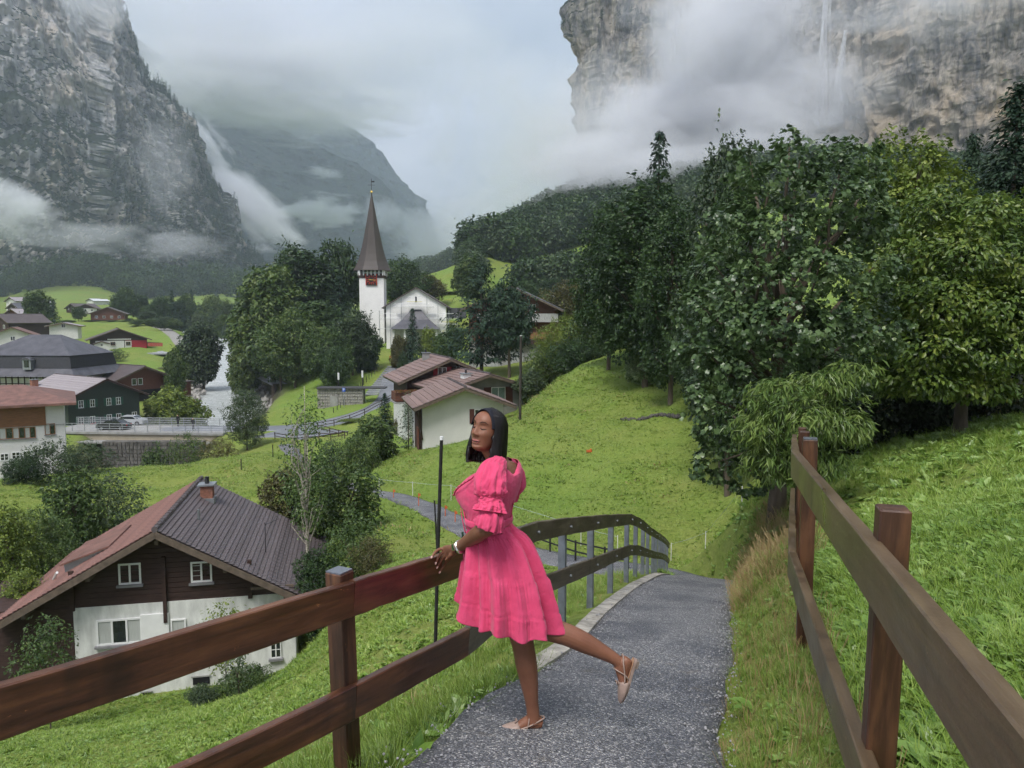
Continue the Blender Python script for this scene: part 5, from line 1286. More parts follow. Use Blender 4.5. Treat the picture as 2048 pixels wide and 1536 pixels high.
o = MB().beam((0, -.31, 0), (.95, -.31, -.15), .12, .03, (0, 1, 0)).beam((0, -.31, 0), (-.55, -.31, .05), .16, .03, (0, 1, 0)).build('hands', GLD, ck); o.location = (0, 0, cz)
for sx in (-1, 1): MB().box((sx * 1.2, -.27, cz), (.14, .04, 2.5)).build('clock_frame', mat('clock_red', (.5, .05, .02)), ck)
# nave
apN = P(828, 576, 170); nv_x = apN.x - T_.location.x; ny = apN.y - T_.location.y
zN = apN.z - gz; Wn = 13.2; pN = R(31)
MB().prism([(nv_x - Wn / 2, -.5), (nv_x + Wn / 2, -.5), (nv_x + Wn / 2, zN - Wn / 2 * math.tan(pN)), (nv_x, zN - .05), (nv_x - Wn / 2, zN - Wn / 2 * math.tan(pN))], ny + .5, ny + 24).build('nave_wall', C_WH, T_)
for s in (-1, 1):
    sl = (Wn / 2 + .9) / cos(pN); o = MB().box((sl / 2, 12.4, 0), (sl, 25, .22)).build('nave_roof', T_BRN, T_)
    o.matrix_local = Matrix.Translation((nv_x, ny, zN + .1)) @ (Matrix.Rotation(pN, 4, 'Y') if s > 0 else Matrix.Translation((0, 24.8, 0)) @ Matrix.Rotation(pi, 4, 'Z') @ Matrix.Rotation(pN, 4, 'Y'))
MB().box((nv_x, ny + .46, zN - 2.4), (.35, .1, 1.3)).build('slit_window', GLS, T_)
MB().box((nv_x + 8.5, ny + 9, zN - 5.5), (5, 7, 2.4)).build('side_roof', T_SLT, T_)
# porch
zc = P(828, 690, 168)[2] - gz; pt = P(828, 619, 168)[2] - gz; pe_ = P(828, 658, 168)[2] - gz
V = [(nv_x - 5.3, ny - 4.5, pe_), (nv_x + 5.3, ny - 4.5, pe_), (nv_x + 5.3, ny + .45, pe_), (nv_x - 5.3, ny + .45, pe_),
     (nv_x - 2.9, ny - 2.0, pe_ + 2.0), (nv_x + 2.9, ny - 2.0, pe_ + 2.0), (nv_x + 2.9, ny + .45, pe_ + 2.0), (nv_x - 2.9, ny + .45, pe_ + 2.0),
     (nv_x - 1.1, ny - .4, pt), (nv_x + 1.1, ny - .4, pt), (nv_x + 1.1, ny + .45, pt), (nv_x - 1.1, ny + .45, pt)]
q = MB(); q.add(V, [(0, 1, 5, 4), (1, 2, 6, 5), (2, 3, 7, 6), (3, 0, 4, 7), (4, 5, 9, 8), (5, 6, 10, 9), (6, 7, 11, 10), (7, 4, 8, 11), (8, 9, 10, 11), (3, 2, 1, 0)]); pr = q.build('porch_roof', T_SLT, T_)
for xx in (-4.6, -2.2, 2.2, 4.6): MB().box((nv_x + xx, ny - 3.6, (zc + pe_) / 2), (.4, .4, pe_ - zc + 1)).build('porch_column', F_WH, T_)
MB().box((nv_x, ny - .2, (zc + pe_) / 2), (10, .8, pe_ - zc + 1)).build('porch_wall', W_WH2, T_)
# scaffold in front of the gable
sc = thing('scaffold', 'pale metal scaffolding standing against the white church gable', 'scaffolding', (T_.location.x + nv_x, T_.location.y + ny, gz), R(3)); SM = mat('scaffold_tube', (.38, .40, .41), rough=.4, metal=.3); SB = mat('scaffold_board', (.42, .42, .40)); YB = mat('scaffold_yellow', (.55, .52, .10))
for xx in (-7.6, -5.2, -2.8, 2.8, 5.2, 7.6, 9.4):
    top = zN - abs(xx) * .62 - .2 if abs(xx) < 8 else zN - 5.5
    for yy in (-.6, .3): MB().tube([(xx, yy, -.2), (xx, yy, top)], .045, 6).build('standard', SM, sc)
for (zz, xa, xb, mm) in ((zN - 4.0, -4.4, 4.4, SM), (zN - 3.5, -4.4, 4.4, SM), (zN - 5.6, -7.6, -3.0, SM), (zN - 5.6, 3, 9.4, SM), (zN - 6.6, -7.6, -3, SM), (zN - 6.6, 3, 9.4, SM), (zN - 7.9, 4, 9.4, SM), (zN - 7.4, 6, 9.4, YB), (zN - 8.9, -7.6, -4, SM), (zN - 9.4, 6, 9.4, YB), (zN - 3.0, -1.6, 1.8, YB), (zN - 1.9, -1.3, 1.5, SM)):
    MB().tube([(xa, -.62, zz), (xb, -.62, zz)], .05, 6).build('ledger', mm, sc)
for (zz, xa, xb) in ((zN - 4.3, -4.4, 4.4), (zN - 6.9, -7.6, -3.4), (zN - 6.9, 3.2, 9.4), (zN - 3.3, -1.6, 1.8)): MB().box(((xa + xb) / 2, -.15, zz), (xb - xa, .8, .05)).build('board', SB, sc)
for xx in (-11, -9.2): MB().tube([(xx, -1.5, -.2), (xx, -1.5, 4.8)], .045, 6).build('standard', SM, sc)
for zz in (2.6, 3.6, 4.6): MB().tube([(-11.5, -1.5, zz), (-7.4, -1.5, zz)], .05, 6).build('ledger', SM, sc)

# ---- bridge ---------------------------------------------------------------
STN = mat('river_wall_stone', (.10, .095, .085), rough=.9, var=.35, vscale=1.4, bump=.05, bscale=3)
BEI = mat('bridge_beam', (.33, .29, .22), rough=.8, var=.1, vscale=.6)
ba, bb = P(128, 858, 110.5), P(470, 857, 108.5); zb = P(300, 862, 107)[2]
br = thing('bridge', 'flat concrete road bridge with grey metal railings over the river', 'bridge', (ba.x, ba.y, zb)); Lb = (bb - ba).length; br.rotation_euler = (0, 0, math.atan2(bb.y - ba.y, bb.x - ba.x))
MB().box((Lb / 2, -.2, -.15), (Lb, 7.2, .3)).build('deck', W_GR, br); MB().box((Lb / 2 + 1.6, -3.3, -.75), (Lb - 5.4, .5, .85)).build('beam', BEI, br); MB().box((Lb / 2 + 1.6, -2.9, -1.25), (Lb - 6, 5, .2)).build('underside', W_GR, br)
for xx in (3.2, Lb - 2): MB().box((xx, -.5, -3.0), (2.4, 6, 5.4)).build('abutment', W_GR, br)
RLM = mat('railing_grey', (.30, .32, .34), rough=.45, metal=.4)
for sy in (-3.5, 3.0):
    for zz in (.45, .78, 1.12): MB().tube([(0, sy, zz), (Lb, sy, zz)], .028, 5).build('rail', RLM, br)
    for i in range(0, 15): MB().box((i * Lb / 14, sy, .56), (.07, .07, 1.14)).build('railing_post', RLM, br)
q = MB()
for i in range(260): q.box((i * Lb / 260, 3.0, .6), (.02, .02, .95))
q.build('balusters', RLM, br, kind='stuff')
wl = thing('river_wall', 'dark rough stone wall of the river channel below the bridge', 'wall', (0, 0, 0))
a, c_ = P(205, 886, 101), P(405, 880, 101)
MB().box(((a.x + c_.x) / 2, 101.5, a.z - 2.0), (c_.x - a.x, 1.2, 4.4)).build('stone_face', STN, wl); q = MB(); rr_ = random.Random(9)
for i in range(26):
    for j in range(8): q.box((a.x + (i + .5 + .3 * rr_.random()) * (c_.x - a.x) / 26, 100.88 - .06 * rr_.random(), a.z - .1 - j * .5), ((c_.x - a.x) / 27 * (.7 + .3 * rr_.random()), .12, .44 * (.8 + .2 * rr_.random())))
q.build('stone', STN, wl, kind='stuff')
# ---- cars, walkers ----------------------------------------------------------
TYR = mat('tyre', (.015, .015, .016), rough=.85); RIM = mat('rim', (.35, .36, .38), rough=.35, metal=.7); LGT = mat('lamp_glass', (.6, .6, .62), rough=.2); TLT = mat('tail_lamp', (.35, .01, .01), rough=.3)
def car(label, loc, rz, paint, van=False, roofm=None):
    e = thing('parked_car', label, 'car', loc, rz); L_, Wc = (4.3, 1.75)
    prof = [(-2.15, .3), (-2.15, .72), (-2.0, .88), (-1.25, .98), (-.72, 1.38), (.95, 1.42), (1.55, 1.02), (2.1, .9), (2.17, .6), (2.12, .28)] if not van else [(-2.15, .3), (-2.15, .95), (-1.5, 1.1), (-1.0, 1.85), (2.1, 1.9), (2.17, .9), (2.12, .28)]
    MB().prism([(x, z) for x, z in prof], -Wc / 2, Wc / 2).build('body', paint, e, bevel=.06)
    wp = [(-1.12, 1.0), (-.70, 1.33), (.90, 1.36), (1.38, 1.02)] if not van else [(-1.3, 1.15), (-.95, 1.72), (1.6, 1.75), (1.6, 1.15)]
    MB().prism(wp, -Wc / 2 - .012, Wc / 2 + .012).build('side_window', GLS, e)
    q = MB(); q.beam((-1.2, 0, 1.03), (-.76, 0, 1.37), Wc - .3, .04, (1, 0, .5)); q.build('windscreen', GLS, e)
    for sx in (-1.32, 1.3):
        for sy in (-1, 1):
            w_ = MB().tube([(sx, sy * .92, .32), (sx, sy * .70, .32)], .32, 14).build('wheel', TYR, e); MB().tube([(sx, sy * .935, .32), (sx, sy * .9, .32)], .19, 10).build('rim', RIM, w_)
    for sy in (-1, 1):
        MB().box((-2.13, sy * .62, .68), (.1, .32, .14)).build('headlight', LGT, e); MB().box((2.14, sy * .66, .78), (.08, .24, .16)).build('tail_light', TLT, e)
    return e
SIL = mat('paint_silver', (.40, .42, .44), rough=.25, spec=.6, var=.03); BLK = mat('paint_black', (.02, .021, .024), rough=.2, spec=.6, var=.03); WHC = mat('paint_white', (.68, .69, .70), rough=.25, var=.02); BEG = mat('paint_beige', (.42, .38, .32), rough=.3, var=.03); REDC = mat('paint_red', (.32, .03, .02), rough=.3, var=.03)
zr = ROADR['road'][4][2] + .08
def onroad(px, D, z=None): q = P(px, 850, D); return (q.x, D, z if z is not None else zr)
car('black parked car at the left end of the bridge, the nearest of the cars', onroad(228, 108.6), 0, BLK); car('silver-grey car on the bridge right of the black car', onroad(262, 113.5), pi, SIL)
g = onG(240, 118); car('beige-roofed car parked before the green chalet', (g.x, 118, g.z + .1), pi, BEG)
g = onG(205, 119); car('dark car parked before the green chalet, the left one', (g.x, 119, g.z + .1), .1, BLK)
g = onG(376, 150); car('white car parked on the river bank behind the yellow-green bushes', (g.x, 150, g.z + .05), R(60), WHC); g = onG(368, 158); car('small red car behind the white car on the river bank', (g.x, 158, g.z + .05), R(60), REDC)
g = onG(478, 330); car('white van parked beyond the river bend', (g.x, 330, g.z), 0, WHC, True)
BIN = mat('crate_brown', (.16, .10, .06))
def walker(label, loc, coat, legm, h=1.72):
    e = thing('person', label, 'person', loc); s = h / 1.72
    bm = bmesh.new(); pts = [(0, 0, .92), (0, 0, 1.2), (0, 0, 1.45), (0, 0, 1.52), (0, -.02, 1.64), (.09, 0, .88), (.10, -.04, .48), (.11, .04, .08), (.11, -.12, .04), (-.09, 0, .88), (-.12, .10, .48), (-.11, .16, .1), (-.11, .02, .04), (.2, 0, 1.42), (.25, .03, 1.15), (.24, -.1, .92), (-.2, 0, 1.42), (-.25, -.03, 1.15), (-.24, -.12, .95)]
    E_s = [(0, 1), (1, 2), (2, 3), (3, 4), (0, 5), (5, 6), (6, 7), (7, 8), (0, 9), (9, 10), (10, 11), (11, 12), (2, 13), (13, 14), (14, 15), (2, 16), (16, 17), (17, 18)]
    rd = [.14, .13, .15, .06, .10, .1, .07, .05, .04, .1, .07, .05, .04, .06, .045, .035, .06, .045, .035]
    me = bpy.data.meshes.new('figure'); me.from_pydata([(a * s, b_ * s, c * s) for a, b_, c in pts], E_s, []); o = link('body', me, coat, e)
    md = o.modifiers.new('skin', 'SKIN')
    for i, v in enumerate(me.skin_vertices[0].data): v.radius = (rd[i] * s, rd[i] * s); v.use_root = i == 0
    o.modifiers.new('sub', 'SUBSURF').levels = 1; o.modifiers['sub'].render_levels = 1
    MB().lathe([(0, 1.50), (.075, 1.55), (.09, 1.62), (.075, 1.7), (0, 1.73)], 10, (0, -.01, 0)).build('head', mat('skin_light', (.45, .28, .2)), e)
    MB().lathe([(.155, .5), (.15, .9), (.05, .95)], 10).build('trousers', legm, e); return e
walker('person in dark clothes walking on the bridge, the right one', onroad(386, 107.4, zb + .03), mat('cloth_dark', (.03, .03, .035)), mat('cloth_grey', (.12, .12, .13))); walker('person in black on the bridge, left of the other walker', onroad(356, 111, zb + .03), mat('cloth_black', (.015, .015, .018)), mat('cloth_dark', (.03, .03, .035)), 1.66)

# ---- retaining wall, steps, lights around the church lawn ---------------------
rw = thing('retaining_wall', 'low rubble stone retaining wall with a grey metal door below the church lawn', 'wall', (0, 0, 0)); Dw = 127
RUB = mat('rubble', (.23, .22, .20), rough=.9, var=.35, vscale=2.2, bump=.03, bscale=4)
a, c_ = P(634, 818, Dw), P(728, 812, Dw + 1); tpz = P(634, 778, Dw)[2]
MB().box(((a.x + c_.x) / 2, Dw + 1.4, (a.z + tpz) / 2 - .5), (c_.x - a.x, 2.0, tpz - a.z + 1)).build('core', RUB, rw); q = MB(); nst = 0
for i in range(18):
    for j in range(6):
        x = a.x + (i + .5 + .25 * rr_.random()) * (c_.x - a.x) / 18.3; z = a.z + (j + .5) * (tpz - a.z - .3) / 6
        if 5 < i < 9 and j < 5: continue
        o = MB().box((0, 0, 0), (.4 * (.75 + .35 * rr_.random()), .16, .46 * (.75 + .3 * rr_.random()))).build('stone', RUB, rw); o.location = (x, Dw + .37, z); o.rotation_euler = (0, rr_.uniform(-.15, .15), 0)
MB().box(((a.x + P(770, 780, Dw).x) / 2, Dw + 1.2, tpz + .12), (P(770, 780, Dw).x - a.x, 2.6, .22)).build('coping', mat('dark_coping', (.06, .06, .065)), rw)
xd = P(667, 800, Dw).x; MB().box((xd, Dw + .3, a.z + 1.1), (1.3, .1, 2.2)).build('door', W_GR, rw)
st = thing('staircase', 'straight flight of grey stone slab steps up the church lawn', 'steps', (0, 0, 0))
n_s = 15
for k in range(n_s):
    t = k / (n_s - 1); px_ = lerp(742, 786, t); Dk = lerp(133, 153, t); g = onG(px_, Dk); MB().box((0, 0, .05), (2.3, 1.0, .22)).build('step', mat('step_slab', (.26, .27, .29), rough=.6), st).location = g
for (px_, D, lab) in ((676, 133, 'white-topped lamp bollard, left of the two at the church lawn'), (724, 134, 'white-topped lamp bollard, right of the two at the church lawn')):
    g = onG(px_, D); e = thing('lamp_bollard', lab, 'lamp', g); MB().tube([(0, 0, -.2), (0, 0, 3.1)], .11, 8).build('post', MBK, e); MB().tube([(0, 0, 3.1), (0, 0, 4.3)], .17, 8).build('lamp_head', F_WH, e)
for (px_, D, lab) in ((745, 160, 'orange wooden bench on the church terrace, the left one'), (787, 160, 'orange wooden bench on the church terrace, the right one')):
    g = onG(px_, D); e = thing('bench', lab, 'bench', g); ORB = mat('bench_wood', (.42, .19, .05))
    MB().box((0, 0, .45), (1.9, .42, .06)).build('seat', ORB, e); MB().box((0, .22, .75), (1.9, .05, .35)).build('backrest', ORB, e)
    for s in (-1, 1): MB().box((s * .8, 0, .2), (.08, .4, .46)).build('leg', MBK, e)
g = onG(686, 124.6); e = thing('road_sign', 'blue parking sign on a thin grey post before the stone wall', 'sign', g); MB().tube([(0, 0, -.2), (0, 0, 3.0)], .035, 6).build('post', RLM, e); sg = MB().box((0, -.06, 2.95), (.5, .03, .62)).build('plate', mat('sign_blue', (.02, .09, .45), rough=.4, var=.02), e)
MB().box((-.09, -.09, 2.95), (.06, .02, .4)).box((.03, -.09, 3.12), (.18, .02, .06)).box((.03, -.09, 2.95), (.18, .02, .06)).box((.12, -.09, 3.035), (.06, .02, .12)).build('letter', F_WH, sg)
# rubble banks of the river
rocks = []
for i in range(len(RIVERS)):
    x, y, z, w_ = RIVERS[i]
    if y < 105 or y > 300: continue
    for s in (-1, 1):
        for k in range(7): rocks.append((x + s * (w_ / 2 + rng.random() * 2.6), y + rng.normal(0, 1.2), z + rng.random() * .9))
bm = bmesh.new(); bmesh.ops.create_icosphere(bm, subdivisions=1, radius=.5)
for v in bm.verts: v.co *= .75 + .5 * random.random()
rk = bpy.data.meshes.new('rock'); bm.to_mesh(rk); bm.free(); rk.materials.append(mat('river_rock', (.30, .29, .27), rough=.9, var=.2, vscale=2))
scatter('river_rocks', np.array(rocks), .5 + 1.3 * rng.random(len(rocks)) ** 2, [rk], tilt=1.)
# ============================================================ FENCES AND SMALL THINGS
def woodmat(name, base, worn, rough=.38, spec=.5, grain=18, cut=.28):
    m = bpy.data.materials.new(name); m.use_nodes = True; b = NB(m); b.bsdf = m.node_tree.nodes['Principled BSDF']
    uv = b.n('ShaderNodeAttribute'); uv.attribute_name = 'along'; vec = uv.outputs['Vector']
    g = b.noise(grain, 6, .65, vec=vec, stretch=(.10, 1, 1), dist=.35); g2 = b.noise(3, 4, .6, vec=vec, stretch=(.5, 1.5, 1))
    c = b.ramp(b.math('ADD', b.math('MULTIPLY', g, .6), b.math('MULTIPLY', g2, .4)), [(.36, tuple(x * cut for x in base)), (.5, base), (.62, worn)])
    k = b.noise(7, 5, .7, vec=vec, stretch=(1.2, 3, 3)); c = b.mix(b.ramp(k, [(.69, (0, 0, 0)), (.72, (.8, .8, .8))]), c, tuple(min(.6, x * 2.6) for x in worn))
    dk = b.noise(1.7, 4, .7, vec=vec, stretch=(1, .35, .35)); c = b.mix(b.ramp(dk, [(.57, (0, 0, 0)), (.66, (.75, .75, .75))]), c, (.022, .012, .008))
    ge = b.n('ShaderNodeNewGeometry'); pe = b.math('MULTIPLY', b.math('SUBTRACT', ge.outputs['Pointiness'], .56), 6); pe = b.math('MULTIPLY', pe, b.noise(11, 4, .7, vec=vec))
    c = b.mix(b.ramp(pe, [(.25, (0, 0, 0)), (.5, (.75, .75, .75))]), c, tuple(min(.6, x * 3.2) for x in worn))
    b.l(c, b.bsdf.inputs['Base Color']); b.l(b.ramp(g2, [(.3, (rough * .8,) * 3), (.7, (rough * 1.4,) * 3)]), b.bsdf.inputs['Roughness']); b.bsdf.inputs['Specular IOR Level'].default_value = spec
    b.bump(b.math('ADD', g, b.math('MULTIPLY', k, .8)), .004, .7); return m
WD1 = woodmat('varnished_wood', (.098, .038, .019), (.175, .072, .032), .32, .55)
WD2 = woodmat('weathered_rail', (.080, .060, .042), (.14, .112, .08), .42, .45)
WD3 = woodmat('olive_rail', (.100, .066, .036), (.135, .094, .052), .32, .55, 30, .62)
WD4 = woodmat('post_wood', (.060, .026, .015), (.135, .060, .028), .4, .45)
STL = mat('galvanised_steel', (.17, .19, .22), rough=.5, metal=.35, var=.14, vscale=9, spec=.5)
def board(name, a, b_, w_, h_, m, parent, segs=8, wob=.0015, bev=.005, seed=0):
    """plank from a to b (centre of section), with slightly uneven edges and its own length coordinates"""
    a = np.array(a, float); b_ = np.array(b_, float); d = b_ - a; Ln = np.linalg.norm(d); d /= Ln
    x = np.cross(d, (0, 0, 1)); x /= np.linalg.norm(x); z = np.cross(x, d); r = np.random.default_rng(seed + int(Ln * 1000) % 997)
    sec = [(-w_/2+bev, -h_/2), (w_/2-bev, -h_/2), (w_/2, -h_/2+bev), (w_/2, h_/2-bev), (w_/2-bev, h_/2), (-w_/2+bev, h_/2), (-w_/2, h_/2-bev), (-w_/2, -h_/2+bev)]
    V = []; A = []; n = len(sec)
    for i in range(segs + 1):
        t = i / segs; e = r.normal(0, wob, 2)
        for (u, v) in sec:
            V.append(a + d * Ln * t + x * u + z * (v + (e[0] if v > 0 else e[1]))); A.append((t * Ln + seed * 3.3, u + .3 * v, v + seed))
    F = [(i * n + k, (i + 1) * n + k, (i + 1) * n + (k + 1) % n, i * n + (k + 1) % n) for i in range(segs) for k in range(n)]
    T = [(0, k, k + 1) for k in range(1, n - 1)] + [(segs * n, segs * n + k + 1, segs * n + k) for k in range(1, n - 1)]
    me = new_mesh(name, V, [np.array(F), np.array(T)]); attr(me, 'along', np.array(A), typ='FLOAT_VECTOR')
    return link(name, me, m, parent)
# left fence: wooden posts near, steel posts farther down the path
lf = thing('fence', 'long fence on the left of the path, red-brown boards near, steel posts farther down', 'fence', LF[3] - [0, 0, 1.1])
def rel(p, e): return np.array(p) - np.array(e.location)
HR = .165
breaks = [0, 1, 3, 4, 5, 6, 8, 10, 12, 14, 16, 18]
for k, (i, j) in enumerate(zip(breaks[:-1], breaks[1:])):
    m = WD1 if i < 4 else WD2
    pts = list(range(i, j)) if i >= 5 else [i]
    segs = [(q, q + 1) for q in pts] if i >= 5 else [(i, j)]
    for (q, w_) in segs:
        for dz in (0, -.50):
            board('rail', rel(LF[q] - [0, 0, HR / 2 - dz], lf), rel(LF[w_] - [0, 0, HR / 2 - dz], lf), .045, HR, m, lf, 10 if i < 5 else 4, seed=k + (3 if dz else 0), wob=.0018)
def post(p, h0, h1, w_, d_, rz, m, e, name='post', lean=(0, 0), cap=None):
    a = rel((p[0] + lean[0], p[1] + lean[1], p[2] + h1), e); b_ = rel((p[0], p[1], p[2] + h0), e)
    o = board(name, b_, a, d_, w_, m, e, 6, .001, .008, seed=int(abs(p[0] * 31 + p[1] * 17)) % 13)
    # board() puts section axes automatically; turn posts by building upright with own axis
    return o
def upright(p, h0, h1, w_, rz, m, e, name='post', lean=(0, 0), bev=.005, cap=None, capm=None):
    sec = [(-1, -1), (1, -1), (1, 1), (-1, 1)]; n = 8; V = []; A = []; c_, s_ = cos(rz), sin(rz); hw = w_ / 2
    oc = [(-hw+bev, -hw), (hw-bev, -hw), (hw, -hw+bev), (hw, hw-bev), (hw-bev, hw), (-hw+bev, hw), (-hw, hw-bev), (-hw, -hw+bev)]
    zs = [h0, (h0 + h1) / 2, h1 - bev, h1]; o0 = rel(p, e); sd = (p[0] * 13.7) % 5
    for i, z in enumerate(zs):
        t = (z - h0) / (h1 - h0); k = 1 if i < 3 else 1 - bev / hw
        for (u, v) in oc: V.append(o0 + [lean[0] * t + (u * c_ - v * s_) * k, lean[1] * t + (u * s_ + v * c_) * k, z]); A.append((z + sd, u, v + sd))
    F = [(i * n + k, i * n + (k + 1) % n, (i + 1) * n + (k + 1) % n, (i + 1) * n + k) for i in range(3) for k in range(n)]
    T = [(3 * n, 3 * n + k, 3 * n + k + 1) for k in range(1, n - 1)]
    me = new_mesh(name, V, [np.array(F), np.array(T)]); attr(me, 'along', np.array(A), typ='FLOAT_VECTOR'); o = link(name, me, m, e)
    if cap:
        q = MB(); q.box((o0[0] + lean[0], o0[1] + lean[1], h1 + o0[2] + .004), (w_ - .008, w_ - .008, .006), rz=rz); cc = q.build('cap', capm or mat('wet_cap', (.10, .11, .13), rough=.3, spec=.6), o)  # grey-blue slab: sheen of wet left post tops painted on, metal cap at right
    return o
for i in range(0, len(LF)):
    if i in (2, 4): continue
    x, y, z = LF[i]
    a = LF[min(i + 1, len(LF) - 1)] - LF[max(i - 1, 0)]; rz = math.atan2(a[1], a[0]); nx, ny_ = -sin(rz), cos(rz)
    near = i < 5; off = .070 if near else .055
    w_ = .095 if near else .072
    q = (x + nx * off + (.035 if i == 3 else 0), y + ny_ * off, z)
    lean = (-.03, 0) if near else (0, 0)
    p_ = upright(q, -1.35, .035 if near else -.03, w_, rz, WD4 if near else STL, lf, lean=lean, cap=near, bev=.005 if near else .003)
    if not near:   # bolts and base plate of the steel posts
        o0 = rel(q, lf); bq = MB()
        for dz in (-.085, -.585): bq.tube([(o0[0] - nx * .08, o0[1] - ny_ * .08, z * 0 + o0[2] + dz), (o0[0] - nx * .1, o0[1] - ny_ * .1, o0[2] + dz)], .012, 8)
        bq.build('bolt', MET, p_)
# right fence
RR = exact([(.50, .2, -.465), (1.07, 2.3, -.665), (1.79, 4.86, -.862), (2.53, 6.9, -1.12), (3.34, 9.1, -1.41)]); RR[0] = RR[1] + (RR[1] - RR[2]) * .86
rfn = thing('fence', 'olive-brown wooden rail fence running along the right side of the path', 'fence', RR[1] - [0, 0, 1.1])
for (i, j) in ((0, 2), (2, 3), (3, 4)):
    for dz in (0, -.65):
        a, b_ = RR[i] - [0, 0, HR / 2 - dz], RR[j] - [0, 0, HR / 2 - dz]
        board('rail', rel(a, rfn), rel(b_, rfn), .05, HR, WD3, rfn, 14 if i == 0 else 6, seed=i + (20 if dz else 10), wob=.0018)
for i in range(1, len(RR)):
    a = RR[min(i + 1, 4)] - RR[i - 1]; rz = math.atan2(a[1], a[0]); x, y, z = RR[i]; off = -.085
    upright((x - sin(rz) * off - (.055 if i == 1 else 0), y + cos(rz) * off, z), -1.6, .10 if i == 1 else .085, .088, rz, WD4, rfn, lean=(.028, 0) if i == 1 else (0, 0), cap=i == 2)
# kerb beside the path
t_ = np.gradient(PATHS[:, :2], axis=0); t_ /= np.linalg.norm(t_, axis=1)[:, None]; nr_ = np.stack([-t_[:, 1], t_[:, 0]], 1)
KM = mat('kerb_concrete', (.34, .32, .28), rough=.9, var=.28, vscale=7, bump=.01, bscale=30)
kb = thing('kerb', 'mossy concrete kerb slabs along the left edge of the path', 'kerb', (0, 0, 0)); sel = [i for i in range(len(PATHS)) if 4.75 < PATHS[i, 1] < 17 and PATHS[i, 0] < 5]
for g0 in range(0, len(sel) - 1, 7):
    ids = sel[g0:g0 + 8]; V = []
    if len(ids) < 2: break
    for i in ids:
        p = PATHS[i]; w_ = p[3] / 2
        if i == ids[-1]: p = p.copy(); p[:2] -= t_[i] * .02; p[2] += .004
        for (u, z) in ((w_ - .04, .022), (w_ + .11, .030), (w_ + .13, -.3), (w_ - .05, -.3)):
            V.append((p[0] + nr_[i][0] * u, p[1] + nr_[i][1] * u, p[2] + z + .01 * noise3(np.array([[i * .7, u, 0]]))[0]))
    F = [(k * 4 + j, k * 4 + (j + 1) % 4, (k + 1) * 4 + (j + 1) % 4, (k + 1) * 4 + j) for k in range(len(ids) - 1) for j in range(4)] + [(0, 3, 2, 1), tuple(4 * (len(ids) - 1) + j for j in range(4))]
    link('kerb_slab', new_mesh('kerb_slab', V, np.array(F)), KM, kb)
# poles and masts
def pole(name, label, cat, px0, py0, px1, D, r, m, cap=None, sink=.3):
    g = onG(px1, D); t = P(px0, py0, D); e = thing(name, label, cat, g); MB().tube([(0, 0, -sink), tuple((t - g) * .5), tuple(t - g)], [r, r, r * .9], 8).build('pole', m, e)
    if cap: MB().tube([tuple(t - g), tuple(t - g + Vector((0, 0, .04)))], r * .95, 8).build('cap', cap, e)
    return e
PW = mat('black_pole', (.018, .017, .016), rough=.7, var=.3, vscale=12)
pole('pole', 'tall thin black pole rising behind the fence beside the resting hand', 'pole', 883, 880, 862, 8.6, .021, PW, F_WH)
pole('mast', 'tall dark wooden mast on the hill crest beside the low house', 'pole', 1042, 672, 1040, 56, .10, mat('mast_wood', (.045, .04, .035), rough=.8), F_WH)
pole('stake', 'short dark green stake in the grass behind the hand', 'stake', 925, 1064, 927, 11.5, .018, mat('stake_green', (.02, .05, .03)))
pole('stake', 'thin dark stake beside the lower bend of the hillside path', 'stake', 869, 1001, 871, 31, .035, PW)
SWH = mat('stake_white', (.6, .6, .58)); SOR = mat('stake_orange', (.60, .13, .04), rough=.6)
WIRE = mat('fence_wire', (.40, .46, .52), rough=.5)
def ef(label, pts, h=.9, r=.02):
    e = thing('electric_fence', label, 'fence', (0, 0, 0)); tp = []
    for px_, D in pts:
        g = onG(px_, D); MB().tube([g, g + Vector((0, 0, h))], r, 6).build('post', SWH, e); tp.append(g + Vector((0, 0, h * .93)))
    for a, b_ in zip(tp[:-1], tp[1:]): MB().tube([a, (a + b_) / 2 - Vector((0, 0, .03)), b_], r * .32, 4).build('wire', WIRE, e)
ef('thin white pasture wire fence crossing behind the end of the path', [(1350, 31), (1420, 26), (1492, 22)], .75, .016); ef('thin white pasture fence above the lower path', [(754, 52), (822, 46), (900, 42), (1165, 32.5), (1240, 31)], .9, .02)
for k, (px_, D, h) in enumerate(((783, 45, .55), (834, 40, .75), (888, 36.5, .6), (908, 35, .6))):
    g = onG(px_, D); e = thing('marker_stake', ['orange marker stake farthest down the hillside path', 'tallest orange marker stake on the hillside path edge', 'orange marker stake near the dark stake of the path bend', 'orange marker stake nearest to the pink dress'][k], 'stake', g)
    MB().tube([(0, 0, -.1), (0, 0, h)], .022, 6).build('stake', SOR, e); MB().box((.05, 0, h - .1), (.1, .02, .12)).build('flag', SOR, e)
for (px_, D, h, lab) in ((540, 66, 1.1, 'dark pasture post on the meadow crest'), (475, 60, .9, 'dark pasture post left of the other on the meadow'), (556, 58, .8, 'short dark pasture post by the brown bush')):
    g = onG(px_, D); e = thing('pasture_post', lab, 'post', g); MB().tube([(0, 0, -.1), (0, 0, h)], .04, 6).build('post', PW, e)
g = onG(1180, 46); e = thing('marker_flag', 'tiny orange marker lying on the middle of the hillside', 'marker', g); MB().box((0, 0, .12), (.32, .05, .14)).box((.1, .02, .2), (.1, .1, .1)).build('flag', SOR, e)
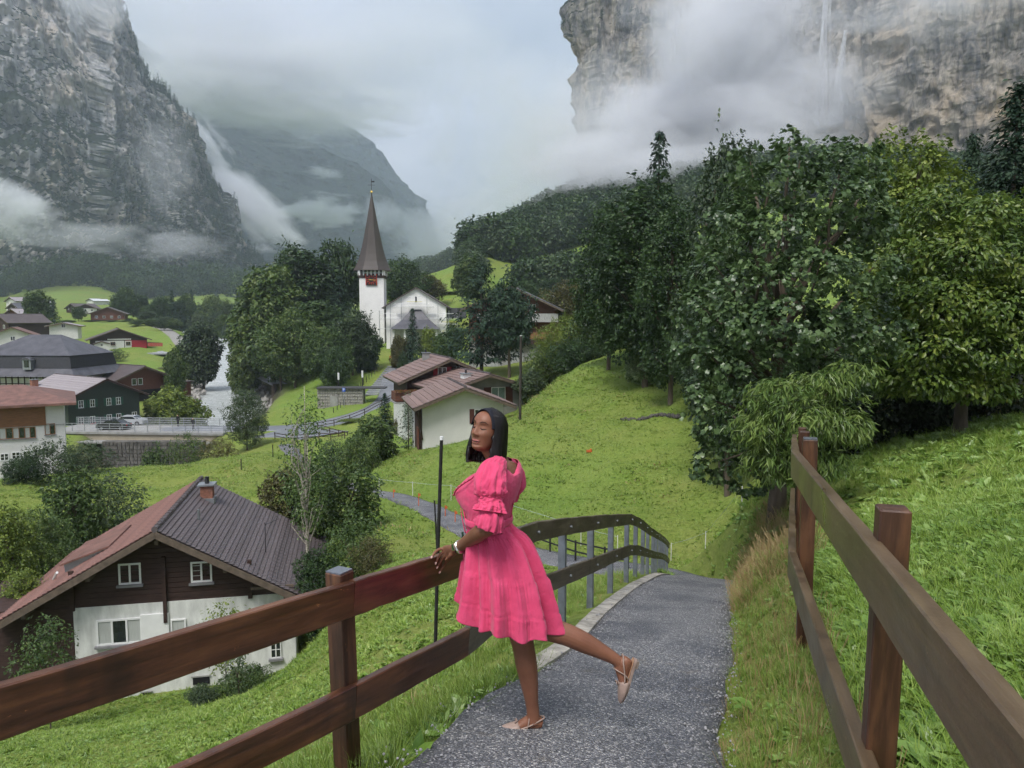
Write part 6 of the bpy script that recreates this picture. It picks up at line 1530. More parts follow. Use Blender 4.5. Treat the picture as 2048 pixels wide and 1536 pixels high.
def railfence(name, label, pts, h, m, n_r=2, r=.05):
    e = thing(name, label, 'fence', (0, 0, 0)); tp = [onG(a, D) for a, D in pts]
    for g in tp: MB().box((g.x, g.y, g.z + h / 2 - .1), (r * 2, r * 2, h + .2)).build('post', m, e)
    for a, b_ in zip(tp[:-1], tp[1:]):
        for k in range(n_r):
            up = Vector((0, -r, h * (.92 - .42 * k))); MB().beam(a + up, b_ + up, .03, r * 1.6).build('rail', m, e)
RFM = mat('rail_fence_brown', (.05, .03, .022), rough=.7)
railfence('rail_fence', 'dark brown two-rail fence along the road bend', [(632, 106), (665, 107), (697, 108), (727, 110), (762, 114), (793, 118)], 1.0, RFM)
railfence('rail_fence', 'brown rail fence on the yellow grass bank below the road', [(640, 104), (656, 101), (674, 99), (692, 96)], .9, RFM)
railfence('rail_fence', 'brown rail fence at the lower edge of the parking place', [(545, 97), (568, 95), (590, 94), (612, 92), (634, 92), (658, 92), (686, 92)], .9, RFM)
railfence('rail_fence', 'small black two-rail fence beside the lower hillside path', [(1062, 31.5), (1102, 30), (1154, 28.6), (1214, 27.4), (1262, 26.8)], .85, mat('black_rail', (.02, .02, .022)), 2, .035)
e = thing('rail_fence', 'row of thin dark posts between the road and the stone steps', 'fence', (0, 0, 0))
for k in range(16):
    t = k / 15; g = onG(lerp(700, 782, t ** .9), lerp(121, 150, t)); MB().box((g.x - 2.8, g.y, g.z + .45), (.09, .09, 1.1)).build('post', mat('black_rail', (.02, .02, .022)), e)
# dry stone rows in the hillside
sw_ = thing('stone_row', 'low dark row of stones crossing the hillside near the maple', 'stones', (0, 0, 0)); DST = mat('dark_stone', (.08, .075, .07), rough=.95, var=.35, vscale=5)
for k in range(34):
    t = k / 33; g = onG(lerp(1246, 1362, t), lerp(50, 47, t)); o = link('stone', rk, None, sw_); o.location = g + Vector((0, random.uniform(-.2, .2), .05)); o.scale = (random.uniform(.25, .5), random.uniform(.2, .4), random.uniform(.16, .34)); o.rotation_euler = (random.random(), random.random(), random.random() * 6)
    if k == 0:
        rk2 = rk.copy(); rk2.materials.clear(); rk2.materials.append(DST)
    o.data = rk2
# ============================================================ GRASS
G1 = leafmat('grass_blade', (.06, .11, .018), (.165, .25, .04), (.32, .40, .10), rough=.42, trans=.3, spec=.35)
G2 = leafmat('grass_lush', (.06, .13, .014), (.175, .285, .035), (.36, .46, .12), rough=.4, trans=.3, spec=.35)
G3 = leafmat('grass_dry', (.16, .12, .05), (.34, .24, .11), (.48, .40, .22), rough=.6, trans=.2)
G4 = leafmat('herb_leaf', (.06, .13, .02), (.165, .28, .05), (.34, .46, .15), rough=.35, trans=.25, spec=.5)
def blades(seed, n, h, w_, spread, m, curl=.5, seg=3, upw=1.):
    r = np.random.default_rng(seed); V = []; F = []; T = []
    for i in range(n):
        ph = r.random() * 2 * pi; d = np.array([cos(ph), sin(ph), 0]); s = np.array([-d[1], d[0], 0]); b0 = d * r.random() ** .5 * spread
        hh = h * (.5 + .6 * r.random()); cu = curl * (.3 + r.random()); L0 = len(V); ti = np.clip(r.normal(.5, .22), 0, 1)
        for k in range(seg + 1):
            t = k / seg; p = b0 + d * cu * hh * t ** 1.8 + np.array([0, 0, hh * (t - .35 * cu * t * t) * upw]); ww = w_ * (1 - t ** 1.5) * .5 + 1e-4
            V.append(p - s * ww); V.append(p + s * ww); T += [ti * .8 + .25 * t] * 2
        for k in range(seg): a = L0 + 2 * k; F.append((a, a + 1, a + 3, a + 2))
    me = new_mesh('grass_tuft', V, np.array(F)); attr(me, 'tint', np.clip(T, 0, 1)); me.materials.append(m); return me
def herb(seed, n, L_, m):
    r = np.random.default_rng(seed); d = r.normal(size=(n, 3)); d[:, 2] = np.abs(d[:, 2]) * .5 + .25; d /= np.linalg.norm(d, axis=1)[:, None]
    nrm = np.stack([-d[:, 0] * .5, -d[:, 1] * .5, np.ones(n)], 1)
    me = leafmesh('herb', np.abs(r.normal(0, .02, (n, 3))), nrm, L_ * (.6 + .5 * r.random(n)), 'oval', r.normal(.5, .2, n), d, r); me.materials.append(m); return me
def stem_spike(seed, m):
    mb = MB(); r = random.Random(seed)
    for i in range(4):
        x, y = r.uniform(-.05, .05), r.uniform(-.05, .05); lx, ly = r.uniform(-.12, .12), r.uniform(-.12, .12); h = r.uniform(.35, .6); mb.tube([(x, y, 0), (x + lx * .5, y + ly * .5, h * .6), (x + lx, y + ly, h)], [.0022, .0018, .004], 4, False)
    me = mb.mesh('seed_stem'); attr(me, 'tint', np.full(len(me.vertices), .6)); me.materials.append(m); return me
near = [blades(1, 22, .26, .008, .09, G1, .7), blades(2, 20, .20, .009, .09, G2, .9), blades(3, 26, .33, .007, .08, G1, .55), herb(4, 9, .12, G4), herb(5, 7, .17, G4), blades(6, 14, .28, .006, .08, G3, .7), stem_spike(7, G3), blades(8, 24, .15, .010, .11, G2, 1.)]
lawn = [blades(11, 16, .10, .016, .12, G2, 1.1, 2), blades(12, 14, .08, .02, .12, G1, 1.3, 2), herb(13, 16, .07, G2), herb(14, 14, .06, G4)]
field = [blades(21, 12, .16, .035, .28, G1, 1.3, 2), blades(22, 12, .13, .04, .3, G2, 1.5, 2), blades(23, 10, .15, .04, .3, G3, 1.2, 2), herb(24, 14, .11, G2)]
def area_pts(n, xr, yr, seed, cond, dens=None):
    r = np.random.default_rng(seed); X = xr[0] + (xr[1] - xr[0]) * r.random(n); Y = yr[0] + (yr[1] - yr[0]) * r.random(n)
    if dens: k = r.random(n) < dens(X, Y); X, Y = X[k], Y[k]
    xy = np.stack([X, Y], 1); dd, vv = seg_near(xy, PATHS); k = dd > vv[:, 1] * .5 + .0; X, Y, dd, vv = X[k], Y[k], dd[k], vv[k]
    Z = H(X, Y); V = np.stack([X, Y, Z], 1); a, b_ = proj(V); k = (a > -420) & (a < 2470) & (b_ < 1900) & (Y > .4); V, a, b_, dd = V[k], a[k], b_[k], dd[k]
    k = cond(V, a, b_, dd); return V[k]
def pathx(y): return np.interp(y, PATHS[:70, 1], PATHS[:70, 0])
def house_clear(V):
    o = np.array(A.location); c_, s_ = cos(yawA), sin(yawA); dx, dy = V[:, 0] - o[0], V[:, 1] - o[1]; u = dx * c_ + dy * s_; v = -dx * s_ + dy * c_
    return (np.abs(u) > 5.0) | (v < -.1) | (v > 8.2)
r = np.random.default_rng(8)
# right bank, near: tall lush grass
V = area_pts(42000, (.3, 9), (.5, 9.5), 1, lambda V, a, b_, dd: V[:, 0] > pathx(V[:, 1]), lambda X, Y: np.clip(1.5 - Y / 9, .3, 1))
n = len(V); dpath = V[:, 0] - pathx(V[:, 1]); verge = dpath < 1.35; rr1 = r.random(n)
pick = np.where(verge, r.choice([0, 2, 5, 6, 3, 7, 0, 5], n), r.choice([1, 1, 3, 4, 7, 1, 3, 7, 4], n))
scatter('grass', V - [0, 0, .02], np.where(verge, .40, .62) * (.55 + .7 * rr1) * np.clip(.55 + dpath * .45, .5, 1.1), near, pick)
V = area_pts(15000, (3, 26), (8.5, 25), 2, lambda V, a, b_, dd: V[:, 0] > pathx(V[:, 1]) + .2); n = len(V)
scatter('grass', V - [0, 0, .02], 1.0 * (.6 + .7 * r.random(n)), near, r.choice([1, 1, 3, 4, 7, 7, 3], n), tilt=.3)
# left verge and slope under the fence
V = area_pts(16000, (-6, 2.5), (1.5, 15), 3, lambda V, a, b_, dd: (V[:, 0] < pathx(V[:, 1])) & (dd < 2.6)); n = len(V); d2, _v = seg_near(V[:, :2], PATHS)
keep = (d2 > .95) | (V[:, 1] < 4.9); V = V[keep]; d2 = d2[keep]; n = len(V)
scatter('grass', V - [0, 0, .02], (.30 + .35 * sm(1, 1.6, d2) + .15 * sm(-.2, .4, fbm(V / .7, 2))) * (.6 + .7 * r.random(n)), near, r.choice([0, 2, 3, 4, 0, 7, 7, 2, 0, 5], n))
V = area_pts(5200, (-2.6, 1.2), (1.8, 5.6), 33, lambda V, a, b_, dd: (V[:, 0] < pathx(V[:, 1])) & (dd < 1.25) & (dd > .10) & ((V[:, 1] < 4.9) | (dd > .3))); n = len(V)
scatter('grass', V - [0, 0, .02], .38 + .5 * r.random(n), near, r.choice([0, 2, 0, 7, 3, 3, 1, 4], n), tilt=.3)
V = area_pts(72000, (-30, 9), (5, 30), 4, lambda V, a, b_, dd: (V[:, 0] < pathx(V[:, 1])) & (dd > 1.6) & house_clear(V)); n = len(V)
scatter('grass', V - [0, 0, .01], (.8 + .5 * r.random(n)) * (.75 + .5 * sm(-.1, .3, fbm(V / 1.3, 3))), lawn, tilt=.25)
V = area_pts(80000, (-55, 45), (28, 75), 5, lambda V, a, b_, dd: house_clear(V) & ((V[:, 1] < 66) | (V[:, 0] < -10))); n = len(V)
q = fbm(V / 4., 3); pk = np.where((q > .16) & (r.random(n) < .10), 2, r.choice([0, 1, 0, 1, 3], n))
scatter('grass', V - [0, 0, .02], (.7 + .9 * r.random(n)) * (.55 + .25 * sm(-.2, .35, q)), field, pk, tilt=.25)
# dry russet tuft where the path ends at the right
V = area_pts(9000, (2.6, 5.8), (8, 16), 6, lambda V, a, b_, dd: (V[:, 0] > pathx(V[:, 1])) & (dd < 1.6)); n = len(V)
scatter('dry_grass', V, .4 + .45 * r.random(n), [near[5], near[6], near[0]], r.choice([0, 0, 1, 2], n), tilt=.3)
# single plants big enough to tell apart
def dock(label, px_, D, L_, n, seed):
    g = onG(px_, D); e = thing('leafy_plant', label, 'plant', g); rr = np.random.default_rng(seed)
    for i in range(n):
        ph = rr.random() * 6.28; el = .5 + .7 * rr.random(); d = np.array([[cos(ph) * cos(el), sin(ph) * cos(el), sin(el)]])
        me = leafmesh('leaf', np.array([[0, 0, 0.]]), np.array([[-cos(ph) * .4, -sin(ph) * .4, 1]]), L_ * (.6 + .5 * rr.random()), 'oval', np.array([rr.normal(.6, .15)]), d, rr); link('leaf', me, G4, e)
dock('broad-leaved weed in front of the fence post beside the standing leg', 915, 4.5, .14, 9, 1); dock('broad-leaved plant at the lower right behind the right fence post', 1905, 2.9, .17, 9, 2)
dock('pale broad leaves near the foot of the right fence post', 1850, 2.6, .14, 8, 3); dock('glossy leaf rosette in the verge between path and right fence', 1540, 3.0, .12, 10, 4); dock('dark green herb on the right verge halfway to the russet grass', 1530, 4.3, .14, 8, 5)
dock('low leafy herb beside the path at the bottom left of the woman', 830, 4.0, .10, 9, 6); dock('tall dock leaf standing in the meadow at the right edge', 1985, 3.6, .24, 6, 7)

# loose chippings along the path edges
bm = bmesh.new(); bmesh.ops.create_icosphere(bm, subdivisions=1, radius=1)
for v in bm.verts: v.co *= .7 + .6 * random.random()
ck = bpy.data.meshes.new('chip'); bm.to_mesh(ck); bm.free(); ck.materials.append(mat('chipping', (.26, .26, .27), rough=.8, var=.3, vscale=3))
V = []
for i in range(5200):
    k = int(rng.integers(8, 64)); s_ = rng.choice([-1, 1]); off = 1 - abs(rng.normal(0, .16)); p = PATHS[k]; q = p[:2] + (-nr_[k]) * (-s_) * p[3] / 2 * off + rng.normal(0, .08, 2)
    if p[1] > .6: V.append((q[0], q[1], p[2] + .016 * (1 - off * off) + .002))
scatter('gravel', np.array(V), .003 + .006 * rng.random(len(V)) ** 2, [ck], tilt=1.)
# ============================================================ THE WOMAN
SKN = bpy.data.materials.new('skin_dark'); SKN.use_nodes = True; b = NB(SKN); b.bsdf = SKN.node_tree.nodes['Principled BSDF']
b.l(b.ramp(b.noise(9, 4, .6), [(.3, (.175, .074, .043)), (.7, (.235, .104, .062))]), b.bsdf.inputs['Base Color'])
b.bsdf.inputs['Roughness'].default_value = .50; b.bsdf.inputs['Specular IOR Level'].default_value = .38
b.bsdf.inputs['Subsurface Weight'].default_value = .12; b.bsdf.inputs['Subsurface Radius'].default_value = (.012, .004, .002); b.bsdf.inputs['Subsurface Scale'].default_value = 1
b.bump(b.noise(220, 3, .6), .0006, .5)
PNK = bpy.data.materials.new('pink_cotton'); PNK.use_nodes = True; b = NB(PNK); b.bsdf = PNK.node_tree.nodes['Principled BSDF']
b.l(b.ramp(b.noise(6, 5, .6), [(.3, (.56, .048, .128)), (.7, (.68, .080, .185))]), b.bsdf.inputs['Base Color']); b.bsdf.inputs['Roughness'].default_value = .8
b.bsdf.inputs['Specular IOR Level'].default_value = .15; b.bsdf.inputs['Sheen Weight'].default_value = .15
b.bump(b.math('ADD', b.noise(26, 5, .65, dist=1.), b.math('MULTIPLY', b.noise(60, 3, .6, stretch=(1, 1, .25)), .5)), .006, .6)
HAI = bpy.data.materials.new('black_hair'); HAI.use_nodes = True; b = NB(HAI); b.bsdf = HAI.node_tree.nodes['Principled BSDF']
ha = b.n('ShaderNodeAttribute'); ha.attribute_name = 'along'; hn = b.noise(40, 4, .6, vec=ha.outputs['Vector'], stretch=(1, .02, 1))
b.l(b.ramp(hn, [(.3, (.004, .0035, .004)), (.75, (.018, .014, .015))]), b.bsdf.inputs['Base Color']); b.bsdf.inputs['Roughness'].default_value = .40; b.bsdf.inputs['Specular IOR Level'].default_value = .4
b.bump(hn, .003, .8)
BND = mat('headband', (.010, .011, .018), rough=.75, var=.15, vscale=60); SHO = mat('shoe_taupe', (.30, .22, .185), rough=.5, var=.08, vscale=30, spec=.4); SOL = mat('shoe_sole', (.20, .16, .135), rough=.6)
INS = mat('insole', (.48, .30, .19), rough=.6); LIP = mat('lips', (.34, .105, .095), rough=.28, spec=.6, var=.08); BR2 = mat('eyebrow_hair', (.035, .018, .013), rough=.8); BRW = mat('brow', (.010, .007, .006), rough=.8); NAI = mat('nail_polish', (.62, .42, .36), rough=.15, spec=.7, var=.03)
GDE = mat('gold_jewel', (.80, .50, .30), rough=.25, metal=.9, var=.03); SLV = mat('silver_bracelet', (.65, .63, .58), rough=.2, metal=.95, var=.03); WFC = mat('watch_face', (.01, .05, .025), rough=.15, spec=.8)

woman_base = P(1040, 1462, 3.92)
WM = thing('person', 'woman in a pink tiered dress leaning on the fence with one leg kicked back', 'person', woman_base)
wb = np.array(woman_base)
def Q(px, py, D): return np.array(P(px, py, D)) - wb
def loft(mb, C, ab, side, n=20, cap=True):
    """C centres, ab list of (a,b) radii: a along 'side', b along the other section axis"""
    C = np.asarray(C, float); m = len(C); t = np.gradient(C, axis=0); t /= np.linalg.norm(t, axis=1)[:, None]; ang = np.arange(n) * 2 * pi / n; V = []
    sd = np.asarray(side, float); sd = np.repeat(sd[None], m, 0) if sd.ndim == 1 else sd
    for i in range(m):
        s = sd[i] - t[i] * (sd[i] @ t[i]); s /= np.linalg.norm(s); u = np.cross(t[i], s)
        V.append(C[i] + np.cos(ang)[:, None] * s * ab[i][0] + np.sin(ang)[:, None] * u * ab[i][1])
    V = np.concatenate(V); F = [(i * n + k, i * n + (k + 1) % n, (i + 1) * n + (k + 1) % n, (i + 1) * n + k) for i in range(m - 1) for k in range(n)]; T = []
    if cap:
        V = np.concatenate([V, [C[0], C[-1]]]); a, b_ = len(V) - 2, len(V) - 1
        T = [(a, (k + 1) % n, k) for k in range(n)] + [(b_, (m - 1) * n + k, (m - 1) * n + (k + 1) % n) for k in range(n)]
    mb.add(V, F, T); return mb
def spl(pts, k=4):
    """smooth curve through points (rows: any columns)"""
    p = np.asarray(pts, float); out = []
    for i in range(len(p) - 1):
        p0, p1, p2, p3 = p[max(i - 1, 0)], p[i], p[i + 1], p[min(i + 2, len(p) - 1)]
        for s in range(k):
            t = s / k; out.append(.5 * ((2 * p1) + (-p0 + p2) * t + (2 * p0 - 5 * p1 + 4 * p2 - p3) * t * t + (-p0 + 3 * p1 - 3 * p2 + p3) * t ** 3))
    out.append(p[-1]); return np.array(out)
def limb(mb, rows, side, n=20, k=5):
    s = spl(np.array([list(c) + list(ab) for c, ab in rows]), k); return loft(mb, s[:, :3], s[:, 3:5], side, n)
FWD = np.array([-.88, .47, 0]); LFT = np.array([-.47, -.88, 0]); UP = np.array([0, 0, 1.])
BD = 3.95
# ---- head in its own frame: x = her left, y = forward, z = up
HS = .99
def head_surface(nu=140, nv=120):
    z = np.array([-.118, -.112, -.100, -.085, -.070, -.055, -.035, -.015, .0, .02, .04, .06, .08, .095, .107, .115])
    yf = np.array([.045, .066, .078, .083, .0775, .082, .084, .085, .083, .0815, .086, .086, .077, .062, .040, .0])
    yb = np.array([.0, -.005, -.018, -.035, -.052, -.064, -.078, -.088, -.094, -.098, -.098, -.093, -.08, -.062, -.04, .0])
    hw = np.array([.010, .024, .037, .046, .053, .058, .063, .067, .0695, .071, .071, .069, .060, .048, .030, .0])
    zz = np.concatenate([np.linspace(-.118, .09, nv - 24), .09 + .025 * np.sin(np.linspace(.05, pi / 2, 24))])
    a = np.linspace(0, 2 * pi, nu, endpoint=False); sa, ca = np.sin(a), np.cos(a)
    V = []
    for q in zz:
        f, bk, h = np.interp(q, z, yf), np.interp(q, z, yb), np.interp(q, z, hw); c = (f + bk) / 2 - .005
        rx = h * np.sign(sa) * np.abs(sa) ** .92; ry = np.where(ca > 0, (f - c) * np.abs(ca) ** .86, -(c - bk) * np.abs(ca) ** .92) + c
        V.append(np.stack([rx, ry, np.full(nu, q)], 1))
    V = np.concatenate(V); front = V[:, 1] > .01
    x, zq = V[:, 0], V[:, 2] - .009; ax = np.abs(x); d = np.zeros(len(V))
    g = lambda v, s: np.exp(-(v / s) ** 2)
    prof = np.interp(zq, [-.044, -.036, -.026, -.016, .0, .015, .032, .045], [0, .010, .0245, .024, .016, .010, .005, 0]); d += prof * g(x, .0105 + .004 * g(zq + .026, .014))
    d += .0105 * g(ax - .0155, .0065) * g(zq + .029, .0075)           # nostril wings
    d -= .0085 * g(ax - .031, .017) * g(zq - .016, .013)             # sockets
    d += .0062 * g(ax - .032, .0125) * g(zq - .012, .0085)           # closed lids
    d -= .0020 * g(ax - .032, .015) * g(zq - .0035, .0022)
    d += .0035 * g(ax - .030, .022) * g(zq - .036, .007)             # brow
    d += .0075 * g(ax - .043, .018) * g(zq + .024, .020)             # smiling cheeks
    d += .0050 * g(x, .026) * g(zq + .060, .0060) + .0066 * g(x, .022) * g(zq + .0735, .0060)
    d -= .0042 * g(x, .027) * g(zq + .0668 - .10 * ax * ax * 60 * .1, .0022)
    d -= .003 * g(ax - .030, .006) * g(zq + .060, .008)
    d += .0070 * g(x, .018) * g(zq + .100, .012); d -= .003 * g(x, .02) * g(zq + .086, .006)
    V[:, 1] += np.where(front, d * np.clip((V[:, 1] - .01) / .04, 0, 1), 0)
    F = [(i * nu + k, i * nu + (k + 1) % nu, (i + 1) * nu + (k + 1) % nu, (i + 1) * nu + k) for i in range(len(zz) - 1) for k in range(nu)]
    V = np.concatenate([V, [[0, .02, -.118], [0, 0, .1155]]]); V[:, 2] = np.where(V[:, 2] < -.066, -.066 + (V[:, 2] + .066) * .74, V[:, 2]); a_, b_ = len(V) - 2, len(V) - 1; L0 = (len(zz) - 1) * nu
    T = [(a_, (k + 1) % nu, k) for k in range(nu)] + [(b_, L0 + k, L0 + (k + 1) % nu) for k in range(nu)]
    return V, F, T, zz, nu
_hV, _hF, _hT, _hz, _hn = head_surface()
yawH = math.atan2(-.64, -.77)                     # heading of the face in the world xy plane
hf = np.array([-.64, -.77, .0]); hf /= np.linalg.norm(hf); hl = np.cross(UP, hf)
def Rax(v, ax, an): return np.array(Matrix.Rotation(an, 3, Vector(ax)) @ Vector(v))
tilt = R(-5); hf2 = Rax(hf, hl, R(-10)); hu = np.cross(hf2, hl); hu = Rax(hu, hf2, tilt); hl2 = np.cross(hu, hf2)
HM = np.stack([hl2, hf2, hu], 1)                  # columns
HC = Q(975, 863, BD - .02)
def Hd(v): v = np.asarray(v, float); return (v * HS) @ HM.T + HC
_fv = _hV[_hV[:, 1] > .02]
def facey(x, z): d = (_fv[:, 0] - x) ** 2 + (_fv[:, 2] - z) ** 2; i = np.argsort(d)[:4]; w_ = 1 / (d[i] + 1e-8); return (_fv[i, 1] * w_).sum() / w_.sum()

body = MB(); body.add(Hd(_hV), _hF, _hT)
# ear nearest the camera
for s in (1, -1): loft(body, [Hd((s * .066, -.005, .012)), Hd((s * .074, -.010, .01)), Hd((s * .079, -.012, .01))], [(.026, .014), (.030, .018), (.02, .012)], HM @ np.array([0, 0, 1.]), 12)
nb, nt_ = Q(1004, 940, BD), HC + HM @ np.array([0, -.022, -.06])
limb(body, [(Q(1004, 965, BD + .01), (.075, .06)), (nb, (.062, .056)), ((nb + nt_) / 2 + [0, 0, -.0], (.049, .051)), (nt_, (.050, .053))], LFT)
SP = {922: 1003, 940: 1001, 960: 998, 980: 994, 995: 990, 1010: 986, 1025: 982, 1042: 979, 1070: 990, 1110: 1004, 1150: 1010}
def spine(py): return Q(np.interp(py, list(SP), list(SP.values())), py, BD)
# torso (front and back half depths differ: centre is shifted forward)
tr = [(925, .045, .045, .06), (932, .055, .065, .12), (942, .075, .082, .158), (960, .105, .086, .160), (985, .115, .085, .145), (1010, .10, .082, .125), (1040, .09, .085, .105), (1075, .09, .10, .120), (1115, .10, .11, .130), (1150, .10, .10, .120)]
limb(body, [(spine(a) + FWD * (f - k) / 2 - [0, 0, 0], (w_, (f + k) / 2)) for a, f, k, w_ in tr], LFT, 28)
# arms
shL, elL, wrL = Q(975, 948, 3.80), Q(986, 1044, 3.68), Q(914, 1096, 4.02)
limb(body, [(Q(992, 938, 3.88), (.042, .042)), (Q(978, 950, 3.81), (.046, .045)), (Q(980, 1000, 3.75), (.040, .040)), (elL, (.038, .038)), (Q(964, 1062, 3.72), (.043, .041)), (Q(940, 1079, 3.86), (.036, .033)), (wrL, (.026, .021)), (Q(906, 1100, 4.06), (.033, .017)), (Q(900, 1103, 4.09), (.036, .015))], UP, 18)
shR = Q(1030, 942, 4.09); limb(body, [(Q(1013, 938, 4.02), (.045, .045)), (Q(1022, 945, 4.08), (.044, .042)), (Q(1018, 990, 4.13), (.036, .036)), (Q(1004, 1040, 4.2), (.038, .038)), (Q(975, 1070, 4.35), (.033, .03)), (Q(950, 1090, 4.5), (.026, .02)), (Q(940, 1094, 4.53), (.03, .014))], UP, 16)
# hands: palm and five separate fingers each
def railD(px):
    # distance at which the camera ray of photo column px meets the face of the top rail
    a, b_ = LF[3], LF[4]; u = (px - 1024) / FPX * 1.0246; t = (u * a[1] - a[0]) / ((b_[0] - a[0]) - u * (b_[1] - a[1])); return a[1] + t * (b_[1] - a[1]) - .040
kn = [Q(886, 1098, 4.135), Q(891, 1103, 4.13), Q(896, 1109, 4.12), Q(900, 1117, 4.10)]
pc = [Q(912, 1096, 4.03), Q(904, 1101, 4.07), Q(897, 1104, 4.11), Q(891, 1106, 4.13)]
limb(body, [(pc[0], (.022, .019)), (pc[1], (.034, .017)), (pc[2], (.040, .015)), (pc[3], (.041, .012))], kn[3] - kn[0], 16, 3)
fing = [((878, 1099), (870, 1105), (864, 1114), .0088), ((882, 1107), (876, 1116), (872, 1126), .0090), ((887, 1115), (880, 1124), (875, 1134), .0086), ((893, 1124), (886, 1134), (880, 1144), .0076)]
nails = []
for k, (a, b_, c_, r0) in enumerate(fing):
    Ds = [railD(a[0]) - .01 + (.02 if k == 0 else 0), railD(b_[0]) - .012, railD(c_[0]) - .006]
    Ds[0] = (4.13 + Ds[1]) / 2 + .01
    pts = [kn[k] * .6 + pc[2] * .4, kn[k], Q(*a, Ds[0]), Q(*b_, Ds[1]), Q(*c_, Ds[2])]; s = spl(pts, 4)
    body.tube(s, np.interp(np.arange(len(s)), [0, 4, 8, 12, 15, 16], [r0, r0 * 1.1, r0 * 1.05, r0 * .95, r0 * .82, r0 * .45]), 9); nails.append((pts[-2], pts[-1], r0))
s = spl([Q(908, 1104, 4.05), Q(900, 1112, 4.06), Q(896, 1118, 4.085), Q(891, 1120, 4.11)], 4); body.tube(s, np.linspace(.012, .008, len(s)), 9)
for k in range(4): s = spl([Q(942, 1092 + 2 * k, 4.53), Q(930, 1093 + 3 * k, 4.56), Q(922, 1098 + 3 * k, 4.57)], 3); body.tube(s, np.linspace(.009, .006, len(s)), 8)
s = spl([Q(944, 1098, 4.50), Q(936, 1104, 4.5), Q(930, 1108, 4.51)], 3); body.tube(s, np.linspace(.011, .008, len(s)), 8)
# standing leg
hpL = Q(1004, 1130, 3.95); limb(body, [(hpL, (.078, .078)), (Q(1024, 1200, 3.92), (.074, .076)), (Q(1040, 1262, 3.90), (.064, .066)), (Q(1046, 1290, 3.895), (.056, .058)), (Q(1052, 1325, 3.90), (.055, .057)), (Q(1058, 1362, 3.91), (.047, .049)), (Q(1063, 1400, 3.915), (.034, .036)), (Q(1066, 1424, 3.92), (.029, .034)), (Q(1067, 1446, 3.92), (.030, .036))], [0, 1, 0], 20)
# raised leg
hpR = Q(1015, 1130, 4.02); limb(body, [(hpR, (.088, .09)), (Q(1042, 1185, 4.0), (.082, .084)), (Q(1078, 1245, 3.96), (.072, .072)), (Q(1104, 1260, 3.94), (.064, .060)), (Q(1135, 1270, 3.93), (.060, .057)), (Q(1170, 1286, 3.93), (.056, .053)), (Q(1205, 1304, 3.93), (.043, .040)), (Q(1232, 1320, 3.93), (.031, .031)), (Q(1246, 1334, 3.93), (.033, .032))], [0, 1, 0], 20)
# feet: X toe, Y left, Z up of the foot; heel at origin on the sole
def foot(M):
    T = lambda v: np.array(M @ Vector(v)); rows = [((.005, 0, .030), (.022, .024)), ((.025, 0, .036), (.028, .036)), ((.055, 0, .045), (.029, .046)), ((.09, 0, .036), (.028, .034)), ((.13, .001, .023), (.030, .021)), ((.165, .001, .015), (.031, .013)), ((.195, 0, .010), (.024, .008)), ((.215, 0, .007), (.012, .005))]
    limb(body, [(T(c), ab) for c, ab in rows], T((0, 1, 0)) - T((0, 0, 0)), 16, 3)
def fmat(orig, X, Z):
    X = Vector(X).normalized(); Z = Vector(Z); Z = (Z - X * Z.dot(X)).normalized(); Y = Z.cross(X); M = Matrix((X, Y, Z)).transposed().to_4x4(); M.translation = Vector(orig); return M
F1 = fmat(Q(1086, 1462, 3.93), (-1, -.06, -.0), (0, 0, 1)); F2 = fmat(Q(1268, 1318, 3.93), (-.30, -.06, -.95), (-.95, -.05, .30))
F1 = F1 @ Matrix.Translation((0, 0, .012)); foot(F1); foot(F2)
bo = body.build('body', SKN, WM, True)
md = bo.modifiers.new('remesh', 'REMESH'); md.mode = 'VOXEL'; md.voxel_size = .0036; md.use_smooth_shade = True
ms_ = bo.modifiers.new('smooth', 'SMOOTH'); ms_.iterations = 2; ms_.factor = .5
# ---- face details
def facestrip(name, pts, w0, m, parent, off=.0012, taper=True, n=14):
    """thin strip following the face: pts (x,z) in head frame"""
    s = spl([(x, z + .009, 0) for x, z in pts], 5); V = []; k = len(s)
    for i, (x, z, _) in enumerate(s):
        t = i / (k - 1); w_ = w0 * ((sin(pi * min(1, t * .9 + .12)) ** .6) if taper else 1) * .5
        for dz in (-w_, w_): V.append(Hd((x, facey(x, z + dz) + off, z + dz)))
    F = [(2 * i, 2 * i + 1, 2 * i + 3, 2 * i + 2) for i in range(k - 1)]
    o = link(name, new_mesh(name, V, np.array(F), True), m, parent); sd = o.modifiers.new('thick', 'SOLIDIFY'); sd.thickness = .0016; sd.offset = 0; return o
for s in (1, -1):
    facestrip('eyebrow', [(s * .014, .033), (s * .026, .040), (s * .040, .040), (s * .052, .031)], .0044, BR2, WM)
    facestrip('eyelash', [(s * .018, .008), (s * .026, .0028), (s * .036, .0026), (s * .047, .009)], .0042, BRW, WM, .0022)
facestrip('lips', [(-.021, -.0585), (-.010, -.0585), (0, -.0600), (.013, -.0585), (.027, -.0570)], .0095, LIP, WM, .0014); facestrip('lips', [(-.018, -.0640), (-.008, -.0725), (.010, -.0725), (.024, -.0615)], .0120, LIP, WM, .0014)
facestrip('mouth_line', [(-.022, -.0600), (-.010, -.0652), (.012, -.0650), (.030, -.0560)], .0020, BRW, WM, .0026)
for (a, b_, r0) in nails:
    d = b_ - a; d /= np.linalg.norm(d); c_ = b_ + d * .002 + np.array([0, -r0 * .78, r0 * .25]); q = MB(); loft(q, [c_ - d * .007, c_, c_ + d * .008], [(r0 * .6, .0022), (r0 * .68, .0026), (r0 * .35, .0014)], np.cross(d, (0, 1, 0)), 8); q.build('nail', NAI, WM, True)
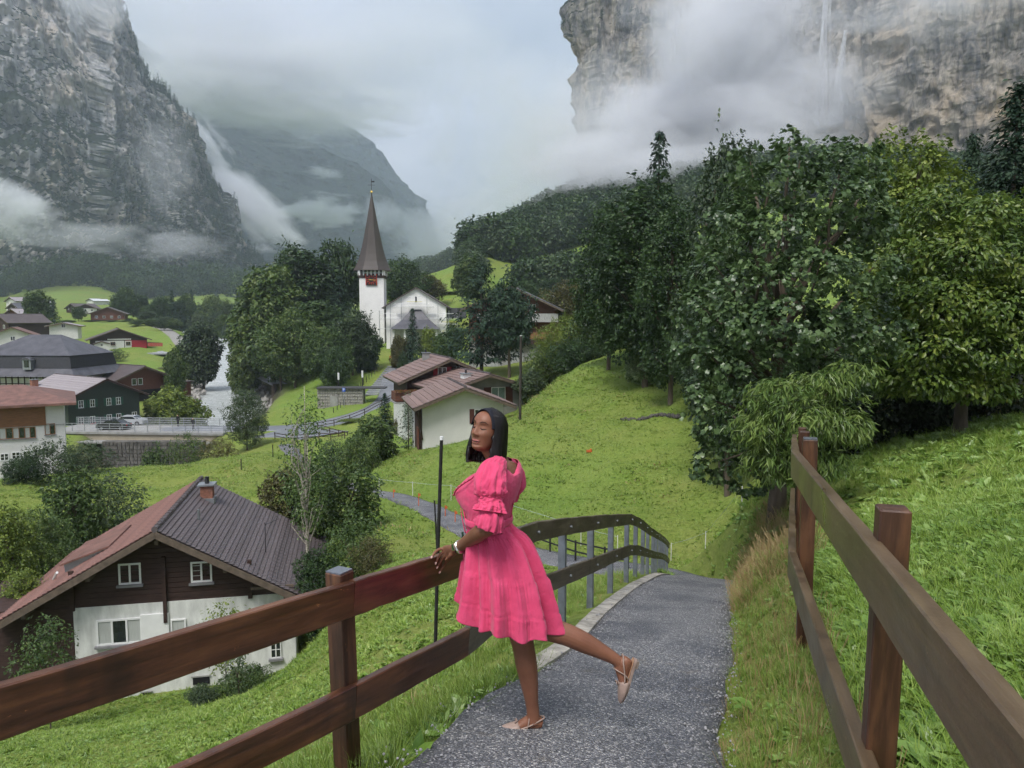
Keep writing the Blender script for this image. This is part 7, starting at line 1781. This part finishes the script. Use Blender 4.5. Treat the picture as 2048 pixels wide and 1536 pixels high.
# ---- hair: blunt bob swept back under a wide band
def hair():
    na_, nz_ = 120, 46; V = []; A = []; zt = .128; rows = []
    for j in range(nz_):
        t = j / (nz_ - 1)
        for i in range(na_):
            u = i / (na_ - 1)
            # azimuth from the front edge on her left round the back to the right
            zz = .128 * cos(min(t * 2.6, 1) * pi / 2) if t * 2.6 < 1 else -.176 * ((t * 2.6 - 1) / 1.6) ** .92
            edge = np.interp(zz, [-.176, -.12, -.05, .0, .04, .075, .10, .128], [.78, .82, .92, 1.0, 1.02, .94, .80, .3])
            az = edge + (2 * pi - 2 * edge) * u
            hwx = np.interp(zz, [-.176, -.14, -.10, -.05, .0, .05, .09, .112, .1285], [.094, .108, .108, .100, .092, .085, .069, .045, .002])
            bky = np.interp(zz, [-.176, -.14, -.10, -.05, .0, .05, .09, .112, .1285], [.108, .124, .126, .122, .117, .110, .086, .056, .002])
            fry = np.interp(zz, [-.176, -.12, -.05, .0, .05, .09, .112, .1285], [.070, .072, .072, .074, .078, .066, .045, .002])
            cy_ = -.005; ca, sa = cos(az), sin(az)
            x = hwx * sa; y = cy_ + (fry * ca if ca > 0 else bky * ca)
            wv = 1 + .018 * sin(az * 23 + 3 * zz * 20) + .010 * sin(az * 61) + (.012 * sin(az * 90 + j) if j > nz_ - 4 else 0)
            k = np.clip((.11 - zz) / .05, 0, 1); x *= 1 + (wv - 1) * k; y = cy_ + (y - cy_) * (1 + (wv - 1) * k)
            if zz < -.12: zz += .004 * sin(az * 40)
            V.append((x, y, zz)); A.append((az, t, 0))
    F = [(j * na_ + i, (j + 1) * na_ + i, (j + 1) * na_ + i + 1, j * na_ + i + 1) for j in range(nz_ - 1) for i in range(na_ - 1)]
    V = np.array(V); me = new_mesh('hair', Hd(V), np.array(F), True); attr(me, 'along', np.array(A), typ='FLOAT_VECTOR'); o = link('hair', me, HAI, WM)
    sd = o.modifiers.new('thick', 'SOLIDIFY'); sd.thickness = .016; sd.offset = 1 if False else -1; return o
hair()
def strands(n=520, seed=3):
    r = np.random.default_rng(seed); V = []; F = []; A = []
    for s_ in range(n):
        u = r.random(); w_ = .0016 + .0016 * r.random(); off = 1.0 + .035 * r.random() ** 2; ln = .86 + .16 * r.random(); t0 = .02 + .25 * r.random(); L0 = len(V); m_ = 16; sw = r.normal(0, .02)
        for j in range(m_):
            t = t0 + (ln - t0) * j / (m_ - 1); zz = .130 * cos(min(t * 2.6, 1) * pi / 2) if t * 2.6 < 1 else -.180 * ((t * 2.6 - 1) / 1.6) ** .92
            edge = np.interp(zz, [-.17, -.12, -.05, .0, .04, .075, .10, .128], [.78, .82, .92, 1.0, 1.02, .94, .80, .3]); az = edge + (2 * pi - 2 * edge) * min(.995, max(.005, u + sw * t))
            hwx = np.interp(zz, [-.18, -.14, -.10, -.05, .0, .05, .09, .112, .1305], [.094, .108, .108, .100, .092, .085, .069, .045, .002]); bky = np.interp(zz, [-.18, -.14, -.10, -.05, .0, .05, .09, .112, .1305], [.108, .124, .126, .122, .117, .110, .086, .056, .002]); fry = np.interp(zz, [-.17, -.12, -.05, .0, .05, .09, .112, .1305], [.070, .072, .072, .074, .078, .066, .045, .002])
            for e_ in (-1, 1):
                a = az + e_ * w_ / .1 * .5; ca, sa = cos(a), sin(a); V.append((hwx * sa * off, (fry if ca > 0 else bky) * ca * off - .005, zz)); A.append((az, t, s_ * .37))
        F += [(L0 + 2 * j, L0 + 2 * j + 1, L0 + 2 * j + 3, L0 + 2 * j + 2) for j in range(m_ - 1)]
    me = new_mesh('hair_strands', Hd(np.array(V)), np.array(F), True); attr(me, 'along', np.array(A), typ='FLOAT_VECTOR'); return tag(link('hair_strands', me, HAI, WM), kind='stuff')
strands()
# headband over the crown just behind the hairline
V = []; nb_ = 60
for i in range(nb_ + 1):
    th_ = -R(78) + R(156) * i / nb_; x = .0765 * sin(th_); z = -.004 + .118 * cos(th_)
    for (dy, dr) in ((.060, -.003), (.054, .001), (.034, .006), (.012, .007), (.0, .003)):
        k = 1 + dr * 8; zz = z * k; tilt_ = np.clip(zz, -.03, .12)
        V.append((x * k, dy - .004 - .10 * (.118 - z) * .35, zz))
F = [(i * 5 + j, i * 5 + j + 1, (i + 1) * 5 + j + 1, (i + 1) * 5 + j) for i in range(nb_) for j in range(4)]
o = link('headband', new_mesh('headband', Hd(V), np.array(F), True), BND, WM); sd = o.modifiers.new('thick', 'SOLIDIFY'); sd.thickness = .004; sd.offset = 0
# hoop earring at the visible ear
ec = Hd((.079, -.008, -.045)); a = np.linspace(0, 2 * pi, 25); q = MB(); q.tube(np.stack([ec[0] + .012 * np.cos(a), ec[1] - .006 * np.cos(a), ec[2] + .026 * np.sin(a)], 1), .0024, 6, False); q.build('earring', GDE, WM, True)
# ---- dress
def ring_surface(name, centres, fn, m, n=120, close=True, thick=.003, parent=WM, both=True):
    """fn(i, ang)->offset vector arrays; builds a tube-like cloth surface"""
    ang = np.arange(n) * 2 * pi / n; V = np.concatenate([centres[i] + fn(i, ang) for i in range(len(centres))]); k = len(centres)
    F = [(i * n + j, i * n + (j + 1) % n, (i + 1) * n + (j + 1) % n, (i + 1) * n + j) for i in range(k - 1) for j in range(n)]
    o = link(name, new_mesh(name, V, np.array(F), True), m, parent); sd = o.modifiers.new('thick', 'SOLIDIFY'); sd.thickness = thick; sd.offset = 0; return o
bt = np.array([(929, .078, .070, .135, 1003), (936, .092, .084, .156, 1002), (946, .120, .094, .172, 1000), (958, .165, .100, .176, 998), (972, .192, .100, .172, 996), (986, .208, .099, .165, 993), (1000, .198, .097, .155, 989), (1012, .170, .096, .146, 985), (1022, .135, .098, .138, 982), (1034, .118, .102, .131, 980), (1048, .116, .108, .132, 980), (1056, .120, .112, .138, 982)])
bs = spl(bt, 5)
cB = [Q(r_[4], r_[0], BD) for r_ in bs]
def bodice(i, an):
    py, f, k, w_, cx = bs[i]; ca, sa = np.cos(an), np.sin(an)
    # neckline: dips at front and in a V at the back
    if py < 930: dz = 0
    fr = np.where(ca > 0, f, k)
    bust = np.exp(-((py - 987) / 20) ** 2) * (np.exp(-((sa - .42) / .28) ** 2) + np.exp(-((sa + .42) / .28) ** 2)) * .022 * (ca > 0) - np.exp(-((py - 990) / 18) ** 2) * np.exp(-(sa / .16) ** 2) * .02 * (ca > 0)
    wr = .0025 * np.sin(an * 31 + py * .25) * np.clip((py - 1010) / 30, 0, 1) + .003 * fbm(np.stack([an * 6, np.full_like(an, py / 9), an * 0], 1), 3)
    r_ = 1 + 0 * an
    off = FWD * (fr * ca * r_ + (bust + wr) * np.sign(ca) * 1)[:, None] + LFT * (w_ * sa + wr * sa)[:, None]
    nk = np.clip((948 - py) / 24, 0, 1)
    dz = -.030 * nk * np.exp(-((np.abs(ca) - 1) / .25) ** 2) * (ca > 0) - .055 * nk * np.exp(-(sa / .35) ** 2) * (ca < 0) + .010 * nk * np.exp(-((np.abs(sa) - 1) / .3) ** 2)
    return off + UP * dz[:, None]
ring_surface('bodice', cB, bodice, PNK, 140)
# skirt: tiers gathered at each seam
seam_t = [0, .24, .52, .76, 1.0]
sk = spl(np.array([(979, 1044, 45, 0, .100), (984, 1056, 50, -.02, .115), (996, 1082, 70, -.06, .155), (1006, 1130, 87, -.11, .195), (1011, 1180, 101, -.16, .228), (1013, 1212, 109, -.19, .243), (1013, 1238, 114, -.21, .252)]), 9)
cS = [Q(r_[0], r_[1], BD + .005) for r_ in sk]; rs_ = np.random.default_rng(12); ph_ = rs_.random(8) * 6.28
def skirt(i, an):
    cx, py, hwp, tl, dp = sk[i]; t = i / (len(sk) - 1); a_ = hwp / FPX * BD
    kk = np.searchsorted(seam_t, t, 'right') - 1; kk = min(kk, 3); lt = (t - seam_t[kk]) / (seam_t[kk + 1] - seam_t[kk])
    pk = ph_[kk] * .06
    A1 = an * 8 + ph_[0] + 1.2 * np.sin(an * 2 + .5) + pk; A2 = an * 14 + ph_[1] + .8 * np.sin(an * 3) + 2 * pk
    fold = lambda a, s_: (1 - np.abs(np.sin(a / 2)) ** s_ * 2)
    amp = .003 + .074 * t ** 1.1
    w_ = fold(A1, 1.5) * .55 + np.sin(A2) * .32 + np.sin(an * 5 + ph_[2]) * .25
    gather = (np.sin(an * (50 + 11 * kk) + ph_[3 + kk] + 1.5 * np.sin(an * 7)) * .55 + .35 * np.sin(an * (83 + 7 * kk))) * (.0045 * np.exp(-lt * 2.4) + .0006)
    step = .0040 * np.clip(lt * 10, 0, 1) * np.exp(-lt * 4.) * (kk > 0) - .0025 * (np.exp(-((lt - 1) / .045) ** 2) * (kk < 3) + np.exp(-(lt / .045) ** 2) * (kk > 0))
    crs = .010 * t * fbm(np.stack([np.cos(an) * 4, np.sin(an) * 4, np.full_like(an, py / 26)], 1), 3)
    ex = amp * w_ + gather + step + crs
    X = np.cos(an); Y = np.sin(an); ox = (a_ + ex - amp * .5) * X; oy = (dp + ex) * Y
    hem = .016 * fold(A1, 1.5) * sm(.7, 1, t)
    return np.stack([ox, oy, -ox * math.tan(tl) * -1 + hem * 0], 1) + UP * (hem)[:, None]
ring_surface('skirt', cS, skirt, PNK, 420, thick=.0025)
# waistband
ring_surface('waistband', [Q(979.5, p_, BD) for p_ in (1032, 1036, 1042, 1047)], lambda i, an: FWD * (np.where(np.cos(an) > 0, .124, .110) * np.cos(an))[:, None] * (1.0, 1.03, 1.03, 1.0)[i] + LFT * (.139 * np.sin(an))[:, None] * (1.0, 1.02, 1.02, 1.0)[i], PNK, 90)
# puff sleeve, two flounces
def sleeve(pts, seed, n=160, back=False):
    s = spl(np.array(pts), 7); C = s[:, :3]; t = np.gradient(C, axis=0); t /= np.linalg.norm(t, axis=1)[:, None]; rg = np.random.default_rng(seed); ph = rg.random(6) * 6.28
    def fn(i, an):
        sd = FWD - t[i] * (FWD @ t[i]); sd /= np.linalg.norm(sd); u = np.cross(t[i], sd); a_, b_, am, fr = s[i, 3], s[i, 4], s[i, 5], s[i, 6]
        cr = fbm(np.stack([np.cos(an) * 1.9, np.sin(an) * 1.9, np.full_like(an, i * .10 + seed)], 1), 3, .45, True) * .017 * min(1, a_ / .08)
        w_ = np.sin(an * round(fr / 1) + ph[0]) if False else (np.sin(an * 11 + ph[0]) * .6 + np.sin(an * 17 + ph[1]) * .4) * am + np.sin(an * 29 + ph[2]) * am * .18
        return np.cos(an)[:, None] * sd * (a_ + cr + w_)[:, None] + np.sin(an)[:, None] * u * (b_ + cr + w_)[:, None]
    return ring_surface('sleeve', C, fn, PNK, n, thick=.0025)
def SR(px, py, D, a_, b_, am, fr=0): return list(Q(px, py, D)) + [a_, b_, am, fr]
sleeve([SR(1000, 924, 3.88, .034, .030, 0), SR(994, 929, 3.85, .048, .042, .001), SR(986, 940, 3.82, .062, .055, .002), SR(982, 955, 3.78, .071, .064, .003), SR(981, 972, 3.755, .075, .068, .004), SR(981, 984, 3.745, .073, .066, .006), SR(981, 992, 3.74, .062, .058, .005), SR(981, 998, 3.735, .054, .052, .001)], 3)
sleeve([SR(981, 995, 3.735, .054, .052, .0), SR(981, 1003, 3.73, .055, .053, .001), SR(981, 1010, 3.725, .062, .058, .004), SR(980, 1017, 3.72, .070, .066, .009), SR(979, 1024, 3.715, .076, .072, .014)], 5)
sleeve([SR(981, 1000, 3.73, .050, .050, 0), SR(982, 1018, 3.72, .052, .051, .001), SR(981, 1030, 3.71, .053, .052, .002), SR(980, 1040, 3.70, .062, .060, .004), SR(976, 1054, 3.70, .067, .063, .007)], 7)
sleeve([SR(1012, 926, 4.03, .034, .030, 0), SR(1019, 936, 4.07, .050, .045, .002), SR(1024, 952, 4.10, .060, .056, .003), SR(1025, 970, 4.11, .060, .056, .005), SR(1022, 984, 4.11, .044, .044, .004), SR(1018, 996, 4.12, .042, .042, .003)], 9)
# bust frill edge and tie ribbons
s = spl([Q(966, 938, 3.84), Q(948, 955, 3.84), Q(928, 968, 3.88), Q(914, 980, 3.94), Q(909, 992, 3.98)], 8); V = []
for i, p in enumerate(s):
    k = .010 + .004 * sin(i * 1.9); V.append(p + [0, -.010, .0]); V.append(p + np.array([-.7, -.3, .5]) * k + [0, -.012, .002 * sin(i * 2.3)])
o = link('frill', new_mesh('frill', V, np.array([(2 * i, 2 * i + 1, 2 * i + 3, 2 * i + 2) for i in range(len(s) - 1)]), True), PNK, WM); sd = o.modifiers.new('thick', 'SOLIDIFY'); sd.thickness = .004
for (x0, x1, y1, w0) in ((921, 931, 1066, .006), (925, 935, 1050, .005), (928, 934, 1058, .008)):
    s = spl([Q(x0, 1016, 3.92), Q((x0 + x1) / 2 - 1, (1016 + y1) / 2, 3.91), Q(x1, y1, 3.92)], 6); V = []
    for i, p in enumerate(s): ww = w0 * (.5 + .9 * i / len(s)); V += [p - [ww / 2, 0, 0], p + [ww / 2, .002, 0]]
    o = link('ribbon', new_mesh('ribbon', V, np.array([(2 * i, 2 * i + 1, 2 * i + 3, 2 * i + 2) for i in range(len(s) - 1)]), True), PNK, WM); sd = o.modifiers.new('thick', 'SOLIDIFY'); sd.thickness = .002
s = [Q(1024, 946, 3.93), Q(1028, 975, 3.935), Q(1026, 1005, 3.93), Q(1022, 1034, 3.925)]; MB().tube(spl(s, 5), .0028, 5).build('zip', mat('zip_pink', (.42, .03, .10), rough=.4), WM)
# watch
wd = wrL - Q(940, 1079, 3.86); wd /= np.linalg.norm(wd); wc = Q(919, 1094, 3.985); q = MB(); loft(q, [wc - wd * .013, wc - wd * .009, wc + wd * .009, wc + wd * .013], [(.033, .030), (.036, .033), (.036, .033), (.033, .030)], UP, 20); wt = q.build('watch', SLV, WM, True)
nv = np.cross(wd, UP); nv /= np.linalg.norm(nv); nv = nv if nv[1] < 0 else -nv; q = MB(); fc = wc + nv * .034 + [0, 0, .004]; M = fmat(fc, wd, nv); q.box((0, 0, 0), (.030, .034, .008), M); q.build('watch_case', SLV, wt); q = MB(); q.box((0, 0, .005), (.022, .026, .004), M); q.build('watch_face', WFC, wt)
a = np.linspace(0, 2 * pi, 13); rp = Q(888, 1116, 4.325)
# ---- shoes
def shoe(M, heel_gap=.012):
    def T(v): return M @ Vector(v)
    e = thing  # noqa
    ol = np.array([(-.006, 0), (.0, .022), (.02, .029), (.06, .028), (.10, .031), (.14, .038), (.175, .039), (.205, .030), (.232, .014), (.246, .0)]); pl = spl(ol, 4); out = np.concatenate([pl, pl[::-1][1:-1] * [1, -1]])
    n = len(out); V = [T((x, y, -.006)) for x, y in out] + [T((x * .985 + .001, y * .93, -.013)) for x, y in out] + [T((x, y, .002)) for x, y in out]
    F = [(i, (i + 1) % n, n + (i + 1) % n, n + i) for i in range(n)] + [(2 * n + i, 2 * n + (i + 1) % n, (i + 1) % n, i) for i in range(n)]; c0, c1 = len(V), len(V) + 1; V += [T((.12, 0, -.013)), T((.12, 0, .0025))]
    Tt = [(c0, n + i, n + (i + 1) % n) for i in range(n)] + [(c1, 2 * n + (i + 1) % n, 2 * n + i) for i in range(n)]
    s = link('shoe', new_mesh('shoe', [tuple(v) for v in V], [np.array(F), np.array(Tt)]), SHO, WM)
    q = MB(); q.box((.022, 0, -.019), (.040, .046, .016), M); q.build('heel', SOL, s)
    # vamp: arched cap over the toes
    V = []; ns, nr = 14, 15
    for i in range(ns):
        x = .115 + (.247 - .115) * i / (ns - 1); w_ = np.interp(x, out[:n // 2 + 1, 0], np.abs(out[:n // 2 + 1, 1])) + .003; hgt = np.interp(x, [.115, .15, .18, .21, .235, .247], [.050, .043, .034, .025, .014, .004])
        for j in range(nr):
            a = pi * j / (nr - 1); xs = x - (.020 * sin(a) if i == 0 else 0) * -1 * (1 - i / ns); V.append(tuple(T((xs + .018 * sin(a) * (i == 0), w_ * cos(a), -.004 + hgt * sin(a) ** .8))))
    F = [(i * nr + j, i * nr + j + 1, (i + 1) * nr + j + 1, (i + 1) * nr + j) for i in range(ns - 1) for j in range(nr - 1)]
    o = link('vamp', new_mesh('vamp', V, np.array(F), True), SHO, s); sd = o.modifiers.new('thick', 'SOLIDIFY'); sd.thickness = .003; sd.offset = 1
    st_ = spl([(.125, .036, .020), (.08, .034, .034), (.03, .030, .056), (-.002, .012, .064), (-.006, 0, .066), (-.002, -.012, .064), (.03, -.030, .056), (.08, -.034, .034), (.125, -.036, .020)], 5)
    q = MB(); q.tube([tuple(T(v)) for v in st_], .0042, 6); q.tube([tuple(T(v)) for v in spl([(.105, .030, .004), (.085, .036, .03), (.075, .022, .078), (.075, 0, .088), (.075, -.022, .078), (.085, -.036, .03), (.105, -.03, .004)], 4)], .0035, 6); q.build('strap', SHO, s, True)
    q = MB()
    for sy in (-1, 1): q.tube([tuple(T(v)) for v in ((.138, 0, .050), (.142, sy * .014, .056), (.150, sy * .018, .050), (.139, 0, .048))], .0028, 6)
    q.build('bow', SHO, s, True); V = [tuple(T((x * .97 + .002, y * .9, .0045))) for x, y in out]; q = MB(); q.add(V + [tuple(T((.1, 0, .0055)))], [], [(n, i, (i + 1) % n) for i in range(n)]); q.build('insole', INS, s)
shoe(F1); shoe(F2)
